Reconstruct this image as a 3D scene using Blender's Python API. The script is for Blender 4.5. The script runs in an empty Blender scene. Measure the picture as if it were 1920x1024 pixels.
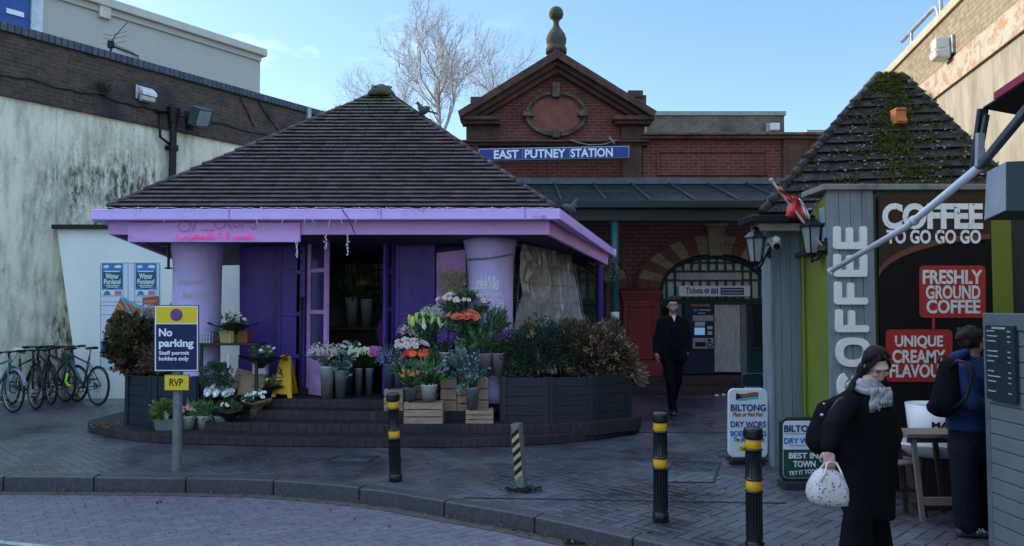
import bpy, bmesh, math, random
from mathutils import Vector, Matrix, noise
R = math.radians
sc = bpy.context.scene
COL = sc.collection
V = Vector
# ------------------------------------------------------------------ camera, sky, sun, exposure
EYE, FPX, HOR = 1.70, 1420.0, 575.0
PITCH = math.atan((HOR - 512) / FPX)
cam = bpy.data.cameras.new('camera')
cam.sensor_width = 36.0
cam.lens = 36.0 * FPX / 1920.0
cam.clip_end = 900
camo = bpy.data.objects.new('camera', cam)
COL.objects.link(camo)
camo.location = (0, 0, EYE)
camo.rotation_euler = (R(90) + PITCH, 0, 0)
sc.camera = camo

SUN_EL, SUN_AZ = R(21), R(-66)          # azimuth from +Y, negative to the left
sdir = V((math.sin(SUN_AZ) * math.cos(SUN_EL), math.cos(SUN_AZ) * math.cos(SUN_EL), math.sin(SUN_EL)))
w = bpy.data.worlds.new('World')
sc.world = w
w.use_nodes = True
nt = w.node_tree
bg = nt.nodes['Background']
sky = nt.nodes.new('ShaderNodeTexSky')
sky.sky_type = 'NISHITA'
sky.sun_disc = False
sky.sun_elevation = SUN_EL
sky.sun_rotation = SUN_AZ
sky.air_density = 1.0
sky.dust_density = 0.6
sky.ozone_density = 3.0
bg.inputs['Strength'].default_value = 0.15
tc = nt.nodes.new('ShaderNodeTexCoord')
mp = nt.nodes.new('ShaderNodeMapping')
mp.inputs['Scale'].default_value = (5.0, 5.0, 16.0)
mp.inputs['Location'].default_value = (3.3, 0.4, 1.2)
nz = nt.nodes.new('ShaderNodeTexNoise')
nz.inputs['Scale'].default_value = 1.0
nz.inputs['Detail'].default_value = 5
nz.inputs['Roughness'].default_value = 0.6
rmp = nt.nodes.new('ShaderNodeValToRGB')
rmp.color_ramp.elements[0].position = 0.53
rmp.color_ramp.elements[1].position = 0.68
sep = nt.nodes.new('ShaderNodeSeparateXYZ')
mr = nt.nodes.new('ShaderNodeMapRange')      # only low wisps over the left roofs
mr.inputs[1].default_value = 0.05
mr.inputs[2].default_value = -0.22
mu = nt.nodes.new('ShaderNodeMath'); mu.operation = 'MULTIPLY'
mx = nt.nodes.new('ShaderNodeMixRGB'); mx.blend_type = 'ADD'
mx.inputs[2].default_value = (.9, .85, .8, 1)
nt.links.new(tc.outputs['Generated'], mp.inputs[0])
nt.links.new(mp.outputs[0], nz.inputs[0])
nt.links.new(nz.outputs[0], rmp.inputs[0])
nt.links.new(tc.outputs['Generated'], sep.inputs[0])
nt.links.new(sep.outputs[0], mr.inputs[0])
nt.links.new(rmp.outputs[0], mu.inputs[0])
nt.links.new(mr.outputs[0], mu.inputs[1])
nt.links.new(mu.outputs[0], mx.inputs[0])
gam = nt.nodes.new('ShaderNodeGamma'); gam.inputs[1].default_value = 0.72
hsv = nt.nodes.new('ShaderNodeHueSaturation'); hsv.inputs['Saturation'].default_value = 1.22
nt.links.new(sky.outputs[0], gam.inputs[0]); nt.links.new(gam.outputs[0], hsv.inputs['Color']); nt.links.new(hsv.outputs[0], mx.inputs[1])
# added fill: sky overhead, out of view, multiplied brighter to lift the shade
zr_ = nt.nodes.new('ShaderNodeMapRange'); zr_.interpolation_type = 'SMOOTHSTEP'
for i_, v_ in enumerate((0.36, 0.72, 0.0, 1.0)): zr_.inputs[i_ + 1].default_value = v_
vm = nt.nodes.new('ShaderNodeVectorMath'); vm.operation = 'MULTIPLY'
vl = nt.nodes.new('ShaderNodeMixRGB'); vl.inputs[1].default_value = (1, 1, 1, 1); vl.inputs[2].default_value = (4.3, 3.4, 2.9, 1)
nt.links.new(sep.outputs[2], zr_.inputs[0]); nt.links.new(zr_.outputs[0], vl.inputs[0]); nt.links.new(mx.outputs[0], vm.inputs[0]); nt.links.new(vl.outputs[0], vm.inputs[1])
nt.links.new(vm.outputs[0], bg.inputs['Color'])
sun = bpy.data.lights.new('sun', 'SUN')
sun.energy = 2.0
sun.angle = R(0.5)
sun.color = (1.0, 0.87, 0.68)
suno = bpy.data.objects.new('sun', sun)
COL.objects.link(suno)
suno.location = (-20, 10, 30)
suno.rotation_euler = (-sdir).to_track_quat('-Z', 'Y').to_euler()
sc.view_settings.view_transform = 'Standard'
sc.view_settings.look = 'None'
sc.view_settings.gamma = 1
sc.view_settings.exposure = 1.5
sc.cycles.max_bounces = 6
sc.cycles.use_denoising = True

# ------------------------------------------------------------------ helpers
def ray(px, py):
    dx, dz = (px - 960) / FPX, (512 - py) / FPX
    return V((dx, math.cos(PITCH) - dz * math.sin(PITCH), math.sin(PITCH) + dz * math.cos(PITCH)))
def P(px, py, Y):
    d = ray(px, py); t = Y / d.y
    return V((d.x * t, Y, EYE + d.z * t))
def G(px, py, z=0.0):
    d = ray(px, py); t = (z - EYE) / d.z
    return V((d.x * t, d.y * t, z))
class Plane:
    """a vertical plane through (ox, oy) running at angle ang; local x along it, local -y faces the viewer"""
    def __init__(s, ox, oy, ang):
        s.o = V((ox, oy, 0)); s.a = ang
        s.u = V((math.cos(ang), math.sin(ang), 0)); s.n = V((math.sin(ang), -math.cos(ang), 0))
    def hit(s, px, py, off=0.0):
        d = ray(px, py); c = V((0, 0, EYE))
        t = (s.o + s.n * off - c).dot(s.n) / d.dot(s.n)
        return c + d * t
    def loc(s, px, py, off=0.0):
        q = s.hit(px, py, off) - s.o
        return q.dot(s.u), q.z
    def w(s, x, off, z):
        return s.o + s.u * x + s.n * off + V((0, 0, z))

def S(r, g, b):
    f = lambda c: (c / 255 / 12.92) if c <= 10 else ((c / 255 + .055) / 1.055) ** 2.4
    return (f(r), f(g), f(b))

def _nodes(name):
    m = bpy.data.materials.new(name); m.use_nodes = True
    n = m.node_tree.nodes; return m, n, m.node_tree.links, n['Principled BSDF']
MATS = {}
def mat(name, col, rough=.6, metal=0., var=.2, scale=5., bump=0., bscale=30., col2=None, island=0., spec=.35,
        stretch=(1, 1, 1), dirt=None, dirtscale=1.5, dirtpos=(.5, .7), emit=0., alpha=1., trans=0., sheen=0., coat=0.):
    if name in MATS: return MATS[name]
    m, n, l, b = _nodes(name)
    b.inputs['Roughness'].default_value = rough
    b.inputs['Metallic'].default_value = metal
    b.inputs['Specular IOR Level'].default_value = spec
    b.inputs['Alpha'].default_value = alpha
    b.inputs['Transmission Weight'].default_value = trans
    b.inputs['Coat Weight'].default_value = coat
    t = n.new('ShaderNodeTexCoord')
    mpn = n.new('ShaderNodeMapping'); mpn.inputs['Scale'].default_value = stretch
    l.new(t.outputs['Object'], mpn.inputs[0])
    nz = n.new('ShaderNodeTexNoise'); nz.inputs['Scale'].default_value = scale; nz.inputs['Detail'].default_value = 6
    nz.inputs['Roughness'].default_value = .65
    l.new(mpn.outputs[0], nz.inputs[0])
    rp = n.new('ShaderNodeValToRGB')
    c2 = col2 or tuple(min(1, c * (1 + var)) for c in col)
    c1 = col if col2 else tuple(c * (1 - var) for c in col)
    rp.color_ramp.elements[0].position = .3; rp.color_ramp.elements[0].color = (*c1, 1)
    rp.color_ramp.elements[1].position = .7; rp.color_ramp.elements[1].color = (*c2, 1)
    l.new(nz.outputs[0], rp.inputs[0])
    out = rp.outputs[0]
    if island:
        g = n.new('ShaderNodeNewGeometry')
        mr = n.new('ShaderNodeMapRange'); mr.inputs[3].default_value = 1 - island; mr.inputs[4].default_value = 1 + island
        l.new(g.outputs['Random Per Island'], mr.inputs[0])
        mm = n.new('ShaderNodeMixRGB'); mm.blend_type = 'MULTIPLY'; mm.inputs[0].default_value = 1
        l.new(out, mm.inputs[1]); l.new(mr.outputs[0], mm.inputs[2]); out = mm.outputs[0]
    if dirt:
        nd = n.new('ShaderNodeTexNoise'); nd.inputs['Scale'].default_value = dirtscale; nd.inputs['Detail'].default_value = 8
        nd.inputs['Roughness'].default_value = .7
        l.new(mpn.outputs[0], nd.inputs[0])
        rd = n.new('ShaderNodeValToRGB'); rd.color_ramp.elements[0].position = dirtpos[0]; rd.color_ramp.elements[1].position = dirtpos[1]
        l.new(nd.outputs[0], rd.inputs[0])
        mm = n.new('ShaderNodeMixRGB'); l.new(rd.outputs[0], mm.inputs[0]); l.new(out, mm.inputs[1]); mm.inputs[2].default_value = (*dirt, 1)
        out = mm.outputs[0]
    l.new(out, b.inputs['Base Color'])
    if bump:
        nb = n.new('ShaderNodeTexNoise'); nb.inputs['Scale'].default_value = bscale; nb.inputs['Detail'].default_value = 4
        l.new(mpn.outputs[0], nb.inputs[0])
        bp = n.new('ShaderNodeBump'); bp.inputs['Strength'].default_value = bump; bp.inputs['Distance'].default_value = .02
        l.new(nb.outputs[0], bp.inputs['Height']); l.new(bp.outputs[0], b.inputs['Normal'])
    if emit:
        b.inputs['Emission Color'].default_value = (*col, 1); b.inputs['Emission Strength'].default_value = emit
    MATS[name] = m
    return m

def brickmat(name, c1, c2, mortar, bw=.225, bh=.075, ms=.008, rough=.85, dirt=None, dirtpos=(.5, .75), dirtscale=1.2, flat=False, bump=.5, rotz=0., var=.25, spec=.3):
    if name in MATS: return MATS[name]
    m, n, l, b = _nodes(name)
    b.inputs['Roughness'].default_value = rough; b.inputs['Specular IOR Level'].default_value = spec
    t = n.new('ShaderNodeTexCoord'); sp = n.new('ShaderNodeSeparateXYZ'); cb = n.new('ShaderNodeCombineXYZ')
    if rotz:
        mpn = n.new('ShaderNodeMapping'); mpn.inputs['Rotation'].default_value = (0, 0, rotz)
        l.new(t.outputs['Object'], mpn.inputs[0]); l.new(mpn.outputs[0], sp.inputs[0])
    else: l.new(t.outputs['Object'], sp.inputs[0])
    if flat:
        l.new(sp.outputs[0], cb.inputs[0]); l.new(sp.outputs[1], cb.inputs[1])
    else:
        a = n.new('ShaderNodeMath'); a.operation = 'ADD'; l.new(sp.outputs[0], a.inputs[0]); l.new(sp.outputs[1], a.inputs[1])
        l.new(a.outputs[0], cb.inputs[0]); l.new(sp.outputs[2], cb.inputs[1])
    bt = n.new('ShaderNodeTexBrick'); bt.inputs['Scale'].default_value = 1
    bt.inputs['Brick Width'].default_value = bw; bt.inputs['Row Height'].default_value = bh
    bt.inputs['Mortar Size'].default_value = ms; bt.inputs['Mortar Smooth'].default_value = .2
    bt.inputs['Color1'].default_value = (*c1, 1); bt.inputs['Color2'].default_value = (*c2, 1); bt.inputs['Mortar'].default_value = (*mortar, 1)
    l.new(cb.outputs[0], bt.inputs[0])
    nz = n.new('ShaderNodeTexNoise'); nz.inputs['Scale'].default_value = 9; nz.inputs['Detail'].default_value = 7; nz.inputs['Roughness'].default_value = .7
    l.new(t.outputs['Object'], nz.inputs[0])
    mr = n.new('ShaderNodeMapRange'); mr.inputs[1].default_value = .3; mr.inputs[2].default_value = .7
    mr.inputs[3].default_value = 1 - var; mr.inputs[4].default_value = 1 + var
    l.new(nz.outputs[0], mr.inputs[0])
    mm = n.new('ShaderNodeMixRGB'); mm.blend_type = 'MULTIPLY'; mm.inputs[0].default_value = 1
    l.new(bt.outputs[0], mm.inputs[1]); l.new(mr.outputs[0], mm.inputs[2]); out = mm.outputs[0]
    if dirt:
        nd = n.new('ShaderNodeTexNoise'); nd.inputs['Scale'].default_value = dirtscale; nd.inputs['Detail'].default_value = 8
        l.new(t.outputs['Object'], nd.inputs[0])
        rd = n.new('ShaderNodeValToRGB'); rd.color_ramp.elements[0].position = dirtpos[0]; rd.color_ramp.elements[1].position = dirtpos[1]
        l.new(nd.outputs[0], rd.inputs[0])
        m2 = n.new('ShaderNodeMixRGB'); l.new(rd.outputs[0], m2.inputs[0]); l.new(out, m2.inputs[1]); m2.inputs[2].default_value = (*dirt, 1); out = m2.outputs[0]
    l.new(out, b.inputs['Base Color'])
    bp = n.new('ShaderNodeBump'); bp.inputs['Strength'].default_value = bump; bp.inputs['Distance'].default_value = .01; bp.invert = True
    l.new(bt.outputs['Fac'], bp.inputs['Height']); l.new(bp.outputs[0], b.inputs['Normal'])
    MATS[name] = m
    return m

def pavermat(name, c1, c2, joint, rot=.5, size=.1, rough=.5, herring=True):
    """block paving laid in herringbone, worked out with math nodes"""
    if name in MATS: return MATS[name]
    m, n, l, b = _nodes(name)
    b.inputs['Specular IOR Level'].default_value = .9
    def mth(op, a, c=None):
        q = n.new('ShaderNodeMath'); q.operation = op
        for i, x in enumerate((a, c)):
            if x is None: continue
            if isinstance(x, (int, float)): q.inputs[i].default_value = x
            else: l.new(x, q.inputs[i])
        return q.outputs[0]
    t = n.new('ShaderNodeTexCoord')
    mpn = n.new('ShaderNodeMapping'); mpn.inputs['Rotation'].default_value = (0, 0, rot); mpn.inputs['Scale'].default_value = (1 / size,) * 3
    wob = n.new('ShaderNodeTexNoise'); wob.inputs['Scale'].default_value = .9; l.new(t.outputs['Object'], wob.inputs[0])
    va = n.new('ShaderNodeVectorMath'); va.operation = 'SCALE'; va.inputs[3].default_value = .06; l.new(wob.outputs[1], va.inputs[0])
    vb = n.new('ShaderNodeVectorMath'); vb.operation = 'ADD'; l.new(t.outputs['Object'], vb.inputs[0]); l.new(va.outputs[0], vb.inputs[1])
    l.new(vb.outputs[0], mpn.inputs[0])
    sp = n.new('ShaderNodeSeparateXYZ'); l.new(mpn.outputs[0], sp.inputs[0])
    x, y = sp.outputs[0], sp.outputs[1]
    i, j = mth('FLOOR', x), mth('FLOOR', y)
    fx, fy = mth('SUBTRACT', x, i), mth('SUBTRACT', y, j)
    k = mth('FLOORED_MODULO', mth('ADD', mth('SUBTRACT', i, j), .25), 4.0)
    def eq(c): return mth('COMPARE', k, c + .25)          # third input (epsilon) is .5 by default
    k0, k1, k2, k3 = eq(0), eq(1), eq(2), eq(3)
    dl = mth('ADD', fx, k1); dr = mth('ADD', mth('SUBTRACT', 1.0, fx), k0)
    db = mth('ADD', fy, k2); dt = mth('ADD', mth('SUBTRACT', 1.0, fy), k3)
    d = mth('MINIMUM', mth('MINIMUM', dl, dr), mth('MINIMUM', db, dt))
    mr = n.new('ShaderNodeMapRange'); mr.inputs[1].default_value = .02; mr.inputs[2].default_value = .10; l.new(d, mr.inputs[0])
    cb = n.new('ShaderNodeCombineXYZ'); l.new(mth('SUBTRACT', i, k1), cb.inputs[0]); l.new(mth('SUBTRACT', j, k2), cb.inputs[1])
    wn = n.new('ShaderNodeTexWhiteNoise'); wn.noise_dimensions = '2D'; l.new(cb.outputs[0], wn.inputs[0])
    mc = n.new('ShaderNodeMixRGB'); mc.inputs[1].default_value = (*c1, 1); mc.inputs[2].default_value = (*c2, 1); l.new(wn.outputs[0], mc.inputs[0])
    nz = n.new('ShaderNodeTexNoise'); nz.inputs['Scale'].default_value = .55; nz.inputs['Detail'].default_value = 9; nz.inputs['Roughness'].default_value = .65
    l.new(t.outputs['Object'], nz.inputs[0])
    mr2 = n.new('ShaderNodeMapRange'); mr2.inputs[1].default_value = .3; mr2.inputs[2].default_value = .7; mr2.inputs[3].default_value = .5; mr2.inputs[4].default_value = 1.5
    l.new(nz.outputs[0], mr2.inputs[0])
    mm = n.new('ShaderNodeMixRGB'); mm.blend_type = 'MULTIPLY'; mm.inputs[0].default_value = 1; l.new(mc.outputs[0], mm.inputs[1]); l.new(mr2.outputs[0], mm.inputs[2])
    mj = n.new('ShaderNodeMixRGB'); mj.inputs[1].default_value = (*joint, 1); l.new(mr.outputs[0], mj.inputs[0]); l.new(mm.outputs[0], mj.inputs[2])
    l.new(mj.outputs[0], b.inputs['Base Color'])
    mr3 = n.new('ShaderNodeMapRange'); mr3.inputs[1].default_value = .35; mr3.inputs[2].default_value = .65; mr3.inputs[3].default_value = rough - .2; mr3.inputs[4].default_value = rough + .2
    l.new(nz.outputs[0], mr3.inputs[0]); l.new(mr3.outputs[0], b.inputs['Roughness'])
    # gum and old spills
    gv = n.new('ShaderNodeTexVoronoi'); gv.inputs['Scale'].default_value = 2.6; l.new(t.outputs['Object'], gv.inputs[0])
    gr = n.new('ShaderNodeMapRange'); gr.inputs[1].default_value = .07; gr.inputs[2].default_value = .05; gr.inputs[4].default_value = .45; l.new(gv.outputs['Distance'], gr.inputs[0])
    gm = n.new('ShaderNodeMixRGB'); gm.inputs[2].default_value = (.20, .2, .2, 1); l.new(gr.outputs[0], gm.inputs[0]); l.new(mj.outputs[0], gm.inputs[1]); l.new(gm.outputs[0], b.inputs['Base Color'])
    # each block sits a little proud or low, and tilts the light its own way
    hh = mth('ADD', mth('MULTIPLY', mr.outputs[0], 1.0), mth('MULTIPLY', wn.outputs[0], .5))
    bp = n.new('ShaderNodeBump'); bp.inputs['Strength'].default_value = .7; bp.inputs['Distance'].default_value = .012
    l.new(hh, bp.inputs['Height']); l.new(bp.outputs[0], b.inputs['Normal'])
    MATS[name] = m
    return m

def frame_of(d):
    d = V(d).normalized()
    a = V((0, 0, 1)) if abs(d.z) < .9 else V((1, 0, 0))
    u = d.cross(a).normalized(); return u, d.cross(u).normalized()

class MB:
    def __init__(s): s.v, s.f, s.m, s.s = [], [], [], []
    def add(s, vs, fs, mi=0, smooth=False, M=None):
        o = len(s.v)
        s.v += [(M @ V(v)) if M is not None else V(v) for v in vs]
        for f in fs: s.f.append([o + i for i in f]); s.m.append(mi); s.s.append(smooth)
        return s
    def bx(s, x0, y0, z0, x1, y1, z1, mi=0, M=None):
        vs = [(x, y, z) for z in (z0, z1) for y in (y0, y1) for x in (x0, x1)]
        return s.add(vs, [(0, 2, 3, 1), (4, 5, 7, 6), (0, 1, 5, 4), (2, 6, 7, 3), (0, 4, 6, 2), (1, 3, 7, 5)], mi, False, M)
    def box(s, c, size, mi=0, M=None, rz=0.):
        T = Matrix.Translation(c) @ Matrix.Rotation(rz, 4, 'Z')
        if M is not None: T = T @ M
        a, b, c2 = (q / 2 for q in size)
        return s.bx(-a, -b, -c2, a, b, c2, mi, T)
    def bar(s, p0, p1, wd, ht, mi=0):
        """a square bar from p0 to p1"""
        p0, p1 = V(p0), V(p1); d = (p1 - p0).normalized()
        up = V((0, 0, 1)) if abs(d.z) < .95 else V((0, 1, 0))
        u = d.cross(up).normalized() * wd / 2; q = u.cross(d).normalized() * ht / 2
        vs = [p + a * u + b * q for p in (p0, p1) for a, b in ((-1, -1), (1, -1), (1, 1), (-1, 1))]
        return s.add(vs, [(0, 1, 2, 3), (7, 6, 5, 4), (0, 4, 5, 1), (1, 5, 6, 2), (2, 6, 7, 3), (3, 7, 4, 0)], mi)
    def cyl(s, p0, p1, r0, r1=None, n=12, mi=0, caps=True, smooth=True):
        r1 = r0 if r1 is None else r1
        p0, p1 = V(p0), V(p1); u, v = frame_of(p1 - p0)
        vs = [p + (u * math.cos(2 * math.pi * i / n) + v * math.sin(2 * math.pi * i / n)) * r for p, r in ((p0, r0), (p1, r1)) for i in range(n)]
        s.add(vs, [(i, (i + 1) % n, n + (i + 1) % n, n + i) for i in range(n)], mi, smooth)
        if caps:
            s.add(vs[:n], [tuple(reversed(range(n)))], mi); s.add(vs[n:], [tuple(range(n))], mi)
        return s
    def tube(s, pts, r, n=6, mi=0, r2=None):
        pts = [V(p) for p in pts]; k = len(pts)
        vs = []
        for i, p in enumerate(pts):
            d = pts[min(i + 1, k - 1)] - pts[max(i - 1, 0)]
            if d.length < 1e-9: d = V((0, 0, 1))
            if i == 0: u, v = frame_of(d)
            else:
                d.normalize(); u = (u - d * u.dot(d)).normalized(); v = d.cross(u)
            rr = r if r2 is None else r + (r2 - r) * i / (k - 1)
            vs += [p + (u * math.cos(2 * math.pi * j / n) + v * math.sin(2 * math.pi * j / n)) * rr for j in range(n)]
        fs = [(i * n + j, i * n + (j + 1) % n, (i + 1) * n + (j + 1) % n, (i + 1) * n + j) for i in range(k - 1) for j in range(n)]
        fs += [tuple(reversed(range(n))), tuple(range((k - 1) * n, k * n))]
        return s.add(vs, fs, mi, True)
    def lathe(s, prof, loc=(0, 0, 0), n=20, mi=0, M=None, smooth=True, mis=None):
        T = Matrix.Translation(loc)
        if M is not None: T = T @ M
        vs = [(r * math.cos(2 * math.pi * j / n), r * math.sin(2 * math.pi * j / n), z) for r, z in prof for j in range(n)]
        o = len(s.v)
        for i in range(len(prof) - 1):
            pass
        s.v += [T @ V(v) for v in vs]
        for i in range(len(prof) - 1):
            for j in range(n):
                s.f.append([o + i * n + j, o + i * n + (j + 1) % n, o + (i + 1) * n + (j + 1) % n, o + (i + 1) * n + j])
                s.m.append(mis[i] if mis else mi); s.s.append(smooth)
        if prof[0][0] > 1e-4: s.f.append([o + j for j in reversed(range(n))]); s.m.append(mi); s.s.append(False)
        if prof[-1][0] > 1e-4: s.f.append([o + (len(prof) - 1) * n + j for j in range(n)]); s.m.append(mi); s.s.append(False)
        return s
    def ell(s, c, r, M=None, n=10, k=7, mi=0):
        if isinstance(r, (int, float)): r = (r, r, r)
        T = Matrix.Translation(c)
        if M is not None: T = T @ M.to_4x4()
        vs = [(0, 0, -r[2])]
        for i in range(1, k):
            a = -math.pi / 2 + math.pi * i / k
            vs += [(r[0] * math.cos(a) * math.cos(2 * math.pi * j / n), r[1] * math.cos(a) * math.sin(2 * math.pi * j / n), r[2] * math.sin(a)) for j in range(n)]
        vs.append((0, 0, r[2])); L = len(vs) - 1
        fs = [(0, 1 + (j + 1) % n, 1 + j) for j in range(n)]
        for i in range(k - 2):
            fs += [(1 + i * n + j, 1 + i * n + (j + 1) % n, 1 + (i + 1) * n + (j + 1) % n, 1 + (i + 1) * n + j) for j in range(n)]
        fs += [(L, L - n + j, L - n + (j + 1) % n) for j in range(n)]
        return s.add(vs, fs, mi, True, T)
    def limb(s, p0, r0, p1, r1, n=12):
        s.cyl(p0, p1, r0, r1, n); s.ell(p0, r0, n=n); s.ell(p1, r1, n=n); return s
    def prism(s, poly, ext, mi=0):
        """poly: 3D points of one face; ext: vector to the other face"""
        poly = [V(p) for p in poly]; k = len(poly); e = V(ext)
        nrm = V((0, 0, 0))
        for i in range(k): nrm += poly[i].cross(poly[(i + 1) % k])
        if nrm.dot(e) > 0: poly.reverse()
        vs = poly + [p + e for p in poly]
        return s.add(vs, [tuple(range(k)), tuple(reversed(range(k, 2 * k)))] + [(i, k + i, k + (i + 1) % k, (i + 1) % k) for i in range(k)], mi)
    def pp(s, pxs, Y, depth, mi=0):
        """outline seen at pixels pxs, standing at distance Y, with real thickness depth going back"""
        return s.prism([P(x, y, Y) for x, y in pxs], (0, depth, 0), mi)
    def pr(s, x0, y0, x1, y1, Y, depth, mi=0):
        return s.pp([(x0, y0), (x1, y0), (x1, y1), (x0, y1)], Y, depth, mi)
    def loft(s, rings, mi=0, caps=True):
        k = len(rings[0]); vs = [p for r in rings for p in r]
        fs = [(i * k + j, i * k + (j + 1) % k, (i + 1) * k + (j + 1) % k, (i + 1) * k + j) for i in range(len(rings) - 1) for j in range(k)]
        if caps: fs += [tuple(reversed(range(k))), tuple(range((len(rings) - 1) * k, len(rings) * k))]
        return s.add(vs, fs, mi, True)
    def build(s, name, mats, parent=None, local=False, bevel=0., origin=None, remesh=0., smooth=0, subsurf=0):
        me = bpy.data.meshes.new(name)
        vs = s.v
        loc = V((0, 0, 0))
        if not local:
            if parent is None:
                if origin is not None: loc = V(origin)
                else:
                    xs = [v.x for v in vs]; ys = [v.y for v in vs]; zs = [v.z for v in vs]
                    loc = V(((min(xs) + max(xs)) / 2, (min(ys) + max(ys)) / 2, min(zs)))
                vs = [v - loc for v in vs]
            else:
                q = parent; off = V((0, 0, 0))
                while q is not None: off += q.location; q = q.parent
                vs = [v - off for v in vs]
        me.from_pydata([tuple(v) for v in vs], [], s.f)
        if not isinstance(mats, (list, tuple)): mats = [mats]
        for m in mats: me.materials.append(m)
        me.polygons.foreach_set('material_index', s.m)
        me.polygons.foreach_set('use_smooth', s.s)
        me.update()
        o = bpy.data.objects.new(name, me); COL.objects.link(o)
        if parent is not None: o.parent = parent
        else: o.location = loc
        if bevel:
            b = o.modifiers.new('bevel', 'BEVEL'); b.width = bevel; b.segments = 2; b.limit_method = 'ANGLE'; b.angle_limit = R(35)
        if remesh:
            r = o.modifiers.new('remesh', 'REMESH'); r.mode = 'VOXEL'; r.voxel_size = remesh; r.use_smooth_shade = True
        if smooth:
            r = o.modifiers.new('smooth', 'SMOOTH'); r.factor = .5; r.iterations = smooth
        if subsurf:
            r = o.modifiers.new('sub', 'SUBSURF'); r.levels = subsurf; r.render_levels = subsurf
        return o

def tag(o, label, cat, group=None, kind=None):
    if label: o['label'] = label
    if cat: o['category'] = cat
    if group: o['group'] = group
    if kind: o['kind'] = kind
    return o
def thing(name, loc, label, cat, group=None, rz=0.):
    o = bpy.data.objects.new(name, None); COL.objects.link(o)
    o.empty_display_size = .2
    o.location = loc; o.rotation_euler = (0, 0, rz)
    return tag(o, label, cat, group)
def kids(o): return [c for c in bpy.data.objects if c.parent is o]
def dup(root, loc, rz=None, label=None):
    r = root.copy(); COL.objects.link(r); r.location = loc
    if rz is not None: r.rotation_euler = (0, 0, rz)
    if label: r['label'] = label
    for ch in kids(root):
        c = ch.copy(); COL.objects.link(c); c.parent = r
        for g in kids(ch):
            d = g.copy(); COL.objects.link(d); d.parent = c
    return r

def textmesh(s, bold=.0, shear=0., space=1., line=.95):
    c = bpy.data.curves.new('t', 'FONT'); c.body = s; c.align_x = 'CENTER'; c.offset = bold; c.shear = shear
    c.space_character = space; c.space_line = line; c.resolution_u = 4; c.fill_mode = 'FRONT'
    o = bpy.data.objects.new('t', c)
    me = bpy.data.meshes.new_from_object(o)
    vs = [v.co.copy() for v in me.vertices]; fs = [tuple(p.vertices) for p in me.polygons]
    bpy.data.objects.remove(o); bpy.data.meshes.remove(me); bpy.data.curves.remove(c)
    x0, x1 = min(v.x for v in vs), max(v.x for v in vs); y0, y1 = min(v.y for v in vs), max(v.y for v in vs)
    return [((v.x - x0) / (x1 - x0), (v.y - y0) / (y1 - y0)) for v in vs], fs
def txt(mb, s, o, u, v, thick=.003, mi=0, bold=.02, shear=0., space=1., line=.95, warp=None):
    """text fitted to the parallelogram o + [0,1]u + [0,1]v, raised thick along u x v"""
    vs, fs = textmesh(s, bold, shear, space, line)
    o, u, v = V(o), V(u), V(v); nn = u.cross(v).normalized() * thick
    f3 = (lambda a, b: o + u * a + v * b) if warp is None else warp
    base = [f3(a, b) for a, b in vs]
    if warp is None: top = [p + nn for p in base]
    else: top = base
    mb.add(top, fs, mi)
    if warp is None:
        cnt = {}
        for f in fs:
            for i in range(len(f)):
                e = (f[i], f[(i + 1) % len(f)]); k = tuple(sorted(e)); cnt.setdefault(k, []).append(e)
        k = len(base)
        side = [(e[0][1], e[0][0], e[0][0] + k, e[0][1] + k) for e in cnt.values() if len(e) == 1]
        mb.add(base + top, [(b, a, d, c) for a, b, c, d in side] if False else side, mi)
    return mb
def ptxt(mb, s, x0, y0, x1, y1, Y, **kw):
    """text on a frontal face at distance Y, filling the pixel box"""
    o = P(x0, y1, Y); return txt(mb, s, o, P(x1, y1, Y) - o, P(x0, y0, Y) - o, **kw)
def copyshape(mb): return mb

rnd = random.Random(7)
def rv(r=rnd): 
    while True:
        q = V((r.uniform(-1, 1), r.uniform(-1, 1), r.uniform(-1, 1)))
        if .05 < q.length < 1: return q
def leaf(mb, p, d, wd, ln, r, mi=0, fold=.25):
    """one folded leaf from p along d"""
    d = V(d).normalized(); u, v = frame_of(d); a = r.uniform(0, 6.28)
    s_ = (u * math.cos(a) + v * math.sin(a)); nn = d.cross(s_)
    m1 = p + d * ln * .5
    vs = [p, m1 + s_ * wd / 2 + nn * wd * fold, p + d * ln - nn * wd * .2, m1 - s_ * wd / 2 + nn * wd * fold]
    mb.add(vs, [(0, 1, 2), (0, 2, 3)], mi)
def bush(mb, c, rad, n, wd, ln, seed, clumps=14, out=.6, mi=0, stems=None, mis=0, up=.2):
    r = random.Random(seed); c = V(c)
    cl = []
    for i in range(clumps):
        q = rv(r); q = q.normalized() * (q.length ** .4)
        cl.append((V((q.x * rad[0] * .8, q.y * rad[1] * .8, q.z * rad[2] * .8)), r.uniform(.22, .48), r.randrange(3)))
    for i in range(n):
        o, sr, kk = cl[r.randrange(clumps)]
        q = rv(r); p = o + V((q.x * rad[0], q.y * rad[1], q.z * rad[2])) * sr
        d = (V((p.x / rad[0], p.y / rad[1], p.z / rad[2])).normalized() * out + rv(r) * (1 - out) + V((0, 0, up)))
        leaf(mb, c + p, d, wd * r.uniform(.6, 1.3), ln * r.uniform(.6, 1.3), r, mi)
    if stems is not None:
        for o, sr, kk in cl:
            st = V(stems) + V((r.uniform(-.1, .1), r.uniform(-.06, .06), 0)); e = c + o
            mb.tube([st, (st + e) / 2 + rv(r) * .04, e], .006, 4, mis)
    return mb
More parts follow.
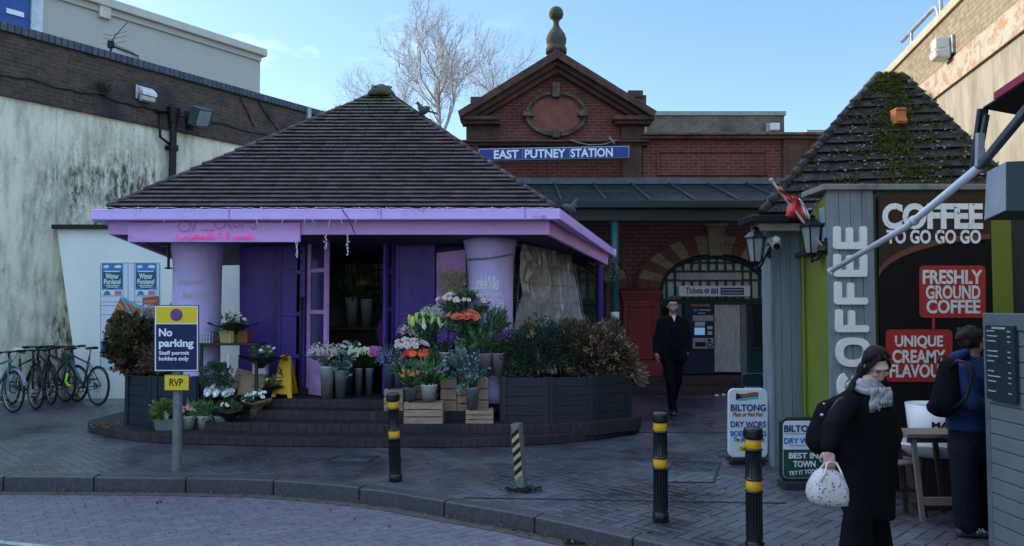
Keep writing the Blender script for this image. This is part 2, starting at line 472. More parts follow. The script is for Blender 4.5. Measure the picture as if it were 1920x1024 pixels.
# ------------------------------------------------------------------ ground
M_PAVE = pavermat('herringbone pavers', (.042, .044, .054), (.078, .078, .094), (.017, .0175, .022), rot=R(45), size=.105, rough=.36)
M_ROAD = brickmat('road setts', (.138, .126, .147), (.11, .104, .126), (.085, .08, .09), .21, .105, .006, rough=.5, flat=True, rotz=R(-35), bump=.8, var=.3, spec=.4)
M_KERB = mat('granite kerb', (.06, .062, .068), .3, var=.35, scale=25, bump=.3, bscale=80, dirt=(.045, .045, .05), dirtscale=3)
M_KERBF = M_KERB
kp = [(-60, 8.2), (-25, 7.9), (-12, 7.75), (-7.5, 7.68), (-5.17, 7.64), (-4.2, 7.62), (-3.3, 7.58), (-2.5, 7.52), (-1.8, 7.33), (-1.14, 7.06), (-.57, 6.7), (0, 6.36), (.42, 6.05),
      (.82, 5.72), (1.25, 5.36), (1.62, 4.95), (1.92, 4.5), (2.12, 3.9), (2.22, 3.0), (2.26, 1.5), (2.28, -6)]
def kerb_in(wd):
    out = []
    for i, (x, y) in enumerate(kp):
        a = V(kp[max(i - 1, 0)]); b = V(kp[min(i + 1, len(kp) - 1)]); d = (b - a).normalized()
        out.append((x - d.y * wd, y + d.x * wd))
    return out
kin = kerb_in(.125)
m = MB()
m.add([(-200, -60, -.14), (200, -60, -.14), (200, 12, -.14), (-200, 12, -.14)], [(0, 1, 2, 3)])
o = m.build('road', M_ROAD, origin=(0, 0, -.14)); o['kind'] = 'structure'
m = MB()
n_ = len(kin)
vs = [(x, y, 0) for x, y in kin] + [(x if x > -59 else -60, 160, 0) for x, y in kin]
vs += [(140, -6, 0), (140, 160, 0), (-160, kin[0][1], 0), (-160, 160, 0)]
fs = [(i, i + 1, n_ + i + 1, n_ + i) for i in range(n_ - 1)] + [(n_ - 1, 2 * n_, 2 * n_ + 1, 2 * n_ - 1), (2 * n_ + 2, 0, n_, 2 * n_ + 3)]
o = m.add(vs, fs).build('pavement', M_PAVE, origin=(0, 0, 0)); o['kind'] = 'structure'
m = MB()
def samp(pts, t0, t1, k=3):
    ls = [0]
    for i in range(len(pts) - 1): ls.append(ls[-1] + (V(pts[i + 1]) - V(pts[i])).length)
    res = []
    for q in range(k + 1):
        t = t0 + (t1 - t0) * q / k
        for i in range(len(pts) - 1):
            if ls[i] <= t <= ls[i + 1]:
                f = (t - ls[i]) / (ls[i + 1] - ls[i]); res.append(V(pts[i]).lerp(V(pts[i + 1]), f)); break
    return res
def klen(pts): return sum((V(pts[i + 1]) - V(pts[i])).length for i in range(len(pts) - 1))
LK = klen(kp); s0 = 40.0; rk = random.Random(5)
while s0 < LK - 1:
    ln = .93 + rk.uniform(-.04, .04); e = min(s0 + ln - .012, LK - .01)
    a = samp(kp, s0, e); dz = rk.uniform(-.006, .006)
    ins = []
    for i, q in enumerate(a):
        d = (a[min(i + 1, 3)] - a[max(i - 1, 0)]).normalized(); ins.append((q - V((-d.y, d.x)) * .004, q + V((-d.y, d.x)) * .14))
    ring = []
    for fq, bq in ins:
        ring.append([V((fq.x, fq.y, -.145)), V((fq.x, fq.y, .002 + dz)), V((bq.x, bq.y, .008 + dz)), V((bq.x, bq.y, -.1))])
    k0 = len(m.f); m.loft(ring)
    for i in range(k0, len(m.f)): m.s[i] = False
    s0 += ln
o = m.build('kerb', M_KERB, bevel=.012, origin=(0, 0, 0)); o['kind'] = 'structure'
# gutter line of darker channel setts along the kerb
m = MB(); gi = kerb_in(-.13)
for i in range(2, len(kp) - 1):
    m.add([(*kp[i], -.136), (*gi[i], -.136), (*gi[i + 1], -.136), (*kp[i + 1], -.136)], [(0, 1, 2, 3)])
o = m.build('road_gutter', mat('gutter grime', (.07, .062, .055), .8, var=.4, scale=9, bump=.4), origin=(0, 0, -.136)); o['kind'] = 'structure'
# pale line low on the road
m = MB(); a, b = G(-60, 1012, -.14), G(120, 1030, -.14)
m.bar(V((a.x, a.y, -.135)), V((b.x, b.y, -.135)), .06, .006)
o = m.build('road_marking_line', mat('worn white line', (.33, .33, .34), .7, dirt=(.15, .14, .15), dirtscale=8), origin=(a.x, a.y, -.14)); o['kind'] = 'structure'
# slot drain and a second joint line across the pavement
M_IRON = mat('dark iron', (.03, .03, .035), .5, .6, var=.4, scale=20, bump=.3)
m = MB()
for (xa, ya, xb, yb) in ((870, 934, 1475, 944), (1128, 811, 1368, 812)):
    a, b = G(xa, ya), G(xb, yb); n2 = 60
    for i in range(n2):
        p0 = a.lerp(b, i / n2); p1 = a.lerp(b, (i + .55) / n2)
        m.bar(p0 + V((0, 0, .003)), p1 + V((0, 0, .003)), .028, .004)
    m.bar(a + V((0, 0, .0025)), b + V((0, 0, .0025)), .025, .004)
o = m.build('pavement_drain_channel', M_IRON, origin=(0, 0, 0)); o['kind'] = 'structure'
def cover(cs, label, inset=.02):
    m = MB(); c = [G(x, y) for x, y in cs]
    for i in range(4):
        a, b = c[i], c[(i + 1) % 4]; m.bar(a + V((0, 0, .003)), b + V((0, 0, .002)), .016, .005)
    m2 = MB(); ctr = sum(c, V()) / 4
    m2.add([ctr + (q - ctr) * .93 + V((0, 0, .004)) for q in c], [(0, 1, 2, 3)])
    r = thing('access_cover', (ctr.x, ctr.y, 0), label, 'access cover')
    m.build('frame', M_IRON, r); m2.build('infill', M_PAVE, r)
cover([(612, 866), (690, 866), (712, 856), (636, 856)], 'inset paver access cover flush in the pavement before the florist steps')
cover([(1240, 905), (1338, 906), (1352, 868), (1262, 867)], 'inset access cover with iron frame in the pavement beside the white menu board')
m = MB(); a = G(1102, 1012, -.14)
m.bx(a.x - .2, a.y - .16, -.138, a.x + .2, a.y + .16, -.13)
for i in range(9): m.bx(a.x - .17, a.y - .145 + i * .033, -.13, a.x + .17, a.y - .13 + i * .033, -.118)
tag(m.build('drain_grate', M_IRON), 'dark iron drain grate in the road against the curved kerb', 'drain grate')

# ------------------------------------------------------------------ the long wall at the side with the bikes
WL = Plane(-9.1, 13.46, math.atan2(6.15, 4.13))
M_WBRICK = brickmat('sooty wall brick', (.10, .062, .046), (.062, .043, .036), (.10, .085, .07), .23, .078, .009, rough=.9, dirt=(.03, .027, .026), dirtpos=(.5, .7), var=.35)
M_COPE = brickmat('blue coping bricks', (.05, .06, .085), (.08, .09, .115), (.02, .02, .025), .115, .4, .012, rough=.6, var=.35)
def rendermat():
    m, n, l, b = _nodes('stained white render')
    b.inputs['Roughness'].default_value = .85; b.inputs['Specular IOR Level'].default_value = .2
    t = n.new('ShaderNodeTexCoord')
    def noise(scale, st, det=8, rough=.65, loc=(0, 0, 0)):
        mpn = n.new('ShaderNodeMapping'); mpn.inputs['Scale'].default_value = st; mpn.inputs['Location'].default_value = loc; l.new(t.outputs['Object'], mpn.inputs[0])
        q = n.new('ShaderNodeTexNoise'); q.inputs['Scale'].default_value = scale; q.inputs['Detail'].default_value = det; q.inputs['Roughness'].default_value = rough
        l.new(mpn.outputs[0], q.inputs[0]); return q.outputs[0]
    def ramp(x, a, b2):
        r = n.new('ShaderNodeMapRange'); r.inputs[1].default_value = a; r.inputs[2].default_value = b2; l.new(x, r.inputs[0]); return r.outputs[0]
    def mixc(f, a, c):
        q = n.new('ShaderNodeMixRGB')
        for i, x in ((0, f), (1, a), (2, c)):
            if isinstance(x, tuple): q.inputs[i].default_value = (*x, 1)
            else: l.new(x, q.inputs[i])
        return q.outputs[0]
    def mul(a, c):
        q = n.new('ShaderNodeMath'); q.operation = 'MULTIPLY'
        for i, x in enumerate((a, c)):
            if isinstance(x, float): q.inputs[i].default_value = x
            else: l.new(x, q.inputs[i])
        return q.outputs[0]
    c = mixc(ramp(noise(.8, (1, 1, 1)), .35, .65), (.90, .82, .60), (.82, .745, .55))
    # a broad run of black mould below the leaking pipe, breaking up into streaks
    sp = n.new('ShaderNodeSeparateXYZ'); l.new(t.outputs['Object'], sp.inputs[0])
    dx = n.new('ShaderNodeMath'); dx.operation = 'SUBTRACT'; l.new(sp.outputs[0], dx.inputs[0]); dx.inputs[1].default_value = 2.15
    ab = n.new('ShaderNodeMath'); ab.operation = 'ABSOLUTE'; l.new(dx.outputs[0], ab.inputs[0])
    near = ramp(ab.outputs[0], 2.1, .3); low = ramp(sp.outputs[2], 5.3, 3.6)
    st = ramp(noise(1.1, (1.6, 1.6, .55)), .40, .62)
    fine = ramp(noise(5, (1.5, 1.5, .5), 10, .75), .42, .6)
    f = mul(mul(near, low), mul(st, fine))
    f2 = n.new('ShaderNodeMath'); f2.operation = 'MULTIPLY'; f2.use_clamp = True; l.new(f, f2.inputs[0]); f2.inputs[1].default_value = 3.0
    st2 = mul(ramp(noise(2.2, (1.4, 1.4, .3), 9, .7, (5, 0, 0)), .46, .64), .7)
    c = mixc(st2, c, (.30, .285, .20))
    sp3 = mul(ramp(noise(9, (1, 1, .6), 10, .8, (2, 1, 0)), .54, .64), ramp(noise(.9, (1, 1, .7), 4, .6, (7, 3, 1)), .42, .6))
    c = mixc(mul(sp3, .8), c, (.13, .135, .085))
    c = mixc(f2.outputs[0], c, (.10, .09, .06))
    # thin pale drips
    l.new(c, b.inputs['Base Color'])
    bp = n.new('ShaderNodeBump'); bp.inputs['Strength'].default_value = .3; bp.inputs['Distance'].default_value = .02
    l.new(noise(14, (1, 1, 1)), bp.inputs['Height']); l.new(bp.outputs[0], b.inputs['Normal'])
    return m
M_RENDER = rendermat()
wl = thing('retaining_wall', WL.o, 'tall old wall with white stained render below sooty brick and blue coping', 'wall', rz=WL.a)
ZB, ZT = 5.5, 6.62
m = MB(); m.bx(-20, .0, 0, 17, .7, ZB - .03); m.build('rendered_face', M_RENDER, wl, local=True)
m = MB(); m.bx(-20, -.06, ZB - .03, 17, .7, ZT); m.build('brick_band', M_WBRICK, wl, local=True)
m = MB(); m.bx(-20, -.12, ZT, 17, .76, ZT + .17); m.build('coping', M_COPE, wl, local=True, bevel=.02)
# sloping pilaster buttress in render
m = MB()
for px in (103, 242):
    x = WL.loc(px, 330)[0]
    m.prism([(x - .01, -.008, 0), (x + .012, -.008, 0), (x + .012, -.008, ZB - .05), (x - .01, -.008, ZB - .05)], (0, .03, 0))
m.build('render_joint', mat('pale joint', (.62, .61, .54), .8), wl, local=True)
# cable runs pinned along the brick
M_CABLE = mat('black cable', (.015, .015, .017), .6)
def wallcable(pxs, name, label, r=.014, off=.085):
    m = MB(); pts = []
    for i in range(len(pxs) - 1):
        a, b = pxs[i], pxs[i + 1]
        for k in range(8):
            t = k / 8; q = WL.hit(a[0] + (b[0] - a[0]) * t, a[1] + (b[1] - a[1]) * t, off); q.z += rnd.uniform(-.02, .02) - .05 * math.sin(math.pi * t); pts.append(q)
    m.tube(pts, r, 5)
    tag(m.build(name, M_CABLE), label, 'cable')
wallcable([(-30, 128), (60, 147), (180, 176), (300, 206), (420, 232), (560, 262)], 'wall_cable', 'long black cable sagging along the sooty brick band of the wall')
wallcable([(446, 167), (462, 205), (480, 240)], 'wall_cable', 'black cable dropping from the coping nearer to the dark floodlight')
wallcable([(478, 177), (505, 220), (528, 248)], 'wall_cable', 'black cable dropping from the coping nearest to the florist roof')
m = MB(); q = WL.hit(182, 173, .12)
bush(m, q, (.22, .1, .14), 160, .03, .14, 3, 6)
tag(m.build('wall_weed', mat('weed', (.05, .06, .03), .8, island=.4)), 'small dry weed caught on the cable high on the brick wall', 'weed')

def wplane_thing(name, px, py, label, cat, pl=WL, off=0.0, group=None):
    q = pl.hit(px, py, off); return thing(name, q, label, cat, group, rz=pl.a)
M_GREYMET = mat('grey metal', (.33, .34, .36), .45, .5, var=.2, dirt=(.15, .13, .12), dirtscale=6)
M_BLACKPL = mat('black plastic', (.009, .0095, .011), .42, var=.3, spec=.3)
M_LENS = mat('frosted lens', (.62, .62, .58), .25, var=.15)
t = wplane_thing('bulkhead_floodlight', 273, 186, 'pale bulkhead floodlight with ribbed glass on the sooty brick band', 'wall light', off=.06)
m = MB(); m.bx(-.36, -.05, -.05, -.28, 0, .36); m.bx(-.28, -.06, .1, .2, 0, .34); m.build('bracket', mat('galv plate', (.5, .51, .52), .5, .3), t, local=True, bevel=.01)
m = MB(); m.prism([(-.28, -.06, .14), (-.28, -.34, .04), (-.28, -.32, .16), (-.28, -.08, .33)], (.5, 0, 0)); m.build('hood', mat('white hood', (.62, .62, .6), .5, dirt=(.3, .14, .08), dirtscale=5, dirtpos=(.6, .7)), t, local=True, bevel=.015)
m = MB(); m.prism([(-.26, -.06, .12), (-.26, -.3, .03), (-.26, -.26, -.1), (-.26, -.06, -.12)], (.46, 0, 0)); m.build('lens', M_LENS, t, local=True, bevel=.03)
t.scale = (.62, .62, .7)
t = wplane_thing('wall_floodlight', 355, 226, 'dark box floodlight tilted down beside the black drainpipe', 'wall light', off=.06)
m = MB(); m.box((0, -.42, .02), (.5, .26, .42), M=Matrix.Rotation(R(24), 4, 'X') @ Matrix.Rotation(R(28), 4, 'Z')); m.build('housing', mat('dark housing', (.05, .06, .07), .35, .3), t, local=True, bevel=.02)
m = MB(); m.box((-.02, -.56, -.04), (.42, .03, .32), M=Matrix.Rotation(R(24), 4, 'X') @ Matrix.Rotation(R(28), 4, 'Z')); m.build('glass', mat('grey glass', (.2, .23, .25), .12), t, local=True)
m = MB(); m.bar((0, 0, -.12), (0, -.3, -.12), .06, .05); m.bar((0, 0, .1), (0, -.3, .08), .04, .04); m.bx(-.1, -.02, -.2, .1, .005, .2); m.build('bracket', M_BLACKPL, t, local=True)
# drainpipe
t = wplane_thing('drainpipe', 318, 345, 'black cast drainpipe with hopper running down the white wall to the florist roof', 'drainpipe', off=0)
m = MB(); m.cyl((0, -.12, -2.9), (-.02, -.12, 1.35), .075, n=14)
for z in (-.6, .7): m.cyl((0, -.12, z), (0, -.12, z + .12), .1, n=14); m.bx(-.13, -.06, z + .02, .13, .01, z + .1)
m.build('pipe', M_BLACKPL, t, local=True)
m = MB(); m.cyl((-.02, -.12, 1.3), (-.02, -.13, 1.62), .1, .14, n=14); m.tube([(-.02, -.1, 1.6), (-.02, .02, 1.68)], .08, 10); m.tube([(-.02, -.1, 1.55), (-.3, -.12, 1.5), (-.42, -.08, 1.48)], .04, 8); m.tube([(-.3, -.1, 1.5), (-.3, -.1, .95), (-.05, -.12, .8)], .03, 8)
m.build('hopper', M_BLACKPL, t, local=True)
t = wplane_thing('cable_bracket', 578, 224, 'small grey metal bracket box on the wall top beside the tiled roof', 'bracket', off=.06)
m = MB(); m.bx(-.1, -.1, -.25, .02, 0, .3); m.bx(.02, -.25, -.25, .5, 0, -.1); m.bx(.15, -.16, -.1, .3, 0, .1); tag(t, t['label'], 'bracket'); m.build('plate', M_GREYMET, t, local=True, bevel=.01)
# tv aerial on the coping
q = WL.hit(208, 86, -.2)
t = thing('television_aerial', (q.x, q.y, ZT + .17), 'black television aerial with thin rods standing on the wall coping', 'aerial', rz=R(10))
m = MB(); m.cyl((0, 0, -.02), (0, 0, .42), .028); m.box((0, 0, .34), (.16, .1, .2)); m.build('mast', M_BLACKPL, t, local=True)
m = MB(); m.tube([(0, 0, .3), (.5, -.1, .12), (.78, -.15, -.0)], .022)
for i in range(8):
    f = i / 7; c = V((.1 + .62 * f, -.02 - .12 * f, .28 - .27 * f)); m.tube([c + V((-.06, -.22, .05)), c + V((.06, .22, -.05))], .009, 5)
m.tube([(0, 0, .4), (.12, 0, .62), (.42, 0, 1.0)], .012)
for z in (.35, .5, .62): m.tube([(-.22, .05, z + .02), (0, 0, z - .02), (.42, -.05, z + .1)], .007, 5)
m.build('antenna_rods', M_BLACKPL, t, local=True)
t.scale = (.72, .72, .72)

# pale building over the wall
PB = Plane(-8.86, 16.94, math.atan2(3.06, 2.21))
M_PALE = mat('pale grey render', (.44, .43, .39), .85, var=.06, scale=2, dirt=(.42, .41, .38), dirtscale=.8)
x1, _ = PB.loc(488, 120); x0, _ = PB.loc(80, 30); zt = PB.loc(488, 92)[1]
t = thing('rooftop_building', PB.o, 'plain pale grey flat roofed building rising above the brick wall', 'building', rz=PB.a)
m = MB(); m.bx(x0, 0, 0, x1, 9, zt - .2); m.build('wall', M_PALE, t, local=True)
m = MB(); m.bx(x0 - .02, -.14, zt - .2, x1 + .12, 9.1, zt); m.build('parapet', mat('parapet pale', (.52, .49, .43), .8, var=.08), t, local=True, bevel=.02)
m = MB(); m.bx(x0, -.05, zt - .34, x1, 0, zt - .2); m.build('trim_band', M_PALE, t, local=True)
xq, zq = PB.loc(194, 24); m = MB(); m.bx(xq - .12, -.1, zq - .14, xq + .12, 0, zq + .14); m.build('vent_box', mat('cream box', (.6, .54, .42), .7), t, local=True, bevel=.015)
m = MB(); m.bx(x0 - .24, -.08, 0, x0 - .02, 2, zt + 1.2); m.build('corner_post', mat('pale lilac cladding', (.55, .57, .62), .5), t, local=True, bevel=.01)
m = MB(); m.bx(x0 - 12, .4, 0, x0 - .44, 9, zt + 1.2); m.build('wing_wall', M_PALE, t, local=True)
o = thing('blue_signboard', PB.w(x0 - 2.2, .0, 6), 'deep blue signboard with a white dash on the pale building', 'signboard', rz=PB.a)
m = MB(); m.bx(-6, -.02, -1, 1.95, .3, 4); m.build('board', mat('sign blue', (.02, .07, .28), .4), o, local=True)
xq, zq = PB.loc(27, 24); m = MB(); m.bx(xq - x0 + 2.2 - .16, -.05, zq - 6 - .06, xq - x0 + 2.2 + .16, -.02, zq - 6 + .04); m.build('dash', mat('sign white', (.8, .8, .8), .5), o, local=True)

# lower white wall with the posters
YW = 14.1
m = MB(); m.pp([(107, 430), (520, 430), (520, 900), (165, 900)], YW, .4)
lw = thing('poster_wall', (-5.5, YW, 0), 'low white painted wall carrying the posters behind the bikes', 'wall')
M_WHITEW = mat('white wall paint', (.86, .86, .78), .8, var=.06, scale=2, dirt=(.40, .40, .34), dirtscale=1.6, dirtpos=(.58, .8), stretch=(1, 1, .4), bump=.15)
x0 = P(107, 430, YW).x; x1 = P(560, 430, YW).x; zt = P(107, 430, YW).z; xb = P(150, 745, YW).x
m = MB(); m.prism([(xb, YW, 0), (x1, YW, 0), (x1, YW, zt), (x0, YW, zt)], (0, .4, 0)); m.build('wall', M_WHITEW, lw)
m = MB(); m.bx(x0 - .05, YW - .1, zt, x1, YW + .45, zt + .08); m.build('coping', M_BLACKPL, lw)

# posters
M_PW = mat('poster paper', (.72, .76, .82), .6, var=.05); M_PB = mat('poster blue', (.05, .22, .5), .5, var=.3, scale=9); M_PT = mat('poster teal', (.015, .10, .13), .5, var=.5, scale=14)
M_PR = mat('poster red', (.42, .10, .07), .5, var=.4, scale=20); M_PO = mat('poster orange', (.55, .27, .1), .5, var=.4, scale=25); M_CYAN = mat('poster cyan', (.12, .45, .62), .5)
M_INK = mat('grey ink', (.25, .27, .32), .6)
YP = YW - .02
# blank white hoarding sheet with seams
t = thing('notice_hoarding', (P(243, 640, YP).x, YP, P(243, 640, YP).z), 'white paper hoarding panel pasted on the wall behind the posters', 'hoarding')
m = MB(); m.pr(188, 492, 299, 690, YP, .015); m.build('panel', M_PW, t)
m = MB()
for x in (188.5, 240, 252, 298.5): m.pr(x - .5, 494, x + .5, 688, YP - .002, .004)
for y in (493, 566, 573, 590): m.pr(189, y - .5, 298, y + .5, YP - .0035, .004)
m.build('seam', M_INK, t)
for (a, lab) in ((191, 'winter funfair poster in blue and teal nearest to the bikes'), (254, 'winter funfair poster in blue and teal nearest to the lilac column')):
    t = thing('event_poster', (P(a + 20, 556, YP).x, YP - .01, P(a + 20, 556, YP).z), lab, 'poster', 'winter funfair posters')
    m = MB(); m.pr(a, 494, a + 39, 554, YP - .012, .01); m.build('sheet', M_PB, t)
    m = MB(); m.pp([(a + 2, 510), (a + 37, 509), (a + 37, 536), (a + 20, 543), (a + 2, 539)], YP - .0145, .003); m.build('dark_field', M_PT, t)
    m = MB(); ptxt(m, 'Winter', a + 7, 513, a + 32, 523, YP - .016, bold=.03); ptxt(m, 'Funland', a + 4, 523, a + 35, 533, YP - .016, bold=.03)
    m.pr(a + 6, 535, a + 33, 536.5, YP - .016, .002); m.pr(a + 9, 538, a + 30, 539.2, YP - .016, .002); m.pr(a + 5, 508, a + 33, 510, YP - .016, .002)
    for k in range(10):
        an = k * .628; pass
    m.pp([(a + 2 + 6 + 5.5 * math.cos(k * .628), 500 + 3 * math.sin(k * .628)) for k in range(10)], YP - .0155, .002)
    m.pp([(a + 30 + 7 * math.cos(k * .628), 500 + 3 * math.sin(k * .628)) for k in range(10)], YP - .0155, .002)
    m.pr(a, 543.5, a + 39, 554, YP - .0148, .003)
    m.build('lettering', mat('poster cream', (.75, .85, .85), .5), t)
    m = MB(); m.pr(a + 24, 545, a + 37, 553, YP - .0175, .002); m.build('price_flash', mat('price pink', (.6, .2, .25), .5, var=.5, scale=60), t)
    m = MB(); m.pp([(a + 3, 553), (a + 6, 547), (a + 10, 545), (a + 14, 547), (a + 17, 553)], YP - .0175, .002); m.build('marquee', mat('teal ink', (.05, .25, .25), .5, var=.4, scale=50), t)
def torn(pxs, label, Y, mats, curl=None):
    c = sum((P(x, y, Y) for x, y in pxs), V()) / len(pxs)
    t = thing('torn_poster', (c.x, Y, c.z), label, 'poster')
    m = MB(); m.pp(pxs, Y, .006); m.build('sheet', mats[0], t)
    cx = sum(x for x, y in pxs) / len(pxs); cy = sum(y for x, y in pxs) / len(pxs)
    return t, cx, cy
t, _, _ = torn([(267, 558), (297, 555), (297, 600), (270, 604)], 'red and orange poster pasted low on the white hoarding', YP - .02, [M_PR])
m = MB()
for y in (562, 572, 581, 591): m.pp([(270, y + 2), (295, y), (295, y + 4), (270, y + 6)], YP - .0225, .002)
m.build('print', M_PO, t)
t, _, _ = torn([(226, 558), (249, 598), (206, 618), (195, 640), (199, 612)], 'torn poster corner hanging folded over the hoarding', YP - .08, [M_PR])
m = MB(); 
for k in range(6): 
    f = k / 6; m.pp([(222 - 20 * f, 566 + 46 * f), (240 - 22 * f + 6, 592 + 26 * f), (240 - 22 * f + 4, 596 + 26 * f), (220 - 20 * f, 570 + 46 * f)], YP - .083, .002)
m.build('print', M_PO, t)
m = MB(); m.pp([(226, 557), (229, 556), (252, 597), (249, 599)], YP - .084, .003); m.build('border', M_CYAN, t)
t, _, _ = torn([(229, 558), (266, 578), (259, 603), (243, 600)], 'torn poster half hanging with a blue border beside the folded corner', YP - .05, [M_PO])
m = MB()
for k in range(4): m.pp([(238 + k * 2, 570 + k * 7), (262 - k, 581 + k * 5), (261 - k, 584 + k * 5), (239 + k * 2, 573 + k * 7)], YP - .053, .002)
m.build('print', M_PR, t)
m = MB(); m.pp([(229, 556), (267, 576), (266, 581), (228, 560)], YP - .054, .003); m.build('border', M_CYAN, t)
t, _, _ = torn([(189, 640), (215, 625), (240, 618), (242, 655), (190, 668)], 'crumpled blue and red poster strip at the foot of the hoarding', YP - .04, [M_PB])
m = MB(); m.pp([(194, 648), (236, 624), (238, 630), (196, 656)], YP - .043, .002); m.build('print', M_PR, t)
m = MB(); bush(m, P(278, 590, 11.2), (.12, .08, .12), 90, .12, .1, 12, 5)
tag(m.build('carrier_bag', mat('white film', (.7, .72, .74), .4, var=.1)), 'crumpled white plastic bag caught on top of the planter shrubs', 'bag')

# ------------------------------------------------------------------ sunlit wall beyond the coffee kiosk
WR = Plane(6.76, 10.0, math.atan2(-3.6, -.71))
M_YBRICK = brickmat('london stock brick', (.30, .24, .15), (.22, .175, .11), (.2, .175, .13), .23, .078, .009, rough=.9, var=.3)
M_YRENDER = mat('weathered cream render', (.33, .30, .235), .85, var=.16, scale=3, stretch=(1, 1, .25), bump=.4, bscale=12, dirt=(.20, .175, .13), dirtscale=2.5, dirtpos=(.45, .65))
M_PEEL = mat('peeling band', (.40, .36, .29), .85, var=.1, scale=4, bump=.8, bscale=9, dirt=(.35, .22, .12), dirtscale=6, dirtpos=(.5, .56))
wr = thing('boundary_wall', WR.o, 'tall sunlit stock brick wall with cream render below rising behind the coffee kiosk', 'wall', rz=WR.a)
ztop = WR.loc(1680, 116)[1]; zb1 = WR.loc(1740, 199)[1]; zb2 = WR.loc(1720, 176)[1]
print('WR', ztop, zb1, zb2, WR.loc(1796, 0)[1], WR.loc(1920, 63)[1], WR.loc(1920, 13)[1])
m = MB(); m.bx(-9, 0, 0, 14, .6, 5.30); m.build('rendered_face', M_YRENDER, wr, local=True)
m = MB(); m.bx(-9, -.05, 5.3, 14, .6, 5.72); m.build('peeling_band', M_PEEL, wr, local=True)
m = MB(); m.bx(-9, -.02, 5.72, 14, .6, ztop - .15); m.build('brick_face', M_YBRICK, wr, local=True)
m = MB(); m.bx(-9, -.07, ztop - .15, 14, .65, ztop); m.build('coping', mat('stone cope', (.42, .36, .26), .8, var=.25, scale=8), wr, local=True, bevel=.01)
t = wplane_thing('bulkhead_floodlight', 1782, 95, 'weathered bulkhead floodlight on the sunlit stock brick wall', 'wall light', WR, off=.02)
m = MB(); m.bx(-.2, -.05, -.1, .22, 0, .2); m.build('bracket', M_GREYMET, t, local=True, bevel=.01)
m = MB(); m.box((.03, -.16, .1), (.24, .22, .18)); m.build('hood', M_LENS, t, local=True, bevel=.02)
m = MB(); m.prism([(-.12, -.05, .02), (-.12, -.3, -.02), (-.12, -.27, -.14), (-.12, -.05, -.17)], (.3, 0, 0)); m.build('lens', M_LENS, t, local=True, bevel=.03)
t = thing('roof_rail', WR.w(*[WR.loc(1742, 42)[0], -.2, ztop]), 'bent metal rail standing on the sunlit wall top', 'rail', rz=WR.a)
m = MB(); m.cyl((0, 0, -.02), (0, 0, 1.0), .035); m.tube([(-.12, 0, -.02), (-.12, 0, .3), (-.2, 0, .42), (-.35, 0, .47), (-2.2, 0, .5)], .04, 8); m.cyl((-1.6, 0, 0), (-1.6, 0, .5), .03); m.build('pipework', M_GREYMET, t, local=True)
# ------------------------------------------------------------------ station
YS = 15.9
M_RED = brickmat('station red brick', (.175, .042, .027), (.13, .032, .022), (.17, .10, .085), .21, .068, .009, rough=.85, dirt=(.05, .02, .018), dirtpos=(.52, .8), dirtscale=1.3, var=.3)
M_REDB = brickmat('painted plum brick', (.26, .11, .115), (.2, .085, .095), (.085, .042, .05), .235, .085, .009, rough=.8, var=.2, bump=.8)
M_TERRA = mat('sooty terracotta', (.105, .05, .038), .85, var=.35, scale=6, bump=.3, dirt=(.045, .032, .028), dirtscale=2.6, dirtpos=(.42, .66))
M_STONE = mat('sooty stone', (.15, .10, .075), .9, var=.4, scale=8, bump=.5, bscale=20, dirt=(.05, .04, .032), dirtscale=3, dirtpos=(.45, .65))
M_CREAM = mat('cream stone', (.34, .26, .165), .8, var=.2, scale=9, dirt=(.17, .12, .08), dirtscale=4)
M_VRED = mat('red stone', (.19, .075, .06), .85, var=.3, scale=9)
M_GREEN = mat('dark green paint', (.012, .055, .05), .45, var=.25, scale=7)
M_TEAL = mat('teal post paint', (.014, .085, .085), .4, var=.2)
M_CRED = mat('red pilaster paint', (.25, .028, .032), .5, var=.2, scale=4)
M_FROST = mat('frosted pane', (.68, .7, .7), .35, var=.25, scale=12)
M_ROOFM = mat('dirty wired glass', (.022, .029, .033), .5, spec=.15, var=.35, scale=6, stretch=(1, .4, 1), alpha=.7)
M_BAND = mat('cream painted band', (.34, .31, .27), .7, var=.15)
zf = .27                                   # the station platform
st = thing('station_building', (.9, YS, 0), 'red brick station with ball topped gable, arches and glazed green doors', 'building')
def pz(y, Y=YS): return P(960, y, Y).z
def pxx(x, Y=YS): return (x - 960) / FPX * Y
# lower wall with arched openings
XL, XR = -5.0, 8.0
arches = [(1341, True), (1032, True)]
zsp, ztp = pz(541), pz(476); rx_ = 104 / FPX * YS; ry_ = ztp - zsp
acs = [pxx(1341), pxx(1032), pxx(1032) - (pxx(1341) - pxx(1032)), pxx(1341) + (pxx(1341) - pxx(1032))]
zw = pz(345)
m = MB(); xs = [XL]
for c in sorted(acs):
    xs += [c - rx_ + 2 * rx_ * (0.5 - .5 * math.cos(math.pi * k / 28)) for k in range(29)]
xs.append(XR)
def zlow(x):
    for c in acs:
        if abs(x - c) < rx_ + 1e-6: return zsp + ry_ * math.sqrt(max(0, 1 - ((x - c) / rx_) ** 2))
    return 0
for a, b in zip(xs[:-1], xs[1:]):
    mid = (a + b) / 2; op = any(abs(mid - c) < rx_ for c in acs)
    za, zb_ = (zlow(a), zlow(b)) if op else (0, 0)
    if op:
        m.add([(a, YS, za), (b, YS, zb_), (b, YS, zw), (a, YS, zw)], [(0, 1, 2, 3)])
        m.add([(a, YS, za), (a, YS + .4, za), (b, YS + .4, zb_), (b, YS, zb_)], [(0, 1, 2, 3)])
    else:
        m.bx(a, YS, 0, b, YS + .4, zw)
m.build('lower_wall', M_REDB, st)
m = MB(); m.bx(XL, YS + .45, 0, XR, YS + 8, zw - .3); m.build('interior_mass', M_VRED, st)
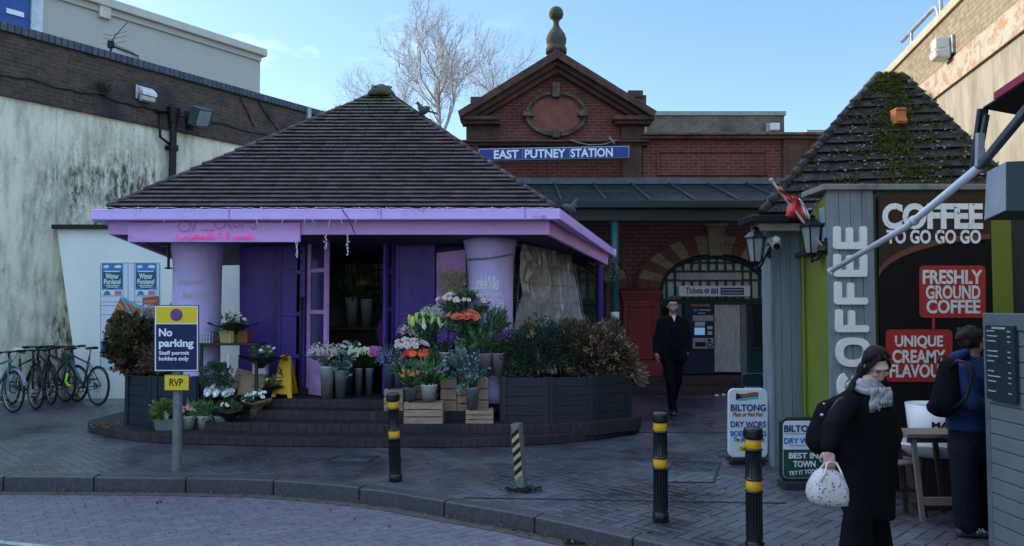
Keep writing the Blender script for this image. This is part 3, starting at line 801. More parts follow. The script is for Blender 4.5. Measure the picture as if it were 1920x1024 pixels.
# voussoirs
k = 17
for ci, c in enumerate(acs[:2]):
    m = MB()
    for band, (q0, q1, g) in enumerate(((1.0, 1.0 + 22 / 104, 0), (1.0 + 22 / 104 + .006, 146 / 104, 1))):
        for i in range(k):
            a0, a1 = math.pi * (i + .012) / k, math.pi * (i + .988) / k
            pts = []
            def pt(a, q):
                ex = rx_ * q; ez = ry_ + (q - 1) * rx_ * (.86 if True else 1)
                return V((c - ex * math.cos(a), YS - .05 - .02 * band, zsp + ez * math.sin(a)))
            for s_ in range(4): pts.append(pt(a0 + (a1 - a0) * s_ / 3, q0))
            for s_ in range(4): pts.append(pt(a1 + (a0 - a1) * s_ / 3, q1))
            m.prism(pts, (0, .10, 0), (i + band * 0) % 2)
    # keystone
    zk0, zk1 = pz(480), pz(426); m.prism([(c - .14, YS - .14, zk0), (c + .14, YS - .14, zk0), (c + .18, YS - .14, zk1), (c - .18, YS - .14, zk1)], (0, .16, 0), 1)
    m.bx(c - .23, YS - .2, zk1, c + .23, YS, zk1 + .06, 1)
    # hood moulding
    pts = []
    for i in range(33):
        a = math.pi * i / 32; q = 1.43; pts.append(V((c - rx_ * q * math.cos(a), YS - .08, zsp + (ry_ + (q - 1) * rx_ * .86) * math.sin(a))))
    m.tube(pts, .035, 6, 0)
    m.build('arch_ring', [M_VRED, M_CREAM], st)
# fanlights, doors inside the arches
yd = YS + .16
def ellz(x, q=1.0): return zsp + ry_ * q * math.sqrt(max(0, 1 - (x / (rx_ * q)) ** 2))
ztr = pz(562)
for ci, c in enumerate(acs[:2]):
    m = MB(); pts = [V((c + rx_ * .99 * math.cos(math.pi * i / 30), yd + .05, zsp + ry_ * .99 * math.sin(math.pi * i / 30))) for i in range(31)]
    m.prism(pts + [V((c - rx_ * .99, yd + .05, ztr)), V((c + rx_ * .99, yd + .05, ztr))], (0, .04, 0))
    f = m.build('fanlight', M_FROST if ci == 0 else mat('dark pane', (.10, .13, .13), .2, var=.4, scale=8), st)
    m = MB(); nb = 13
    for i in range(1, nb):
        x = -rx_ + 2 * rx_ * i / nb; m.bx(c + x - .022, yd - .01, ztr, c + x + .022, yd + .04, ellz(x) - .005)
    rows = [pz(525), pz(508), pz(492)]
    for z in rows:
        if z < ztp - .03:
            hw = rx_ * math.sqrt(max(0, 1 - ((z - zsp) / ry_) ** 2)) if z > zsp else rx_
            m.bx(c - hw, yd - .013, z - .022, c + hw, yd + .037, z + .022)
    pts = [V((c + (rx_ - .045) * math.cos(math.pi * i / 30), yd - .02, zsp + (ry_ - .045) * math.sin(math.pi * i / 30))) for i in range(31)]
    m.tube(pts, .06, 6)
    m.bx(c - rx_, yd - .06, ztr - .10, c + rx_, yd + .06, ztr + .02)
    m.bx(c - rx_, yd - .03, ztr, c - rx_ + .1, yd + .05, zsp + .02); m.bx(c + rx_ - .1, yd - .03, ztr, c + rx_, yd + .05, zsp + .02)
    m.build('glazing_bars', M_GREEN, f)
    if ci == 0:
        m = MB(); m.bx(c - .72, yd - .03, pz(524), c + .6, yd - .015, pz(511)); m.build('long_pane', mat('long pane', (.45, .46, .45), .4), f)
c = acs[0]
m = MB()
m.bx(c - rx_, yd, zf, pxx(1270), yd + .06, ztr - .1); m.bx(pxx(1402), yd, zf, c + rx_, yd + .06, ztr - .1)
m.bx(pxx(1270), yd + .0, pz(566), pxx(1402), yd + .3, ztr - .1)
for xa, xb_ in ((1411, 1440),):
    m.bx(pxx(xa), yd - .03, zf, pxx(xa + 3), yd, ztr - .12); m.bx(pxx(xb_), yd - .03, zf, pxx(xb_ + 4), yd, ztr - .12)
    for y in (564, 657, 700): m.bx(pxx(xa + 3), yd - .03, pz(y), pxx(xb_), yd, pz(y - 5))
m.bx(pxx(1238), yd - .03, zf, pxx(1242), yd, ztr - .12); m.bx(pxx(1266), yd - .03, zf, pxx(1271), yd, ztr - .12); m.bx(pxx(1242), yd - .03, pz(664), pxx(1266), yd, pz(656))
m.build('door_surround', M_GREEN, st, bevel=.006)
m = MB(); m.bx(pxx(1414), yd - .008, pz(652), pxx(1440), yd + .0, pz(566)); m.build('side_window', mat('black glass', (.008, .012, .018), .12), st); m = MB(); m.bx(pxx(1243), yd - .008, pz(652), pxx(1265), yd, pz(575))
m.build('side_window', mat('black glass', (.008, .012, .018), .12), st)
# grey booth front with boarded panel round the ticket machine
M_ALU = mat('brushed grey panel', (.5, .5, .48), .5, .3, var=.3, scale=3, stretch=(6, 6, 1), dirt=(.42, .40, .37), dirtscale=5)
m = MB(); m.bx(pxx(1271), yd - .05, zf, pxx(1281), yd + .3, pz(560)); m.bx(pxx(1391), yd - .05, zf, pxx(1402), yd + .3, pz(560)); m.bx(pxx(1281), yd - .05, pz(566), pxx(1391), yd + .3, pz(560))
m.build('booth_frame', mat('grey frame', (.17, .19, .21), .5, .2), st, bevel=.008)
m = MB(); m.bx(pxx(1341), yd - .02, zf + .05, pxx(1391), yd + .02, pz(567)); m.build('boarded_panel', M_ALU, st, bevel=.005)
# left arch: double green doors
c = acs[1]
m = MB(); m.bx(c - rx_, yd, zf, c + rx_, yd + .06, ztr - .1)
for i in range(4):
    a = c - rx_ + 2 * rx_ * i / 4; b = a + rx_ / 2
    m.bx(a + .03, yd - .04, zf, a + .12, yd, ztr - .1); m.bx(b - .12, yd - .04, zf, b - .03, yd, ztr - .1)
    for z in (zf, zf + .75, ztr - .26): m.bx(a + .12, yd - .037, z, b - .12, yd, z + .12)
m.build('green_door', M_GREEN, st, bevel=.006)
# red panelled pilasters
for xa, xb_ in ((1162, 1236), (1447, 1521), (846, 920)):
    x0, x1 = pxx(xa), pxx(xb_)
    m = MB(); m.bx(x0 + .04, YS - .22, zf, x1 - .04, YS - .01, pz(556)); m.bx(x0 + .0, YS - .26, zf, x1 - .0, YS - .01, zf + .24)
    m.bx(x0 - .03, YS - .28, pz(551), x1 + .03, YS - .01, pz(546)); m.bx(x0, YS - .25, pz(556), x1, YS - .01, pz(551)); m.bx(x0 + .02, YS - .235, pz(562), x1 - .02, YS - .01, pz(556))
    for i in range(11): m.bx(x0 + .05 + i * (x1 - x0 - .1) / 11, YS - .25, pz(561), x0 + .05 + (i + .5) * (x1 - x0 - .1) / 11, YS - .23, pz(558))
    zq0, zq1 = zf + .34, pz(572)
    for a, b, e, g in ((x0 + .14, x0 + .19, zq0, zq1), (x1 - .19, x1 - .14, zq0, zq1), (x0 + .14, x1 - .14, zq0, zq0 + .05), (x0 + .14, x1 - .14, zq1 - .05, zq1)):
        m.bx(a, YS - .245, e, b, YS - .21, g)
    m.build('pilaster', M_CRED, st, bevel=.008)
# cream band and dark frieze under the canopy
m = MB(); m.bx(XL, YS - .07, pz(412), XR, YS, pz(401)); m.bx(XL, YS - .11, pz(401), XR, YS, pz(399)); m.build('cream_band', M_BAND, st)
m = MB(); m.bx(XL, YS - .05, pz(399) + .003, XR, YS, pz(384)); m.build('frieze', mat('dark red frieze', (.05, .016, .02), .6), st)
# parapet wings
zp = pz(262)
m = MB(); x0, x1 = pxx(1165), pxx(1516)
m.bx(pxx(1205), YS, zw, XR - 1.2, YS + .5, zp)
m.build('parapet_wall', M_RED, st)
m = MB(); 
for a, b, y0, y1 in ((1236, 1440, 283, 286), (1236, 1440, 326, 329)): m.bx(pxx(a), YS - .035, pz(y1), pxx(b), YS, pz(y0))
for a, b in ((1233, 1237), (1438, 1442)): m.bx(pxx(a), YS - .035, pz(329), pxx(b), YS, pz(283))
m.build('raised_panel', M_RED, st)
m = MB()
m.bx(pxx(1205), YS - .13, zp, XR - 1.2, YS + .55, zp + .06); m.bx(pxx(1205), YS - .2, zp + .06, XR - 1.2, YS + .6, zp + .12)
m.build('parapet_coping', M_STONE, st, bevel=.015)
for a_, b_ in ((1167, 1204), (868, 897)): m = MB(); m.bx(pxx(a_), YS - .1, zw, pxx(b_), YS + .45, pz(272)); m.build('terracotta_pier', M_TERRA, st, bevel=.01)
m = MB(); m.bx(pxx(1470), YS - .09, zw, pxx(1516), YS, zp - .01)
m.bx(pxx(1478), YS - .11, zw + .2, pxx(1508), YS - .08, zp - .18)
m.build('terracotta_pier', M_TERRA, st, bevel=.01)
# the gable
m = MB(); m.pp([(880, 346), (1205, 346), (1205, 215), (1045, 122), (880, 215)], YS, .5); m.build('gable_wall', M_RED, st)
m = MB()
m.pr(866, 262, 1218, 266, YS - .2, .25); m.pr(869, 266, 1215, 273, YS - .12, .14)
m.pr(874, 232, 934, 262, YS - .08, .1); m.pr(1165, 232, 1209, 262, YS - .08, .1)
m.pr(866, 224, 938, 232, YS - .26, .3); m.pr(862, 217, 936, 224, YS - .34, .36); m.pr(1154, 224, 1222, 232, YS - .26, .3); m.pr(1150, 216, 1228, 224, YS - .34, .36)
# raking cornice in two steps each side
for sg in (-1, 1):
    X = lambda x: 1045 + sg * x
    m.pp([(X(0), 92), (X(187), 208), (X(181), 219), (X(0), 109)], YS - .42, .95)
    m.pp([(X(0), 109.5), (X(180), 219.5), (X(160), 219.5), (X(0), 122)], YS - .28, .5)
    m.pp([(X(0), 122.3), (X(158), 219.3), (X(140), 219.3), (X(0), 135)], YS - .16, .3)
    m.pp([(X(8), 126), (X(104), 184), (X(104), 192), (X(8), 134)], YS - .04, .06)
m.pr(1178, 169, 1206, 182, YS - .1, .45); m.pr(882, 181, 905, 192, YS - .1, .45); m.pr(1174, 178, 1212, 196, YS - .06, .4)
m.pp([(1022, 128), (1045, 112), (1068, 128), (1064, 140), (1026, 140)], YS - .1, .12)
m.build('pediment_cornice', M_TERRA, st, bevel=.012)
# oculus
m = MB(); cx, cy = 1043, 213; kk = 40
def el(a, rx, ry): return (cx + rx * math.cos(a), cy - ry * math.sin(a))
for i in range(kk):
    a0, a1 = 2 * math.pi * i / kk, 2 * math.pi * (i + 1) / kk
    for (r0, r1, dpt) in (((52, 37), (58, 42.5), .1), ((47, 33.5), (52, 37), .05)):
        m.pp([el(a0, *r0), el(a0, *r1), el(a1, *r1), el(a1, *r0)], YS - dpt, dpt + .02)
for (x0, y0, x1, y1) in ((1036, 155, 1050, 181), (1036, 241, 1050, 258), (981, 207, 1001, 217), (1084, 207, 1103, 217)):
    m.pr(x0, y0, x1, y1, YS - .17, .2)
f = m.build('oculus_surround', M_STONE, st, bevel=.008)
m = MB(); m.pp([el(2 * math.pi * i / kk, 48, 34) for i in range(kk)], YS - .02, .03); m.build('oculus_panel', mat('oculus plaster', (.24, .075, .05), .85, var=.3, scale=5, dirt=(.13, .09, .07), dirtscale=3), st)
# finial
b = P(1045, 93, YS); rr = YS / FPX
prof = [(20, -6), (20, 3), (17.5, 6), (17.5, 10), (19, 15), (19.5, 22), (17, 30), (12, 38), (7.5, 44), (6, 48), (5, 54), (6.5, 56), (6.5, 58), (8, 59.5), (11.5, 62), (13.6, 67), (14, 71), (13, 76), (10, 81), (5, 84), (.01, 85)]
m = MB(); m.lathe([(r * rr, z * rr) for r, z in prof], (b.x - .02, YS + .05, b.z), 20)
m.build('finial', mat('mossy stone', (.065, .058, .048), .9, var=.4, scale=12, bump=.6, dirt=(.06, .07, .03), dirtscale=4), st)
# flaky bits on top of parapet
# canopy
yc = 13.6; zc1 = pz(345); zc0 = P(960, 377, yc).z; xa, xb_ = -4.8, 6.6
m = MB(); m.prism([(xa, yc, zc0), (xa, YS - .02, zc1), (xa, YS - .02, zc1 - .05), (xa, yc, zc0 - .05)], (xb_ - xa, 0, 0)); cn = m.build('canopy', M_ROOFM, st)
m = MB()
for i in range(15):
    x = xa + .05 + i * (xb_ - xa) / 14.2; m.prism([(x, yc, zc0 + .001), (x, YS - .03, zc1 + .001), (x, YS - .03, zc1 + .045), (x, yc, zc0 + .045)], (.035, 0, 0))
m.prism([(xa, (yc + YS) / 2 - .02, (zc0 + zc1) / 2), (xa, (yc + YS) / 2 + .02, (zc0 + zc1) / 2 + .012), (xa, (yc + YS) / 2 + .02, (zc0 + zc1) / 2 + .03), (xa, (yc + YS) / 2 - .02, (zc0 + zc1) / 2 + .02)], (xb_ - xa, 0, 0))
m.build('rolled_seam', mat('glazing bar', (.03, .04, .045), .5), cn)
m = MB(); m.bx(xa, YS - .14, zc1 - .02, xb_, YS - .012, zc1 + .11); m.build('flashing', mat('lead flashing', (.09, .11, .13), .45, .2, var=.3), cn)
m = MB(); m.bx(xa, yc - .14, zc0 - .14, xb_, yc + .0, zc0 - .0); m.bx(xa, yc + .02, zc0 - .36, xb_, yc + .12, zc0 - .055); m.build('gutter', mat('black green gutter', (.010, .022, .022), .4), cn, bevel=.01)
for i in range(9):
    x = pxx(1153, yc + .07) + (i - 5) * 1.9
    if not xa < x < xb_: continue
    m = MB(); m.bar((x, yc + .12, zc0 - .2), (x, YS - .02, zc1 - .25), .05, .1); m.build('rafter', M_GREEN, st)
for xx in (1153, ):
    x = pxx(xx, yc + .07); m = MB(); m.lathe([(.1, 0), (.1, .18), (.07, .24), (.07, 2.5), (.09, 2.55), (.07, 2.6), (.07, zc0 - .37)], (x, yc + .07, 0), 16); p_ = m.build('canopy_post', M_TEAL, st)
    m = MB(); m.lathe([(.074, P(960, 600, yc).z), (.074, P(960, 585, yc).z)], (x, yc + .07, 0), 16); m.build('white_notice', mat('white plate', (.75, .75, .75), .5), p_)
for x in (pxx(1153, yc + .07) - 4.4, pxx(1153, yc + .07) + 4.4):
    m = MB(); m.lathe([(.1, 0), (.1, .18), (.07, .24), (.07, 2.5), (.09, 2.55), (.07, 2.6), (.07, zc0 - .37)], (x, yc + .07, 0), 16); m.build('canopy_post', M_TEAL, st)
# step up to the doors
M_STEPB = brickmat('dark step brick', (.055, .035, .032), (.04, .028, .028), (.016, .013, .013), .075, .5, .006, rough=.7, var=.35)
m = MB(); m.bx(-4.8, 14.8, 0, XR - .5, YS + .2, .135); m.bx(-4.8, 15.05, .135, XR - .5, YS + .2, zf); m.build('doorstep', M_STEPB, st, bevel=.01)
# ivy and rope on the string course
m = MB(); pts = [P(x, y, YS - .24) for x, y in ((1068, 262), (1085, 268), (1105, 272), (1130, 271), (1150, 266), (1156, 262))]; m.tube(pts, .012, 5); m.tube([P(1142, 258, YS - .25), P(1147, 263, YS - .3), P(1152, 270, YS - .28)], .022, 6)
m.build('loose_cable', mat('pale cable', (.28, .25, .22), .6), st)

# name sign
t = thing('station_sign', (P(1038, 299, YS - .35).x, YS - .35, P(1038, 299, YS - .35).z), 'long blue enamel station name sign with white capitals below the gable', 'sign')
SY = YS - .42
def sg(x, y): # the sign hangs a touch out of level
    return (x, y + (1038 - x) * .02)
m = MB(); m.pp([sg(897, 276), sg(1180, 276), sg(1180, 299), sg(897, 299)], SY, .09); m.build('frame', mat('sign frame', (.22, .3, .38), .4, .3), t, bevel=.008)
M_SBLUE = mat('enamel blue', (.008, .022, .22), .25, var=.1, coat=.3)
m = MB()
for a, b in ((899, 979.3), (980.7, 1067.3), (1068.7, 1178)): m.pp([sg(a, 278), sg(b, 278), sg(b, 297), sg(a, 297)], SY - .012, .02)
m.build('enamel_panel', M_SBLUE, t, bevel=.003)
for s_, a, b in (('EAST', 926, 972.5), ('PUTNEY', 984, 1060.5), ('STATION', 1070, 1149)):
    m = MB(); o_ = P(*sg(a, 296), SY - .016); txt(m, s_, o_, P(*sg(b, 296), SY - .016) - o_, P(*sg(a, 279.5), SY - .016) - o_, bold=.028); m.build('lettering', mat('enamel white', (.82, .84, .88), .35, var=.03), t)

# tickets sign
t = thing('tickets_sign', (P(1340, 556, YS - .1).x, YS - .1, P(1340, 556, YS - .1).z), 'white box sign reading Tickets above the ticket machine', 'sign')
TY = YS - .12
m = MB(); m.pr(1273, 536, 1407, 556, TY, .2); m.build('box', mat('sign light grey', (.82, .84, .86), .4, var=.05), t, bevel=.01)
M_NAVY = mat('navy ink', (.02, .035, .16), .4)
m = MB(); ptxt(m, 'Tickets', 1286, 539, 1318, 550.5, TY - .002, bold=.02)
for i in range(20):
    a0, a1 = 2 * math.pi * i / 20, 2 * math.pi * (i + 1) / 20
    m.pp([(1325 + r * math.cos(a), 545.5 + r * math.sin(a)) for r, a in ((2.6, a0), (4.6, a0), (4.6, a1), (2.6, a1))], TY - .003, .004)
m.pr(1321.5, 544.6, 1328.5, 546.6, TY - .005, .003)
m.pr(1344, 541, 1346.5, 551, TY - .003, .004); m.pr(1351, 539.5, 1395, 553, TY - .003, .004); m.build('lettering', M_NAVY, t)
m = MB(); m.pr(1333, 541, 1343, 551, TY - .003, .004); m.build('card_symbol', mat('card blue', (.05, .25, .5), .4), t)
m = MB(); m.pr(1353, 543, 1392, 544.6, TY - .006, .003); m.pr(1353, 548.5, 1393, 550, TY - .006, .003); m.build('small_print', mat('print white', (.6, .62, .75), .5), t)

# ticket machine
t = thing('ticket_machine', (P(1315, 702, YS).x, YS, zf), 'dark blue ticket machine set beside a boarded grey panel', 'ticket machine')
MY = YS + .02
M_MACH = mat('machine navy', (.018, .03, .06), .35, var=.15)
m = MB(); m.pr(1282, 566, 1340, 702, MY, .5); m.build('cabinet', M_MACH, t, bevel=.012)
m = MB(); m.pr(1296, 571, 1331, 574.5, MY - .01, .01); m.build('header_strip', mat('amber text', (.4, .16, .06), .5, var=.5, scale=60), t)
m = MB()
for x0, y0, x1, y1 in ((1310, 580, 1333, 583), (1309, 586, 1322, 588.5), (1338, 600, 1338.5, 601)): m.pr(x0, y0, x1, y1, MY - .006, .006)
m.build('lettering', mat('pale print', (.35, .4, .48), .5), t)
m = MB(); m.pr(1300, 579, 1307, 584, MY - .006, .006); m.build('card_symbol', mat('card blue', (.05, .25, .5), .4), t)
M_STEEL = mat('machine steel', (.38, .39, .4), .4, .4, var=.15)
m = MB(); m.pr(1299, 591.5, 1338, 602, MY - .03, .03); m.build('steel_panel', M_STEEL, t, bevel=.006); m = MB(); m.pr(1299, 634, 1338, 654, MY - .04, .04); m.build('steel_panel', M_STEEL, t, bevel=.006)
m = MB(); m.pr(1303, 603.5, 1322, 612, MY - .012, .012); m.pr(1326, 612, 1336, 617.5, MY - .012, .012); m.pr(1327, 621, 1335, 628, MY - .012, .012); m.build('label_plate', mat('pale label', (.5, .54, .56), .5, var=.2, scale=40), t)
m = MB(); m.pr(1302.5, 614.5, 1321.5, 628, MY - .012, .012); m.build('screen', mat('lit screen', (.16, .32, .52), .2, emit=.25), t)
m = MB(); m.pr(1304, 641.5, 1323, 649.5, MY - .055, .02); m.pr(1327, 636, 1333, 640, MY - .055, .02); m.build('ticket_slot', M_BLACKPL, t)
m = MB()
for i in range(18):
    a0, a1 = 2 * math.pi * i / 18, 2 * math.pi * (i + 1) / 18
    m.pp([(1331.5 + r * math.cos(a), 647 + r * math.sin(a)) for r, a in ((3.6, a0), (5.2, a0), (5.2, a1), (3.6, a1))], MY - .06, .02)
m.build('reader_ring', M_BLACKPL, t)

# brick block behind the station
t = thing('rear_building', (P(1340, 262, 24).x, 24, 0), 'plain weathered stock brick building rising behind the station parapet', 'building')
M_OLDB = brickmat('old buff brick', (.20, .165, .12), (.14, .12, .09), (.13, .12, .10), .23, .078, .009, rough=.9, dirt=(.07, .07, .055), dirtpos=(.45, .7))
a, b = P(1212, 212, 24), P(1470, 212, 24)
m = MB(); m.bx(a.x, 24, 0, b.x, 31, a.z - .08); m.build('wall', M_OLDB, t)
m = MB(); m.bx(a.x - .03, 23.95, a.z - .08, b.x + .05, 31.05, a.z + .05); m.build('coping', mat('cope grey', (.3, .29, .26), .8), t)
q = P(1450, 240, 23.9)
t = thing('rear_floodlight', q, 'small white floodlight on the brick building behind the station', 'wall light')
m = MB(); m.box(q + V((0, -.12, 0)), (.3, .16, .24)); m.build('lens', M_LENS, t, bevel=.03)
m = MB(); m.box(q + V((-.04, .02, 0)), (.4, .12, .28)); m.build('housing', M_GREYMET, t, bevel=.02)
t = thing('far_pale_building', (P(1530, 300, 26).x, 26, 0), 'pale rendered block glimpsed between the station and the mossy roof', 'building')
a, b = P(1514, 250, 26), P(1600, 250, 26)
m = MB(); m.bx(a.x, 26, 0, b.x, 32, a.z); m.build('wall', mat('pale cream wall', (.5, .49, .44), .8), t)
m = MB(); m.bx(a.x - .05, 25.9, a.z, b.x, 32, a.z + .1); m.build('coping', M_BAND, t)

# ------------------------------------------------------------------ bare trees
M_BARK = mat('pale bark', (.44, .42, .40), .8, var=.25, scale=4)
def tree(px, pyb, Y, htpx, spread, seed, label, r0, lev=6, gnarl=.2, group='bare trees behind the roofs'):
    r = random.Random(seed); b = P(px, pyb, Y); sc_ = Y / FPX
    H = htpx * sc_
    t = thing('bare_tree', (b.x, Y, 0), label, 'tree', group)
    m = MB(); mt = MB()
    mt.tube([V((b.x + .15, Y, 0)), V((b.x, Y, b.z * .5)), V((b.x, Y, b.z))], r0 * 1.5, 10, r2=r0)
    def grow(p, d, ln, rad, k):
        pts = [p]; q = p.copy(); dd = d.copy(); nseg = 4 if k < 3 else 3
        for i in range(nseg):
            dd = (dd + rv(r) * gnarl + V((0, 0, .06 if k < 4 else .12))).normalized(); q = q + dd * ln / nseg; pts.append(q.copy())
        (mt if k < 1 else m).tube(pts, rad, 7 if k < 2 else (5 if k < 4 else 3), r2=rad * .68)
        if k >= lev: return
        n2 = 2 if r.random() < .45 else 3
        for i in range(n2):
            a = r.uniform(0, 6.28); u, v = frame_of(dd); sp = r.uniform(.38, .75) * spread
            nd = (dd + (u * math.cos(a) + v * math.sin(a)) * sp).normalized()
            grow(q, nd, ln * r.uniform(.66, .88), rad * (.66 if n2 == 2 else .58), k + 1)
        if k >= 1:
            for i in range(2):
                c_ = pts[r.randrange(1, len(pts) - 1)]; nd = (dd + rv(r) * .9 * spread).normalized()
                grow(c_, nd, ln * .55, rad * .42, min(lev, k + 2))
    for i in range(3):
        a = 2.1 * i + r.uniform(-.4, .4)
        grow(b + V((0, 0, -.05 * i)), V((.34 * spread * math.cos(a), .34 * spread * math.sin(a), 1)).normalized(), H * .27, r0 * .62, 1)
    mt.build('trunk', M_BARK, t); m.build('crown', M_BARK, t)
tree(826, 262, 24, 268, 1.15, 13, 'tall bare tree with forking pale limbs between the tiled roof and the gable', .10, lev=7, gnarl=.22)
tree(735, 270, 27, 185, 1.3, 7, 'bushy bare tree with fine twigs behind the top of the florist roof', .06, lev=7, gnarl=.3)
tree(925, 260, 27, 225, 1.3, 9, 'bare twiggy tree half hidden behind the station gable', .06, lev=7, gnarl=.3)
tree(650, 262, 32, 100, 1.2, 21, 'small far bare tree above the end of the brick wall', .07, lev=5, gnarl=.3)
# ------------------------------------------------------------------ florist kiosk
def tile_face(mb, a, b, c, d, rows, tw, seed, lift=.036, moss=None):
    """plain tiles laid course by course on the quad a-b (eave) c-d (top; c above b)"""
    r = random.Random(seed); a, b, c, d = map(V, (a, b, c, d))
    u = (b - a).normalized(); nn = u.cross(((c + d) / 2 - (a + b) / 2)).normalized()
    if nn.z < 0: nn = -nn
    for i in range(rows):
        t0, t1 = i / rows, min(1, (i + 1.12) / rows)
        l0, r0, l1, r1 = a.lerp(d, t0), b.lerp(c, t0), a.lerp(d, t1), b.lerp(c, t1)
        base0 = l0; s0a, s0b = 0, (r0 - l0).dot(u); s1a, s1b = (l1 - l0).dot(u), (r1 - l0).dot(u)
        up = (l1 - l0) - u * (l1 - l0).dot(u)
        shift = (tw / 2 if i % 2 else 0) + r.uniform(-.015, .015)
        k0 = int(s0a // tw) - 1; s = k0 * tw + shift - ((a - l0).dot(u) % tw) * 0
        while s < s0b:
            e = s + tw - .006
            p0, p1 = max(s, s0a), min(e, s0b)
            q0, q1 = max(s, s1a), min(e, s1b)
            if p1 - p0 > .01:
                if q1 < q0: q0 = q1 = min(max((s + e) / 2, s1a), s1b)
                h = lift * r.uniform(.94, 1.08); h2 = h; sk = r.uniform(-.03, .03) if r.random() < .02 else r.uniform(-.003, .003)
                B0, B1 = l0 + u * p0 + nn * h + up * sk, l0 + u * p1 + nn * h2 + up * sk
                T0, T1 = l0 + up + u * q0 + nn * .003, l0 + up + u * q1 + nn * .003
                C0, C1 = B0 - nn * .013 + up * .01, B1 - nn * .013 + up * .01
                mb.add([B0, B1, T1, T0, C0, C1], [(0, 1, 2, 3), (4, 5, 1, 0), (4, 0, 3), (5, 2, 1), (4, 3, 2, 5)])
            s += tw
    mb.add([a - nn * .01, b - nn * .01, c - nn * .01, d - nn * .01], [(0, 1, 2, 3)])
def tilemat(name, base, island, mosscol, mz0, mz1, mthr=(.5, .62), lichen=(.3, .3, .28), msc=4.):
    m = mat(name, base, .75, var=.35, scale=7, bump=.35, bscale=50, island=island)
    n, l = m.node_tree.nodes, m.node_tree.links; b = n['Principled BSDF']
    src = b.inputs['Base Color'].links[0].from_socket
    t = n.new('ShaderNodeTexCoord'); sp = n.new('ShaderNodeSeparateXYZ'); l.new(t.outputs['Object'], sp.inputs[0])
    mr = n.new('ShaderNodeMapRange'); mr.inputs[1].default_value = mz0; mr.inputs[2].default_value = mz1; mr.inputs[3].default_value = -.12; mr.inputs[4].default_value = .16; l.new(sp.outputs[2], mr.inputs[0])
    nz = n.new('ShaderNodeTexNoise'); nz.inputs['Scale'].default_value = msc; nz.inputs['Detail'].default_value = 9; nz.inputs['Roughness'].default_value = .7; l.new(t.outputs['Object'], nz.inputs[0])
    ad = n.new('ShaderNodeMath'); ad.operation = 'ADD'; l.new(nz.outputs[0], ad.inputs[0]); l.new(mr.outputs[0], ad.inputs[1])
    rp = n.new('ShaderNodeMapRange'); rp.inputs[1].default_value = mthr[0]; rp.inputs[2].default_value = mthr[1]; l.new(ad.outputs[0], rp.inputs[0])
    mx_ = n.new('ShaderNodeMixRGB'); l.new(rp.outputs[0], mx_.inputs[0]); l.new(src, mx_.inputs[1]); mx_.inputs[2].default_value = (*mosscol, 1)
    vo = n.new('ShaderNodeTexNoise'); vo.inputs['Scale'].default_value = 16; vo.inputs['Detail'].default_value = 3; l.new(t.outputs['Object'], vo.inputs[0])
    r2 = n.new('ShaderNodeMapRange'); r2.inputs[1].default_value = .66; r2.inputs[2].default_value = .72; l.new(vo.outputs[0], r2.inputs[0])
    m2 = n.new('ShaderNodeMixRGB'); l.new(r2.outputs[0], m2.inputs[0]); l.new(mx_.outputs[0], m2.inputs[1]); m2.inputs[2].default_value = (*lichen, 1)
    l.new(m2.outputs[0], b.inputs['Base Color'])
    return m
M_LILAC = mat('lilac paint', (.72, .40, .80), .5, var=.08, scale=2.5, bump=.12, bscale=40, dirt=(.36, .19, .44), dirtscale=2.2, dirtpos=(.56, .75), stretch=(.6, .6, 2))
M_GUT = mat('lilac gutter paint', (.68, .46, .90), .4, var=.07, scale=3, dirt=(.34, .22, .46), dirtscale=4, dirtpos=(.58, .72), bump=.1, bscale=20)
M_COLM = mat('lilac column paint', (.62, .50, .84), .55, var=.08, scale=2, bump=.15, bscale=30, dirt=(.36, .25, .54), dirtscale=1.8, dirtpos=(.52, .75), stretch=(1, 1, .5))
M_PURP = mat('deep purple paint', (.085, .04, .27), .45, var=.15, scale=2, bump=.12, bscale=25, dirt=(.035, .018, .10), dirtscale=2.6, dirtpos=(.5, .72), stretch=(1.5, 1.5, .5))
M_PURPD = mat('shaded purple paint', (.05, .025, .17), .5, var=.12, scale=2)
M_PINKP = mat('pinkish lilac paint', (.55, .29, .58), .5, var=.1, scale=3, dirt=(.25, .13, .3), dirtscale=2)
FK = thing('flower_kiosk', (-2.2, 11.2, 0), 'lilac and purple flower kiosk with a broad brown tiled pyramid roof', 'flower kiosk')
YF = 9.4
zg1, zg0 = P(960, 391.5, YF).z, P(960, 412, YF).z        # gutter band
A, B = P(170, 392, YF), P(1050, 391, YF)
C, D = P(1153.5, 468, 13.35), V((-5.6, 13.35, 2.72))
gh = zg1 - zg0
def band(mb, pts, h, thick, drop=0.0, ins=0.0, mi=0):
    pass
def lerp(a, b, t): return a + (b - a) * t
apex = P(715, 172, 11.4)
# gutter boxes along the eaves (front and both sides), dropping slightly to the back as seen
def eave_board(mb, p, q, top_off, h, inset, thick):
    d = (q - p); d.z = 0; d.normalize(); nrm = V((d.y, -d.x, 0))          # outward for p->q with building on the left hand side
    o = -nrm * inset
    p1, q1 = p + o + V((0, 0, -top_off)), q + o + V((0, 0, -top_off))
    mb.prism([p1, q1, q1 - V((0, 0, h)), p1 - V((0, 0, h))], -nrm * thick)
m = MB(); eave_board(m, A, B, 0, gh, 0, .13); g1 = m.build('gutter', M_GUT, FK, bevel=.012)
m = MB(); eave_board(m, B + V((.003, .005, 0)), C, 0, gh, 0, .13); m.build('gutter', M_GUT, FK, bevel=.012)
m = MB(); eave_board(m, D, A + V((-.003, .005, 0)), 0, gh, 0, .13); m.build('gutter', M_GUT, FK, bevel=.012)
m = MB(); eave_board(m, C, D, 0, gh, 0, .13); m.build('gutter', M_GUT, FK, bevel=.012)
m = MB()
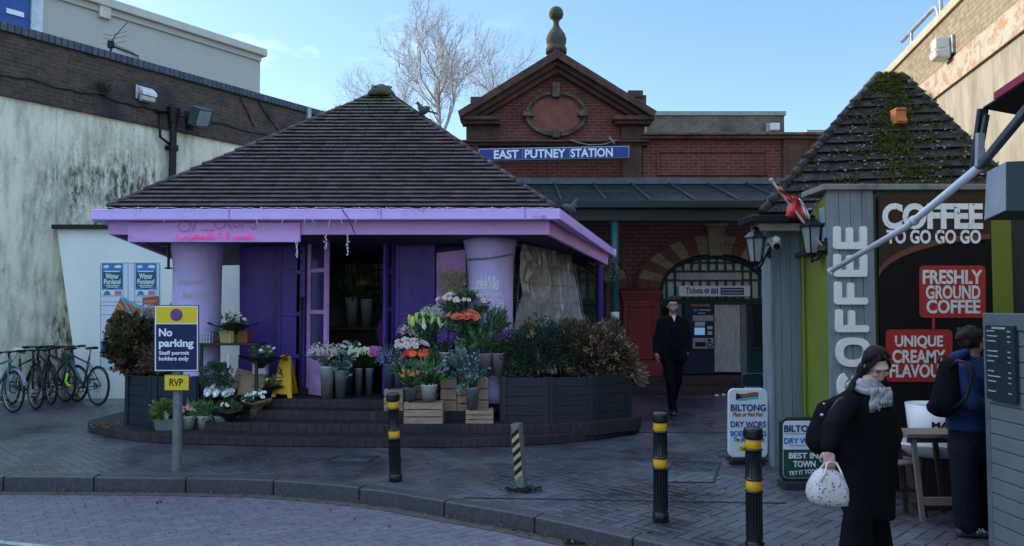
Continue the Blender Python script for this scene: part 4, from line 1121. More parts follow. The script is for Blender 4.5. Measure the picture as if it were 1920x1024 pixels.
for x, s_ in ((430, .01), (715, .008), (985, .012)):
    q = P(x, 402, YF); m.bx(q.x - s_, YF - .006, zg0 - .004, q.x + s_ * .6, YF + .1, zg1 + .006)
m.build('gutter_joint', mat('gutter joint', (.4, .25, .66), .5), g1)
YB = 9.6
hb1 = P(960, 415, YB).z; 
m = MB(); a0, b0 = P(203, 414, YB), P(1030, 414, YB); zb = P(960, 440, YB).z
m.prism([(a0.x, YB, a0.z), (b0.x, YB, b0.z), (b0.x, YB, zb), (a0.x, YB, zb)], (0, .05, 0)); m.build('fascia', M_LILAC, FK, bevel=.006)
bt = V((b0.x, YB, b0.z)); ct = P(1143, 468, 13.0); ct2 = P(1139, 497, 13.0)
m = MB(); m.prism([bt + V((.002, .002, 0)), ct, ct2, V((b0.x + .002, YB + .002, zb))], (-.05, .012, 0)); m.build('fascia', M_LILAC, FK, bevel=.006)
m = MB(); m.prism([(a0.x, YB + .052, a0.z), (D.x + .3, 13.0, 2.6), (D.x + .3, 13.0, 2.3), (a0.x, YB + .052, zb)], (.05, 0, 0)); m.build('fascia', M_LILAC, FK)
m = MB(); a1, b1 = P(240, 417, YB - .045), P(563, 417, YB - .045); m.prism([a1, b1, V((b1.x, YB - .045, P(960, 454, YB - .045).z)), V((a1.x, YB - .045, P(960, 454, YB - .045).z))], (0, .042, 0)); m.build('sign_board', M_LILAC, FK, bevel=.006)
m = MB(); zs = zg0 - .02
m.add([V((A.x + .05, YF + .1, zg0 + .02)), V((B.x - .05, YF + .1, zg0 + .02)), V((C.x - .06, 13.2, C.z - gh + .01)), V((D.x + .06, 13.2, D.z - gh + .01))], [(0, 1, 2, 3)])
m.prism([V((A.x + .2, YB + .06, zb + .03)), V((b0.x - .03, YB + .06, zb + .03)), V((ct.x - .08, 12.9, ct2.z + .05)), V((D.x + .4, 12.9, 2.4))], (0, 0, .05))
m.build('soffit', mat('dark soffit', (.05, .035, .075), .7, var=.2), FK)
# tiled roof
A2, B2 = P(200, 389, YF + .06), P(1040, 387, YF + .06); A2.z += .0; B2.z = A2.z
C2, D2 = V((C.x - .1, 13.3, C.z + .03)), V((D.x + .05, 13.3, D.z + .03))
M_TILE = tilemat('brown plain tiles', (.080, .054, .052), .3, (.10, .11, .07), 3.6, 5.2, (.50, .66), (.12, .115, .11), 5.)
ap = apex
w_ = .09
rf = None
m = MB()
rows = 32
tl, tr = ap + V((-w_, -.05, -.03)), ap + V((w_, -.05, -.03)); bl, br = ap + V((-w_, .1, -.03)), ap + V((w_, .1, -.03))
tile_face(m, A2, B2, tr, tl, rows, .165, 1)
tile_face(m, B2, C2, br, tr, rows, .165, 2)
tile_face(m, C2, D2, bl, br, rows, .165, 3)
tile_face(m, D2, A2, tl, bl, rows, .165, 4)
rf = m.build('roof', M_TILE, FK)
m = MB(); r = random.Random(4)
for e in (A2, B2, C2, D2):
    n2 = 26
    for i in range(n2):
        p = e.lerp(ap, (i + .02) / n2); q = e.lerp(ap, min(1, (i + 1.05) / n2)); up = V((0, 0, .012 + r.uniform(-.006, .006)))
        m.tube([p + up, q + up * .6], .045 + r.uniform(-.006, .006), 7, r2=.036)
    m.build('hip_tile', M_TILE, rf); m = MB()
m = MB(); m.lathe([(.24, -.1), (.2, -.02), (.15, .04), (.10, .08), (.04, .11), (.001, .115)], ap, 12)
bush(m, ap + V((0, 0, .03)), (.17, .15, .06), 260, .02, .03, 3, 12)
m.build('ridge_cap', mat('mossy cap', (.055, .06, .03), .95, var=.5, scale=12, bump=.8, island=.3), rf)
# brick steps
M_SB = brickmat('step bricks', (.046, .035, .038), (.032, .027, .031), (.02, .018, .02), .105, .1175, .007, rough=.65, var=.35, dirt=(.02, .02, .022), bump=.8)
base = [(-5.9, 10.62), (-5.72, 10.36), (-5.3, 9.98), (-4.72, 9.62), (-4.0, 9.42), (-2.65, 9.26), (-1.4, 9.2), (-.5, 9.22), (.05, 9.3), (.46, 9.42), (.95, 9.66), (1.3, 9.9)]
def step(mb, outline, z0, z1, yb=13.3):
    vs = [V((x, y, z1)) for x, y in outline]; xs0, xs1 = outline[0][0], outline[-1][0]
    mb.prism(vs + [V((xs1, yb, z1)), V((xs0, yb, z1))], (0, 0, z0 - z1))
RZ = .1175
bs = thing('brick_steps', (-2.2, 9.6, 0), 'curved dark brick steps leading up to the flower kiosk', 'steps')
m = MB(); step(m, base + [(1.72, 10.3)], 0, RZ); m.build('tread', M_SB, bs, bevel=.012)
l1 = [(-4.35, 10.0), (-3.8, 9.72), (-2.65, 9.56), (-1.4, 9.5), (-.5, 9.51), (.46, 9.53), (1.06, 9.68), (1.66, 10.1), (1.75, 10.3)]
m = MB(); step(m, l1, RZ - .05, RZ * 2); m.build('tread', M_SB, bs, bevel=.012)
l2 = [(-4.2, 10.2), (-3.6, 9.98), (-2.6, 9.86), (-1.4, 9.8), (-.35, 9.82), (-.28, 10.1)]
m = MB(); step(m, l2, RZ * 2 - .05, RZ * 3); m.build('tread', M_SB, bs, bevel=.012)
l3 = [(-4.1, 10.3), (-3.6, 10.22), (-2.6, 10.14), (-1.4, 10.1), (-.3, 10.12), (1.0, 10.4)]
m = MB(); step(m, l3, RZ * 3 - .05, RZ * 4); m.build('tread', M_SB, bs, bevel=.012)
ZF = RZ * 4
# columns
def column(px, w_, Y, ztop, flare):
    x = (px - 960) / FPX * Y; r = w_ / 2 / FPX * Y; m = MB()
    m.lathe([(r * 1.06, ZF - .05), (r * 1.04, ZF + .1), (r, ZF + .14), (r * .985, 1.2), (r, ztop - .42), (r * 1.01, ztop - .34), (r * 1.04, ztop - .24), (r * 1.11, ztop - .12), (r * flare, ztop)], (x, Y, 0), 40)
    return m.build('column', M_COLM, FK), x, r
cl, xcl, rcl = column(370, 86, 10.4, 2.62, 1.16)
cr, xcr, rcr = column(919, 86, 10.4, 2.62, 1.2)
M_CHALK = mat('chalk writing', (.85, .85, .80), .8)
def coltxt(mb, s, xc, rc, x0, y0, x1, y1, Yc=10.4, **kw):
    a0, a1 = math.asin(max(-.98, min(.98, ((x0 - 960) / FPX * (Yc - rc) - xc) / rc))), math.asin(max(-.98, min(.98, ((x1 - 960) / FPX * (Yc - rc) - xc) / rc)))
    z0, z1 = P(960, y1, Yc - rc).z, P(960, y0, Yc - rc).z
    txt(mb, s, (0, 0, 0), (1, 0, 0), (0, 0, 1), warp=lambda a, b: V((xc + (rc + .004) * math.sin(a0 + (a1 - a0) * a), Yc - (rc + .004) * math.cos(a0 + (a1 - a0) * a), z0 + (z1 - z0) * b)), **kw)
m = MB(); coltxt(m, 'LittleWild', xcr, rcr, 886, 518, 936, 543, shear=.3, bold=.004, space=.8)
coltxt(m, 'little.wild.estdn', xcr, rcr, 886, 546, 942, 556, shear=.4, bold=-.0)
coltxt(m, '075  1266', xcr, rcr, 900, 560, 944, 576, shear=.3, bold=.0)
m.build('lettering', M_CHALK, cr)
m = MB(); coltxt(m, 'Simpluous', xcl, rcl, 332, 522, 378, 538, shear=.4, bold=-.004, space=.85)
coltxt(m, 'Sundtrees', xcl, rcl, 340, 544, 386, 560, shear=.4, bold=-.004, space=.85)
m.build('lettering', mat('yellow chalk', (.52, .52, .44), .8), cl)
# walls, doors
YK = 10.8
m = MB(); m.pr(449, 440, 556, 742, YK, .05); m.build('wall_panel', M_PURP, FK, bevel=.006)
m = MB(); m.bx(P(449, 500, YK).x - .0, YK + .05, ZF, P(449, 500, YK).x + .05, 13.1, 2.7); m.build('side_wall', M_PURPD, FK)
def panel_door(px0, px1, ytop, Y, matl, name='door_leaf'):
    x0, x1 = P(px0, 500, Y).x, P(px1, 500, Y).x; zt = P(960, ytop, Y).z
    m = MB(); m.bx(x0, Y, ZF + .02, x1, Y + .035, zt)
    f = .055
    for a, b in ((x0, x0 + f), (x1 - f, x1)): m.bx(a, Y - .02, ZF + .02, b, Y, zt)
    for y in (440, 510, 589, 668, 735):
        z = P(960, y, Y).z; m.bx(x0 + f, Y - .018, z - .03, x1 - f, Y, z + .03)
    return m.build(name, matl, FK, bevel=.005)
panel_door(557, 575, 440, YK - .03, M_PURP); panel_door(521, 573, 440, YK - .05, M_PURP)
# lilac framed glazed leaf folded out of the doorway
hx0, hx1 = P(576, 500, 10.62), P(613, 500, 10.3)
def leaf_door(p, q, matf, matp, ys, name='glazed_leaf'):
    d = (q - p); d.z = 0; L = d.length; d.normalize(); n2 = V((d.y, -d.x, 0))
    zt = 2.68; m = MB()
    def seg(s0, s1, z0, z1, t=.045):
        a, b = p + d * s0, p + d * s1; a.z = b.z = 0
        m.prism([a + V((0, 0, z0)), b + V((0, 0, z0)), b + V((0, 0, z1)), a + V((0, 0, z1))], -n2 * t)
    f = .07
    seg(0, f, ZF + .015, zt); seg(L - f, L, ZF + .015, zt)
    zr = [P(960, y, p.y).z for y in ys]
    for z in zr: seg(f, L - f, z - .028, z + .028, .042)
    seg(f, L - f, ZF + .015, zr[-1] - .028, .03); seg(f, L - f, zt - .06, zt, .042)
    fr = m.build(name, matf, FK, bevel=.005)
    m = MB(); a, b = p + d * f, p + d * (L - f); a.z = b.z = 0; a -= n2 * .018; b -= n2 * .018
    m.prism([a + V((0, 0, zr[-1])), b + V((0, 0, zr[-1])), b + V((0, 0, zt)), a + V((0, 0, zt))], -n2 * .008)
    m.build('pane', matp, fr)
    return fr
M_PPANE = mat('purple glass', (.05, .03, .13), .1, var=.3)
leaf_door(V((hx0.x, 10.62, 0)), V((hx1.x, 10.3, 0)), M_PINKP, M_PPANE, (508, 585, 656))
leaf_door(V((P(723, 500, 10.5).x, 10.5, 0)), V((P(742, 500, 10.7).x, 10.7, 0)), M_PURP, mat('dark glass', (.01, .012, .02), .08), (508, 580, 660))
panel_door(742, 816, 440, YK - .08, M_PURP)
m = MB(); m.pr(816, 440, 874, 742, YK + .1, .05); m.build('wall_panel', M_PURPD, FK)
m = MB(); m.prism([P(818, 474, 10.66), P(873, 468, 10.5), P(873, 742, 10.5), P(818, 742, 10.66)], (.01, .05, 0)); m.build('lilac_panel', M_PINKP, FK, bevel=.006)
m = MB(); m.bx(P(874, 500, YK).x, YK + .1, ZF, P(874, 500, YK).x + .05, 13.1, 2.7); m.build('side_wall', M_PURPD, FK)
# dark room behind the doorway
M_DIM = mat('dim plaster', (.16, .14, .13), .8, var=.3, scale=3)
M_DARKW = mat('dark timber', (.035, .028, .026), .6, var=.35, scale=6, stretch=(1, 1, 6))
m = MB(); xa, xb_ = P(449, 500, YK).x, P(874, 500, YK).x
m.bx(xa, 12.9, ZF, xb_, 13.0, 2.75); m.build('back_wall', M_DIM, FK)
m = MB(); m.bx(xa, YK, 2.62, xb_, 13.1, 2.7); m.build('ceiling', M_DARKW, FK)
m = MB(); x0, x1 = P(606, 500, 12).x, P(735, 500, 12).x; zq = P(960, 613, 12).z
m.bx(x0, 11.8, zq - .04, x1, 12.3, zq); m.bx(x0, 12.25, ZF, x1, 12.3, zq - .04); m.bx(x0 + .02, 11.84, ZF, x0 + .09, 11.9, zq - .04); m.bx(x1 - .12, 11.84, ZF, x1 - .05, 11.9, zq - .04)
m.bx(x0, 11.82, ZF + .3, x1, 12.25, ZF + .33)
tag(m.build('display_bench', M_DARKW), 'dark bench holding tall buckets inside the kiosk doorway', 'bench')
t = thing('wall_shelves', (P(640, 500, 12.8).x, 12.86, 1.5), 'small dark wall shelves with ornaments on the dim back wall', 'shelf')
m = MB()
for y in (468, 512, 540): m.bx(P(612, y, 12.86).x, 12.7, P(612, y, 12.86).z, P(640, y, 12.86).x, 12.89, P(612, y, 12.86).z + .03)
m.build('board', M_DARKW, t)
m = MB()
for x, y in ((617, 508), (622, 507), (630, 536), (634, 508), (618, 537)): q = P(x, y, 12.8); m.lathe([(.03, 0), (.045, .05), (.02, .11), (.025, .13)], (q.x, 12.8, P(612, 512 if y < 515 else 540, 12.86).z + .03), 10)
m.build('ornament', mat('ornament clay', (.12, .1, .09), .6), t)
t = thing('hanging_wreath', P(680, 452, 11.6), 'dried wreath hanging inside the top of the kiosk doorway', 'wreath')
m = MB(); r = random.Random(2); c0 = P(680, 452, 11.6)
for i in range(220):
    a = r.uniform(0, 6.28); q = c0 + V((.13 * math.cos(a), r.uniform(-.04, .04), .1 * math.sin(a))); leaf(m, q, rv(r), .02, .07, r)
m.build('twigs', mat('dried twig', (.14, .11, .09), .8, island=.5), t)
t = thing('back_window', P(708, 520, 12.88), 'pale framed window on the dim back wall of the kiosk', 'window')
m = MB(); m.pr(699, 466, 722, 572, 12.88, .03); m.build('pane', mat('dull pane', (.24, .24, .24), .3, var=.2), t)
m = MB()
for x0, y0, x1, y1 in ((697, 464, 724, 467), (697, 505, 724, 508), (697, 570, 724, 574), (697, 467, 699.5, 570), (721.5, 467, 724, 570), (709, 467, 711, 570)): m.pr(x0, y0, x1, y1, 12.86, .02)
m.build('frame', M_DARKW, t)
t = thing('magenta_umbrella', P(716, 660, 11.3), 'folded magenta parasol leaning inside the kiosk doorway', 'parasol')
m = MB(); m.prism([P(729, 586, 11.3), P(729, 668, 11.3), P(712, 655, 11.3), P(702, 620, 11.3), P(712, 600, 11.3)], (0, .14, 0)); m.build('cloth', mat('magenta cloth', (.16, .012, .13), .6, var=.25), t, bevel=.03)
m = MB(); m.cyl(P(728, 745, 11.3), P(727, 570, 11.3), .018); m.build('pole', M_DARKW, t)
# neon lettering: an unlit outline row over a lit pink script row
ns = thing('neon_sign', (P(405, 448, YB - .07).x, YB - .07, P(405, 448, YB).z), 'pink neon script sign on the lilac fascia, upper row unlit', 'neon sign')
def strokes(mb, segs, Y, r_):
    for s_ in segs:
        pts = []
        for i in range(len(s_) - 1):
            for k in range(4):
                t_ = k / 4; p0 = s_[max(i - 1, 0)]; p1 = s_[i]; p2 = s_[i + 1]; p3 = s_[min(i + 2, len(s_) - 1)]
                f = lambda a, b, c, d: .5 * (2 * b + (c - a) * t_ + (2 * a - 5 * b + 4 * c - d) * t_ * t_ + (3 * b - a - 3 * c + d) * t_ ** 3)
                pts.append(P(f(p0[0], p1[0], p2[0], p3[0]), f(p0[1], p1[1], p2[1], p3[1]), Y))
        pts.append(P(*s_[-1], Y)); mb.tube(pts, r_, 5)
low = [[(332, 440), (330, 445), (336, 448), (344, 446), (349, 443), (352, 449), (358, 449)],
       [(354, 441), (356, 447), (361, 447), (364, 440), (364, 447), (369, 440), (370, 447), (376, 441), (376, 447), (381, 442), (384, 447), (388, 444)],
       [(388, 447), (392, 438), (394, 432), (392, 447), (398, 441), (395, 443), (400, 447), (405, 446)], [(408, 440), (411, 434), (410, 446), (416, 445)], [(424, 434), (423, 447)], [(429, 437), (425, 444), (429, 448)],
       [(441, 442), (437, 446), (442, 448), (446, 441), (447, 447), (452, 441), (453, 447), (460, 442), (459, 447), (466, 443), (467, 436), (466, 447), (473, 445)], [(470, 440), (474, 449)]]
upr = [[(345, 415), (336, 420), (334, 428), (341, 433), (352, 432), (357, 425), (352, 417), (345, 415), (358, 416), (366, 412)], [(360, 433), (364, 424), (368, 418)],
       [(376, 431), (392, 432), (400, 431)], [(404, 426), (402, 419), (412, 415), (420, 418), (420, 425), (410, 429), (404, 426)], [(424, 415), (428, 422), (434, 430)], [(440, 416), (438, 424), (446, 426), (450, 418)],
       [(452, 428), (458, 418), (464, 416)], [(462, 420), (470, 418), (480, 422), (476, 430), (470, 426)]]
m = MB(); strokes(m, low, YB - .075, .0075); m.build('lit_tube', mat('pink neon', (.95, .10, .40), .4, emit=.1), ns)
m = MB(); strokes(m, upr, YB - .06, .004); m.build('unlit_tube', mat('unlit neon tube', (.56, .2, .5), .3), ns)
# icicle light strings
M_WIRE = mat('white wire', (.55, .5, .6), .5)
t = thing('icicle_lights', (P(560, 430, YF).x, YF - .03, zg0), 'string of white icicle lights draped along the lilac gutter', 'string lights')
m = MB(); r = random.Random(9); pts = [P(170 + i * 8.8, 391 + r.uniform(-2, 1) , YF - .02) for i in range(100)]; m.tube(pts, .004, 4)
for x in (306, 482, 528, 556, 571, 588, 602, 618, 640, 655, 668):
    ln = r.uniform(8, 22); 
    if x in (556, 602, 655): continue
    m.tube([P(x + r.uniform(-3, 3), 412, YF - .025), P(x + r.uniform(-2, 2), 412 + ln * .5, YF - .02), P(x + r.uniform(-4, 4), 412 + ln, YF - .02)], .004, 4)
for x, y0, y1 in ((557, 455, 482), (610, 441, 466), (652, 441, 478)):
    p_ = [P(x + r.uniform(-2.5, 2.5), y0 + (y1 - y0) * k / 6, YF + .1) for k in range(7)]; m.tube(p_, .005, 4)
m.build('wire', M_WIRE, t)
BUL = mat('clear bulb', (.7, .7, .72), .2)
for x, y0, y1 in ((557, 455, 482), (610, 441, 466), (652, 441, 478)):
    for k in range(7): MB().ell(P(x + r.uniform(-2.5, 2.5), y0 + (y1 - y0) * k / 6, YF + .1), (.009, .009, .014), n=6, k=4).build('bulb', BUL, t)
for x in range(190, 1000, 60): MB().ell(P(x + r.uniform(-20, 20), 390, YF - .02), .012, n=6, k=4).build('bulb', BUL, t)
m = MB(); m.tube([P(640, 389, YF - .02), P(646, 400, YF - .04), P(655, 412, YF - .05), P(666, 440, YF + .0)], .006, 5); tag(m.build('loose_wire', M_CABLE), 'thin dark wire dangling from the roof edge over the fascia', 'wire')
t = thing('tangled_lights', P(1135, 500, 13.1), 'tangled clump of dead string lights hanging off the far fascia end', 'string lights')
m = MB(); r = random.Random(31); c0 = P(1134, 494, 13.2)
for i in range(34):
    q = c0 + V((r.uniform(-.22, .2), r.uniform(-.1, .1), r.uniform(0, .18))); pts = [q]
    for k in range(5): q = q + V((r.uniform(-.08, .08), r.uniform(-.04, .04), -.075 * r.uniform(.2, 1.2))); pts.append(q)
    m.tube(pts, .006, 4)
m.build('wire', mat('dead wire', (.17, .15, .15), .7), t)
for i in range(50): MB().ell(c0 + V((r.uniform(-.22, .22), r.uniform(-.1, .1), r.uniform(-.3, .2))), .012, n=5, k=4).build('bulb', mat('dull bulb', (.36, .34, .36), .4), t)
# chain round the column
t = thing('chain', (xcr, 10.4 - rcr, P(960, 487, 10.1).z), 'steel chain looped round the column bearing the chalk writing', 'chain')
m = MB(); px = [(872 + i * 3.1) for i in range(30)]; prev = None
for i, x in enumerate(px):
    f = (x - 872) / 90; y = 486 - 0 * f - 20 * max(0, f - .35) ** 1.5; ang = math.asin(max(-1, min(1, ((x - 960) / FPX * 10.08 - xcr) / (rcr + .03))))
    q = V((xcr + (rcr + .018) * math.sin(ang), 10.4 - (rcr + .018) * math.cos(ang), P(960, y, 10.1).z)); 
    M_ = Matrix.Translation(q) @ Matrix.Rotation(ang, 4, 'Z') @ Matrix.Rotation(R(90 if i % 2 else 20), 4, 'X')
    ring = [M_ @ V((.019 * math.cos(a * .785), .011 * math.sin(a * .785), 0)) for a in range(9)]; m.tube(ring, .0065, 5)
m.build('link', mat('chain steel', (.35, .35, .38), .35, .8), t)
# plastic sheet on a mesh frame
t = thing('plastic_sheet', (.6, 11.2, .5), 'crinkled clear plastic sheet hung over a wire mesh screen beside the column', 'plastic sheet')
tl_, tr_, bl_, br_ = P(972, 458, 10.55), P(1068, 470, 12.0), P(950, 725, 10.5), P(1112, 640, 12.2)
tr_.z = tl_.z - .05; bl_.z = ZF; br_.z = ZF
m = MB(); nu, nv = 84, 96; r = random.Random(5); grid = []
nrm = V(((tr_ - tl_).y, -(tr_ - tl_).x, 0)).normalized()
for j in range(nv + 1):
    for i in range(nu + 1):
        u_, v_ = i / nu, j / nv; q = tl_.lerp(tr_, u_).lerp(bl_.lerp(br_, u_), v_)
        am = .3 + .9 * max(0, 1 - u_ * 1.2); wq = 1.6 * noise.noise(V((u_ * 3, v_ * 3, 4))); f = 0
        for ku, kv, ph, a_ in ((13, 1.2, 0, .035), (8, 6, 1.3, .045), (-6, 8, .4, .04), (21, -5, 2.2, .016), (11, 14, .9, .014)): f += am * a_ * (1 - abs(math.sin(ku * u_ + kv * v_ + ph + wq))) ** 2.2
        f += .02 * noise.noise(V((u_ * 6, v_ * 2, 3)))
        grid.append(q + nrm * (f + .02))
m.add(grid, [(j * (nu + 1) + i, j * (nu + 1) + i + 1, (j + 1) * (nu + 1) + i + 1, (j + 1) * (nu + 1) + i) for j in range(nv) for i in range(nu)], 0, True)
sh = mat('clear polythene', (.31, .315, .30), .2, var=.25, scale=3, trans=.0, bump=.1, bscale=30, spec=.9); m.build('sheet', sh, t)
m = MB()
for k in range(9):
    v_ = k / 8; m.tube([tl_.lerp(bl_, v_) + nrm * .06, tr_.lerp(br_, v_) + nrm * .05], .004, 4)
for k in range(12):
    u_ = k / 11; m.tube([tl_.lerp(tr_, u_) + nrm * .052, bl_.lerp(br_, u_) + nrm * .052], .004, 4)
m.tube([tl_ - nrm * .05, bl_ - nrm * .05], .02, 6); m.tube([tr_ - nrm * .05, br_ - nrm * .05], .02, 6); m.tube([tl_ - nrm * .05, tr_ - nrm * .05], .02, 6)
m.build('mesh_screen', M_GREYMET, t)
m = MB(); m.cyl((C.x - .35, 12.7, ZF - .1), (C.x - .35, 12.7, 2.4), .06); m.build('rear_post', M_PURPD, FK); m = MB(); m.cyl((-5.3, 12.8, 0), (-5.3, 12.8, 2.5), .06); m.build('rear_post', M_PURPD, FK)
m = MB(); q = P(315, 470, 10.2); m.cyl(P(316, 458, 10.2), P(316, 505, 10.2), .018); m.box(P(316, 503, 10.2), (.07, .07, .02)); m.bar(P(300, 458, 10.2), P(322, 458, 10.2), .05, .05); tag(m.build('hook_bracket', M_BLACKPL), 'thin black hook bracket hanging under the kiosk eave by the posters', 'hook')
# broom
t = thing('broom', (P(563, 738, 10.6).x, 10.6, ZF), 'dark broom leaning on the purple folding doors', 'broom')
m = MB(); m.cyl(P(562, 732, 10.62), P(566, 570, 10.7), .012); m.build('handle', M_BLACKPL, t)
m = MB(); m.cyl(P(565.8, 572, 10.7), P(566, 557, 10.7), .02); m.cyl(P(565.7, 581, 10.7), P(565.8, 576, 10.7), .02); m.build('grip', mat('black grip', (.012, .012, .015), .6), t)
m = MB(); m.box(V((P(562, 735, 10.62).x, 10.6, ZF + .05)), (.26, .07, .1)); m.build('head', M_BLACKPL, t, bevel=.01)
# pigeons
def pigeon(loc, rz, label, s_=1.0):
    t = thing('pigeon', loc, label, 'pigeon', rz=rz); m = MB()
    T = Matrix.Rotation(R(-28), 4, 'Y')
    m.ell((0, 0, .12 * s_), (.12 * s_, .065 * s_, .07 * s_), T, 12, 8); m.limb((-.06 * s_, 0, .16 * s_), .055 * s_, (-.1 * s_, 0, .23 * s_), .03 * s_); m.ell((-.115 * s_, 0, .25 * s_), .032 * s_)
    m.prism([(.06 * s_, -.03 * s_, .1 * s_), (.24 * s_, -.035 * s_, .045 * s_), (.24 * s_, .035 * s_, .045 * s_), (.06 * s_, .03 * s_, .1 * s_)], (0, 0, .02 * s_)); m.cyl((-.14 * s_, 0, .25 * s_), (-.17 * s_, 0, .24 * s_), .01 * s_, .003 * s_, 6)
    m.cyl((0, .02 * s_, 0), (0, .02 * s_, .08 * s_), .008 * s_, n=6); m.cyl((0, -.02 * s_, 0), (0, -.02 * s_, .08 * s_), .008 * s_, n=6)
    m.build('body', mat('pigeon grey', (.06, .065, .075), .7, var=.4, scale=14), t, local=True)
q = B2.lerp(ap, .83); q2 = P(793, 214, q.y)
hp = min(((B2.lerp(ap, k / 200)) for k in range(200)), key=lambda z: abs(960 + FPX * z.x / z.y - 793))
pigeon(hp + V((0, 0, .05)), R(0), 'pigeon perched on the florist roof hip against the sky', .8)
hp = B.lerp(C, .18); pigeon(hp + V((-.05, 0, .01)), R(200), 'pigeon sitting on the lilac gutter below the station canopy', .9)
# ------------------------------------------------------------------ planters and shrubs
M_PLANK = mat('dark grey planks', (.022, .027, .032), .6, var=.3, scale=4, stretch=(1, 1, 7), bump=.3, bscale=14)
M_PLANKB = mat('blue grey planks', (.013, .021, .036), .55, var=.25, scale=4, stretch=(1, 1, 7), bump=.25, bscale=14)
M_SOIL = mat('dark soil', (.02, .016, .012), .95, var=.5, scale=30, bump=.8)
def planter(pts, depth, z0, z1, label, mats, nrow=5, name='wooden_planter', group=None):
    """a run of boarded faces along pts, boards as separate strips, posts at the corners"""
    c = sum((V(p) for p in pts), V((0, 0))) / len(pts)
    t = thing(name, (c.x, c.y + depth / 2, z0), label, 'planter', group)
    back = []
    for i, p in enumerate(pts): back.append(V((p[0], p[1] + depth)))
    m = MB(); outer = [V((p[0], p[1], z0)) for p in pts] + [V((p.x, p.y, z0)) for p in reversed(back)]
    ins = [V((p.x, p.y, z0)) for p in outer]; cc = sum(ins, V()) / len(ins)
    ins = [cc + (p - cc) * .97 for p in ins]
    m.prism(ins, (0, 0, z1 - z0 - .06)); 
    body = m.build('liner', M_SOIL, t)
    loop = [V(p) for p in pts] + list(reversed(back)); k = len(loop)
    for i in range(k):
        a, b = loop[i], loop[(i + 1) % k]; d = (b - a).normalized(); n2 = V((d.y, -d.x))
        m = MB(); h = (z1 - z0) / nrow
        for r_ in range(nrow):
            za, zb2 = z0 + r_ * h + .002, z0 + (r_ + 1) * h - .004
            q0, q1 = a + d * .003, b - d * .003
            m.prism([V((q0.x, q0.y, za)), V((q1.x, q1.y, za)), V((q1.x, q1.y, zb2)), V((q0.x, q0.y, zb2))], V((-n2.x, -n2.y, 0)) * .025)
        if i < len(pts) - 1 or i >= k - 1 or True:
            for q in (a + d * .0, b - d * .07):
                q1 = q + d * .07; o2 = n2 * .018
                m.prism([V((q.x + o2.x, q.y + o2.y, z0 + .001)), V((q1.x + o2.x, q1.y + o2.y, z0 + .001)), V((q1.x + o2.x, q1.y + o2.y, z1 + .008)), V((q.x + o2.x, q.y + o2.y, z1 + .008))], V((-n2.x, -n2.y, 0)) * .017)
        m.build('boarded_side', mats[i % len(mats)] if i < len(mats) else mats[-1], t, bevel=.003)
    return t
planter([(-.14, 9.68), (.46, 9.66), (1.04, 9.8), (1.58, 10.2)], .55, .2, .80, 'long dark grey boarded planter curving round beside the lilac column', [M_PLANK, M_PLANK, M_PLANK, M_PLANK, M_PLANK, M_PLANK, M_PLANK, M_PLANKB])
planter([(-5.22, 10.3), (-4.72, 10.0), (-4.12, 9.96)], .6, RZ, .785, 'dark blue boarded planter beside the bikes and no parking sign', [M_PLANKB, M_PLANKB, M_PLANKB, M_PLANKB])
M_BROWNL = mat('dead hydrangea leaf', (.10, .062, .042), .8, col2=(.18, .112, .072), island=.6)
M_OLIVEL = mat('olive dying leaf', (.045, .052, .022), .7, col2=(.09, .07, .03), island=.55)
M_CONIF = mat('conifer green', (0.0216, 0.048, 0.0312), .7, col2=(0.0432, 0.084, 0.0504), island=.5)
M_DKGREEN = mat('dark leaf', (0.0312, 0.0792, 0.036), .5, col2=(0.066, 0.144, 0.0576), island=.5)
M_MIDGREEN = mat('mid leaf', (0.072, 0.168, 0.06), .5, col2=(0.144, 0.264, 0.09), island=.45)
M_YGREEN = mat('yellow green leaf', (0.12, 0.168, 0.036), .55, col2=(0.192, 0.216, 0.054), island=.4)
M_EUC = mat('eucalyptus leaf', (0.12, 0.228, 0.204), .55, col2=(0.228, 0.348, 0.312), island=.4)
M_STEM = mat('brown stem', (.055, .04, .025), .8)
M_GSTEM = mat('green stem', (.05, .09, .03), .6)
M_HEADB = mat('dry flower head', (0.228, 0.144, 0.072), .85, col2=(0.336, 0.228, 0.12), island=.4)
def shrub(c, rad, n, wd, ln, seed, matl, label, base_z, cl=16, up=.2, heads=0, headm=None):
    c = V(c); t = thing('shrub', (c.x, c.y, base_z), label, 'shrub')
    m = MB(); ms = MB()
    bush(m, c, rad, n, wd, ln, seed, cl, stems=None, up=up); bush(m, c, [q * .7 for q in rad], n // 3, wd, ln, seed + 50, cl, up=up)
    r = random.Random(seed)
    for i in range(26):
        q = rv(r); q = V((q.x * rad[0], q.y * rad[1], abs(q.z) * rad[2] + .1)); st = V((c.x + q.x * .35, c.y + q.y * .35, base_z)); ms.tube([st, st.lerp(c + q, .5) + rv(r) * .05, c + q * 1.0], .008, 4, r2=.003)
    m.build('foliage', matl, t); ms.build('stem', M_STEM, t)
    if heads:
        for i in range(heads):
            mh = MB(); q = rv(r).normalized(); q = V((q.x * rad[0], -abs(q.y) * rad[1] if r.random() < .75 else q.y * rad[1], q.z * rad[2])) * r.uniform(.8, 1.05)
            for k in range(26): leaf(mh, c + q + rv(r) * .05, rv(r), .03, .04, r)
            mh.build('flower_head', headm or M_HEADB, t)
    return t
Z1 = .78
shrub((-5.12, 10.35, 1.17), (.41, .36, .45), 2400, .085, .08, 1, M_OLIVEL, 'browning hydrangea with curled leaves spilling over the blue planter', Z1 - .05, 18, heads=12, headm=M_BROWNL)
shrub((-4.62, 10.4, 1.28), (.3, .26, .48), 4200, .013, .06, 2, M_CONIF, 'dark green conifer shrub in the blue planter behind the no parking sign', Z1 - .05, 26, up=.15)
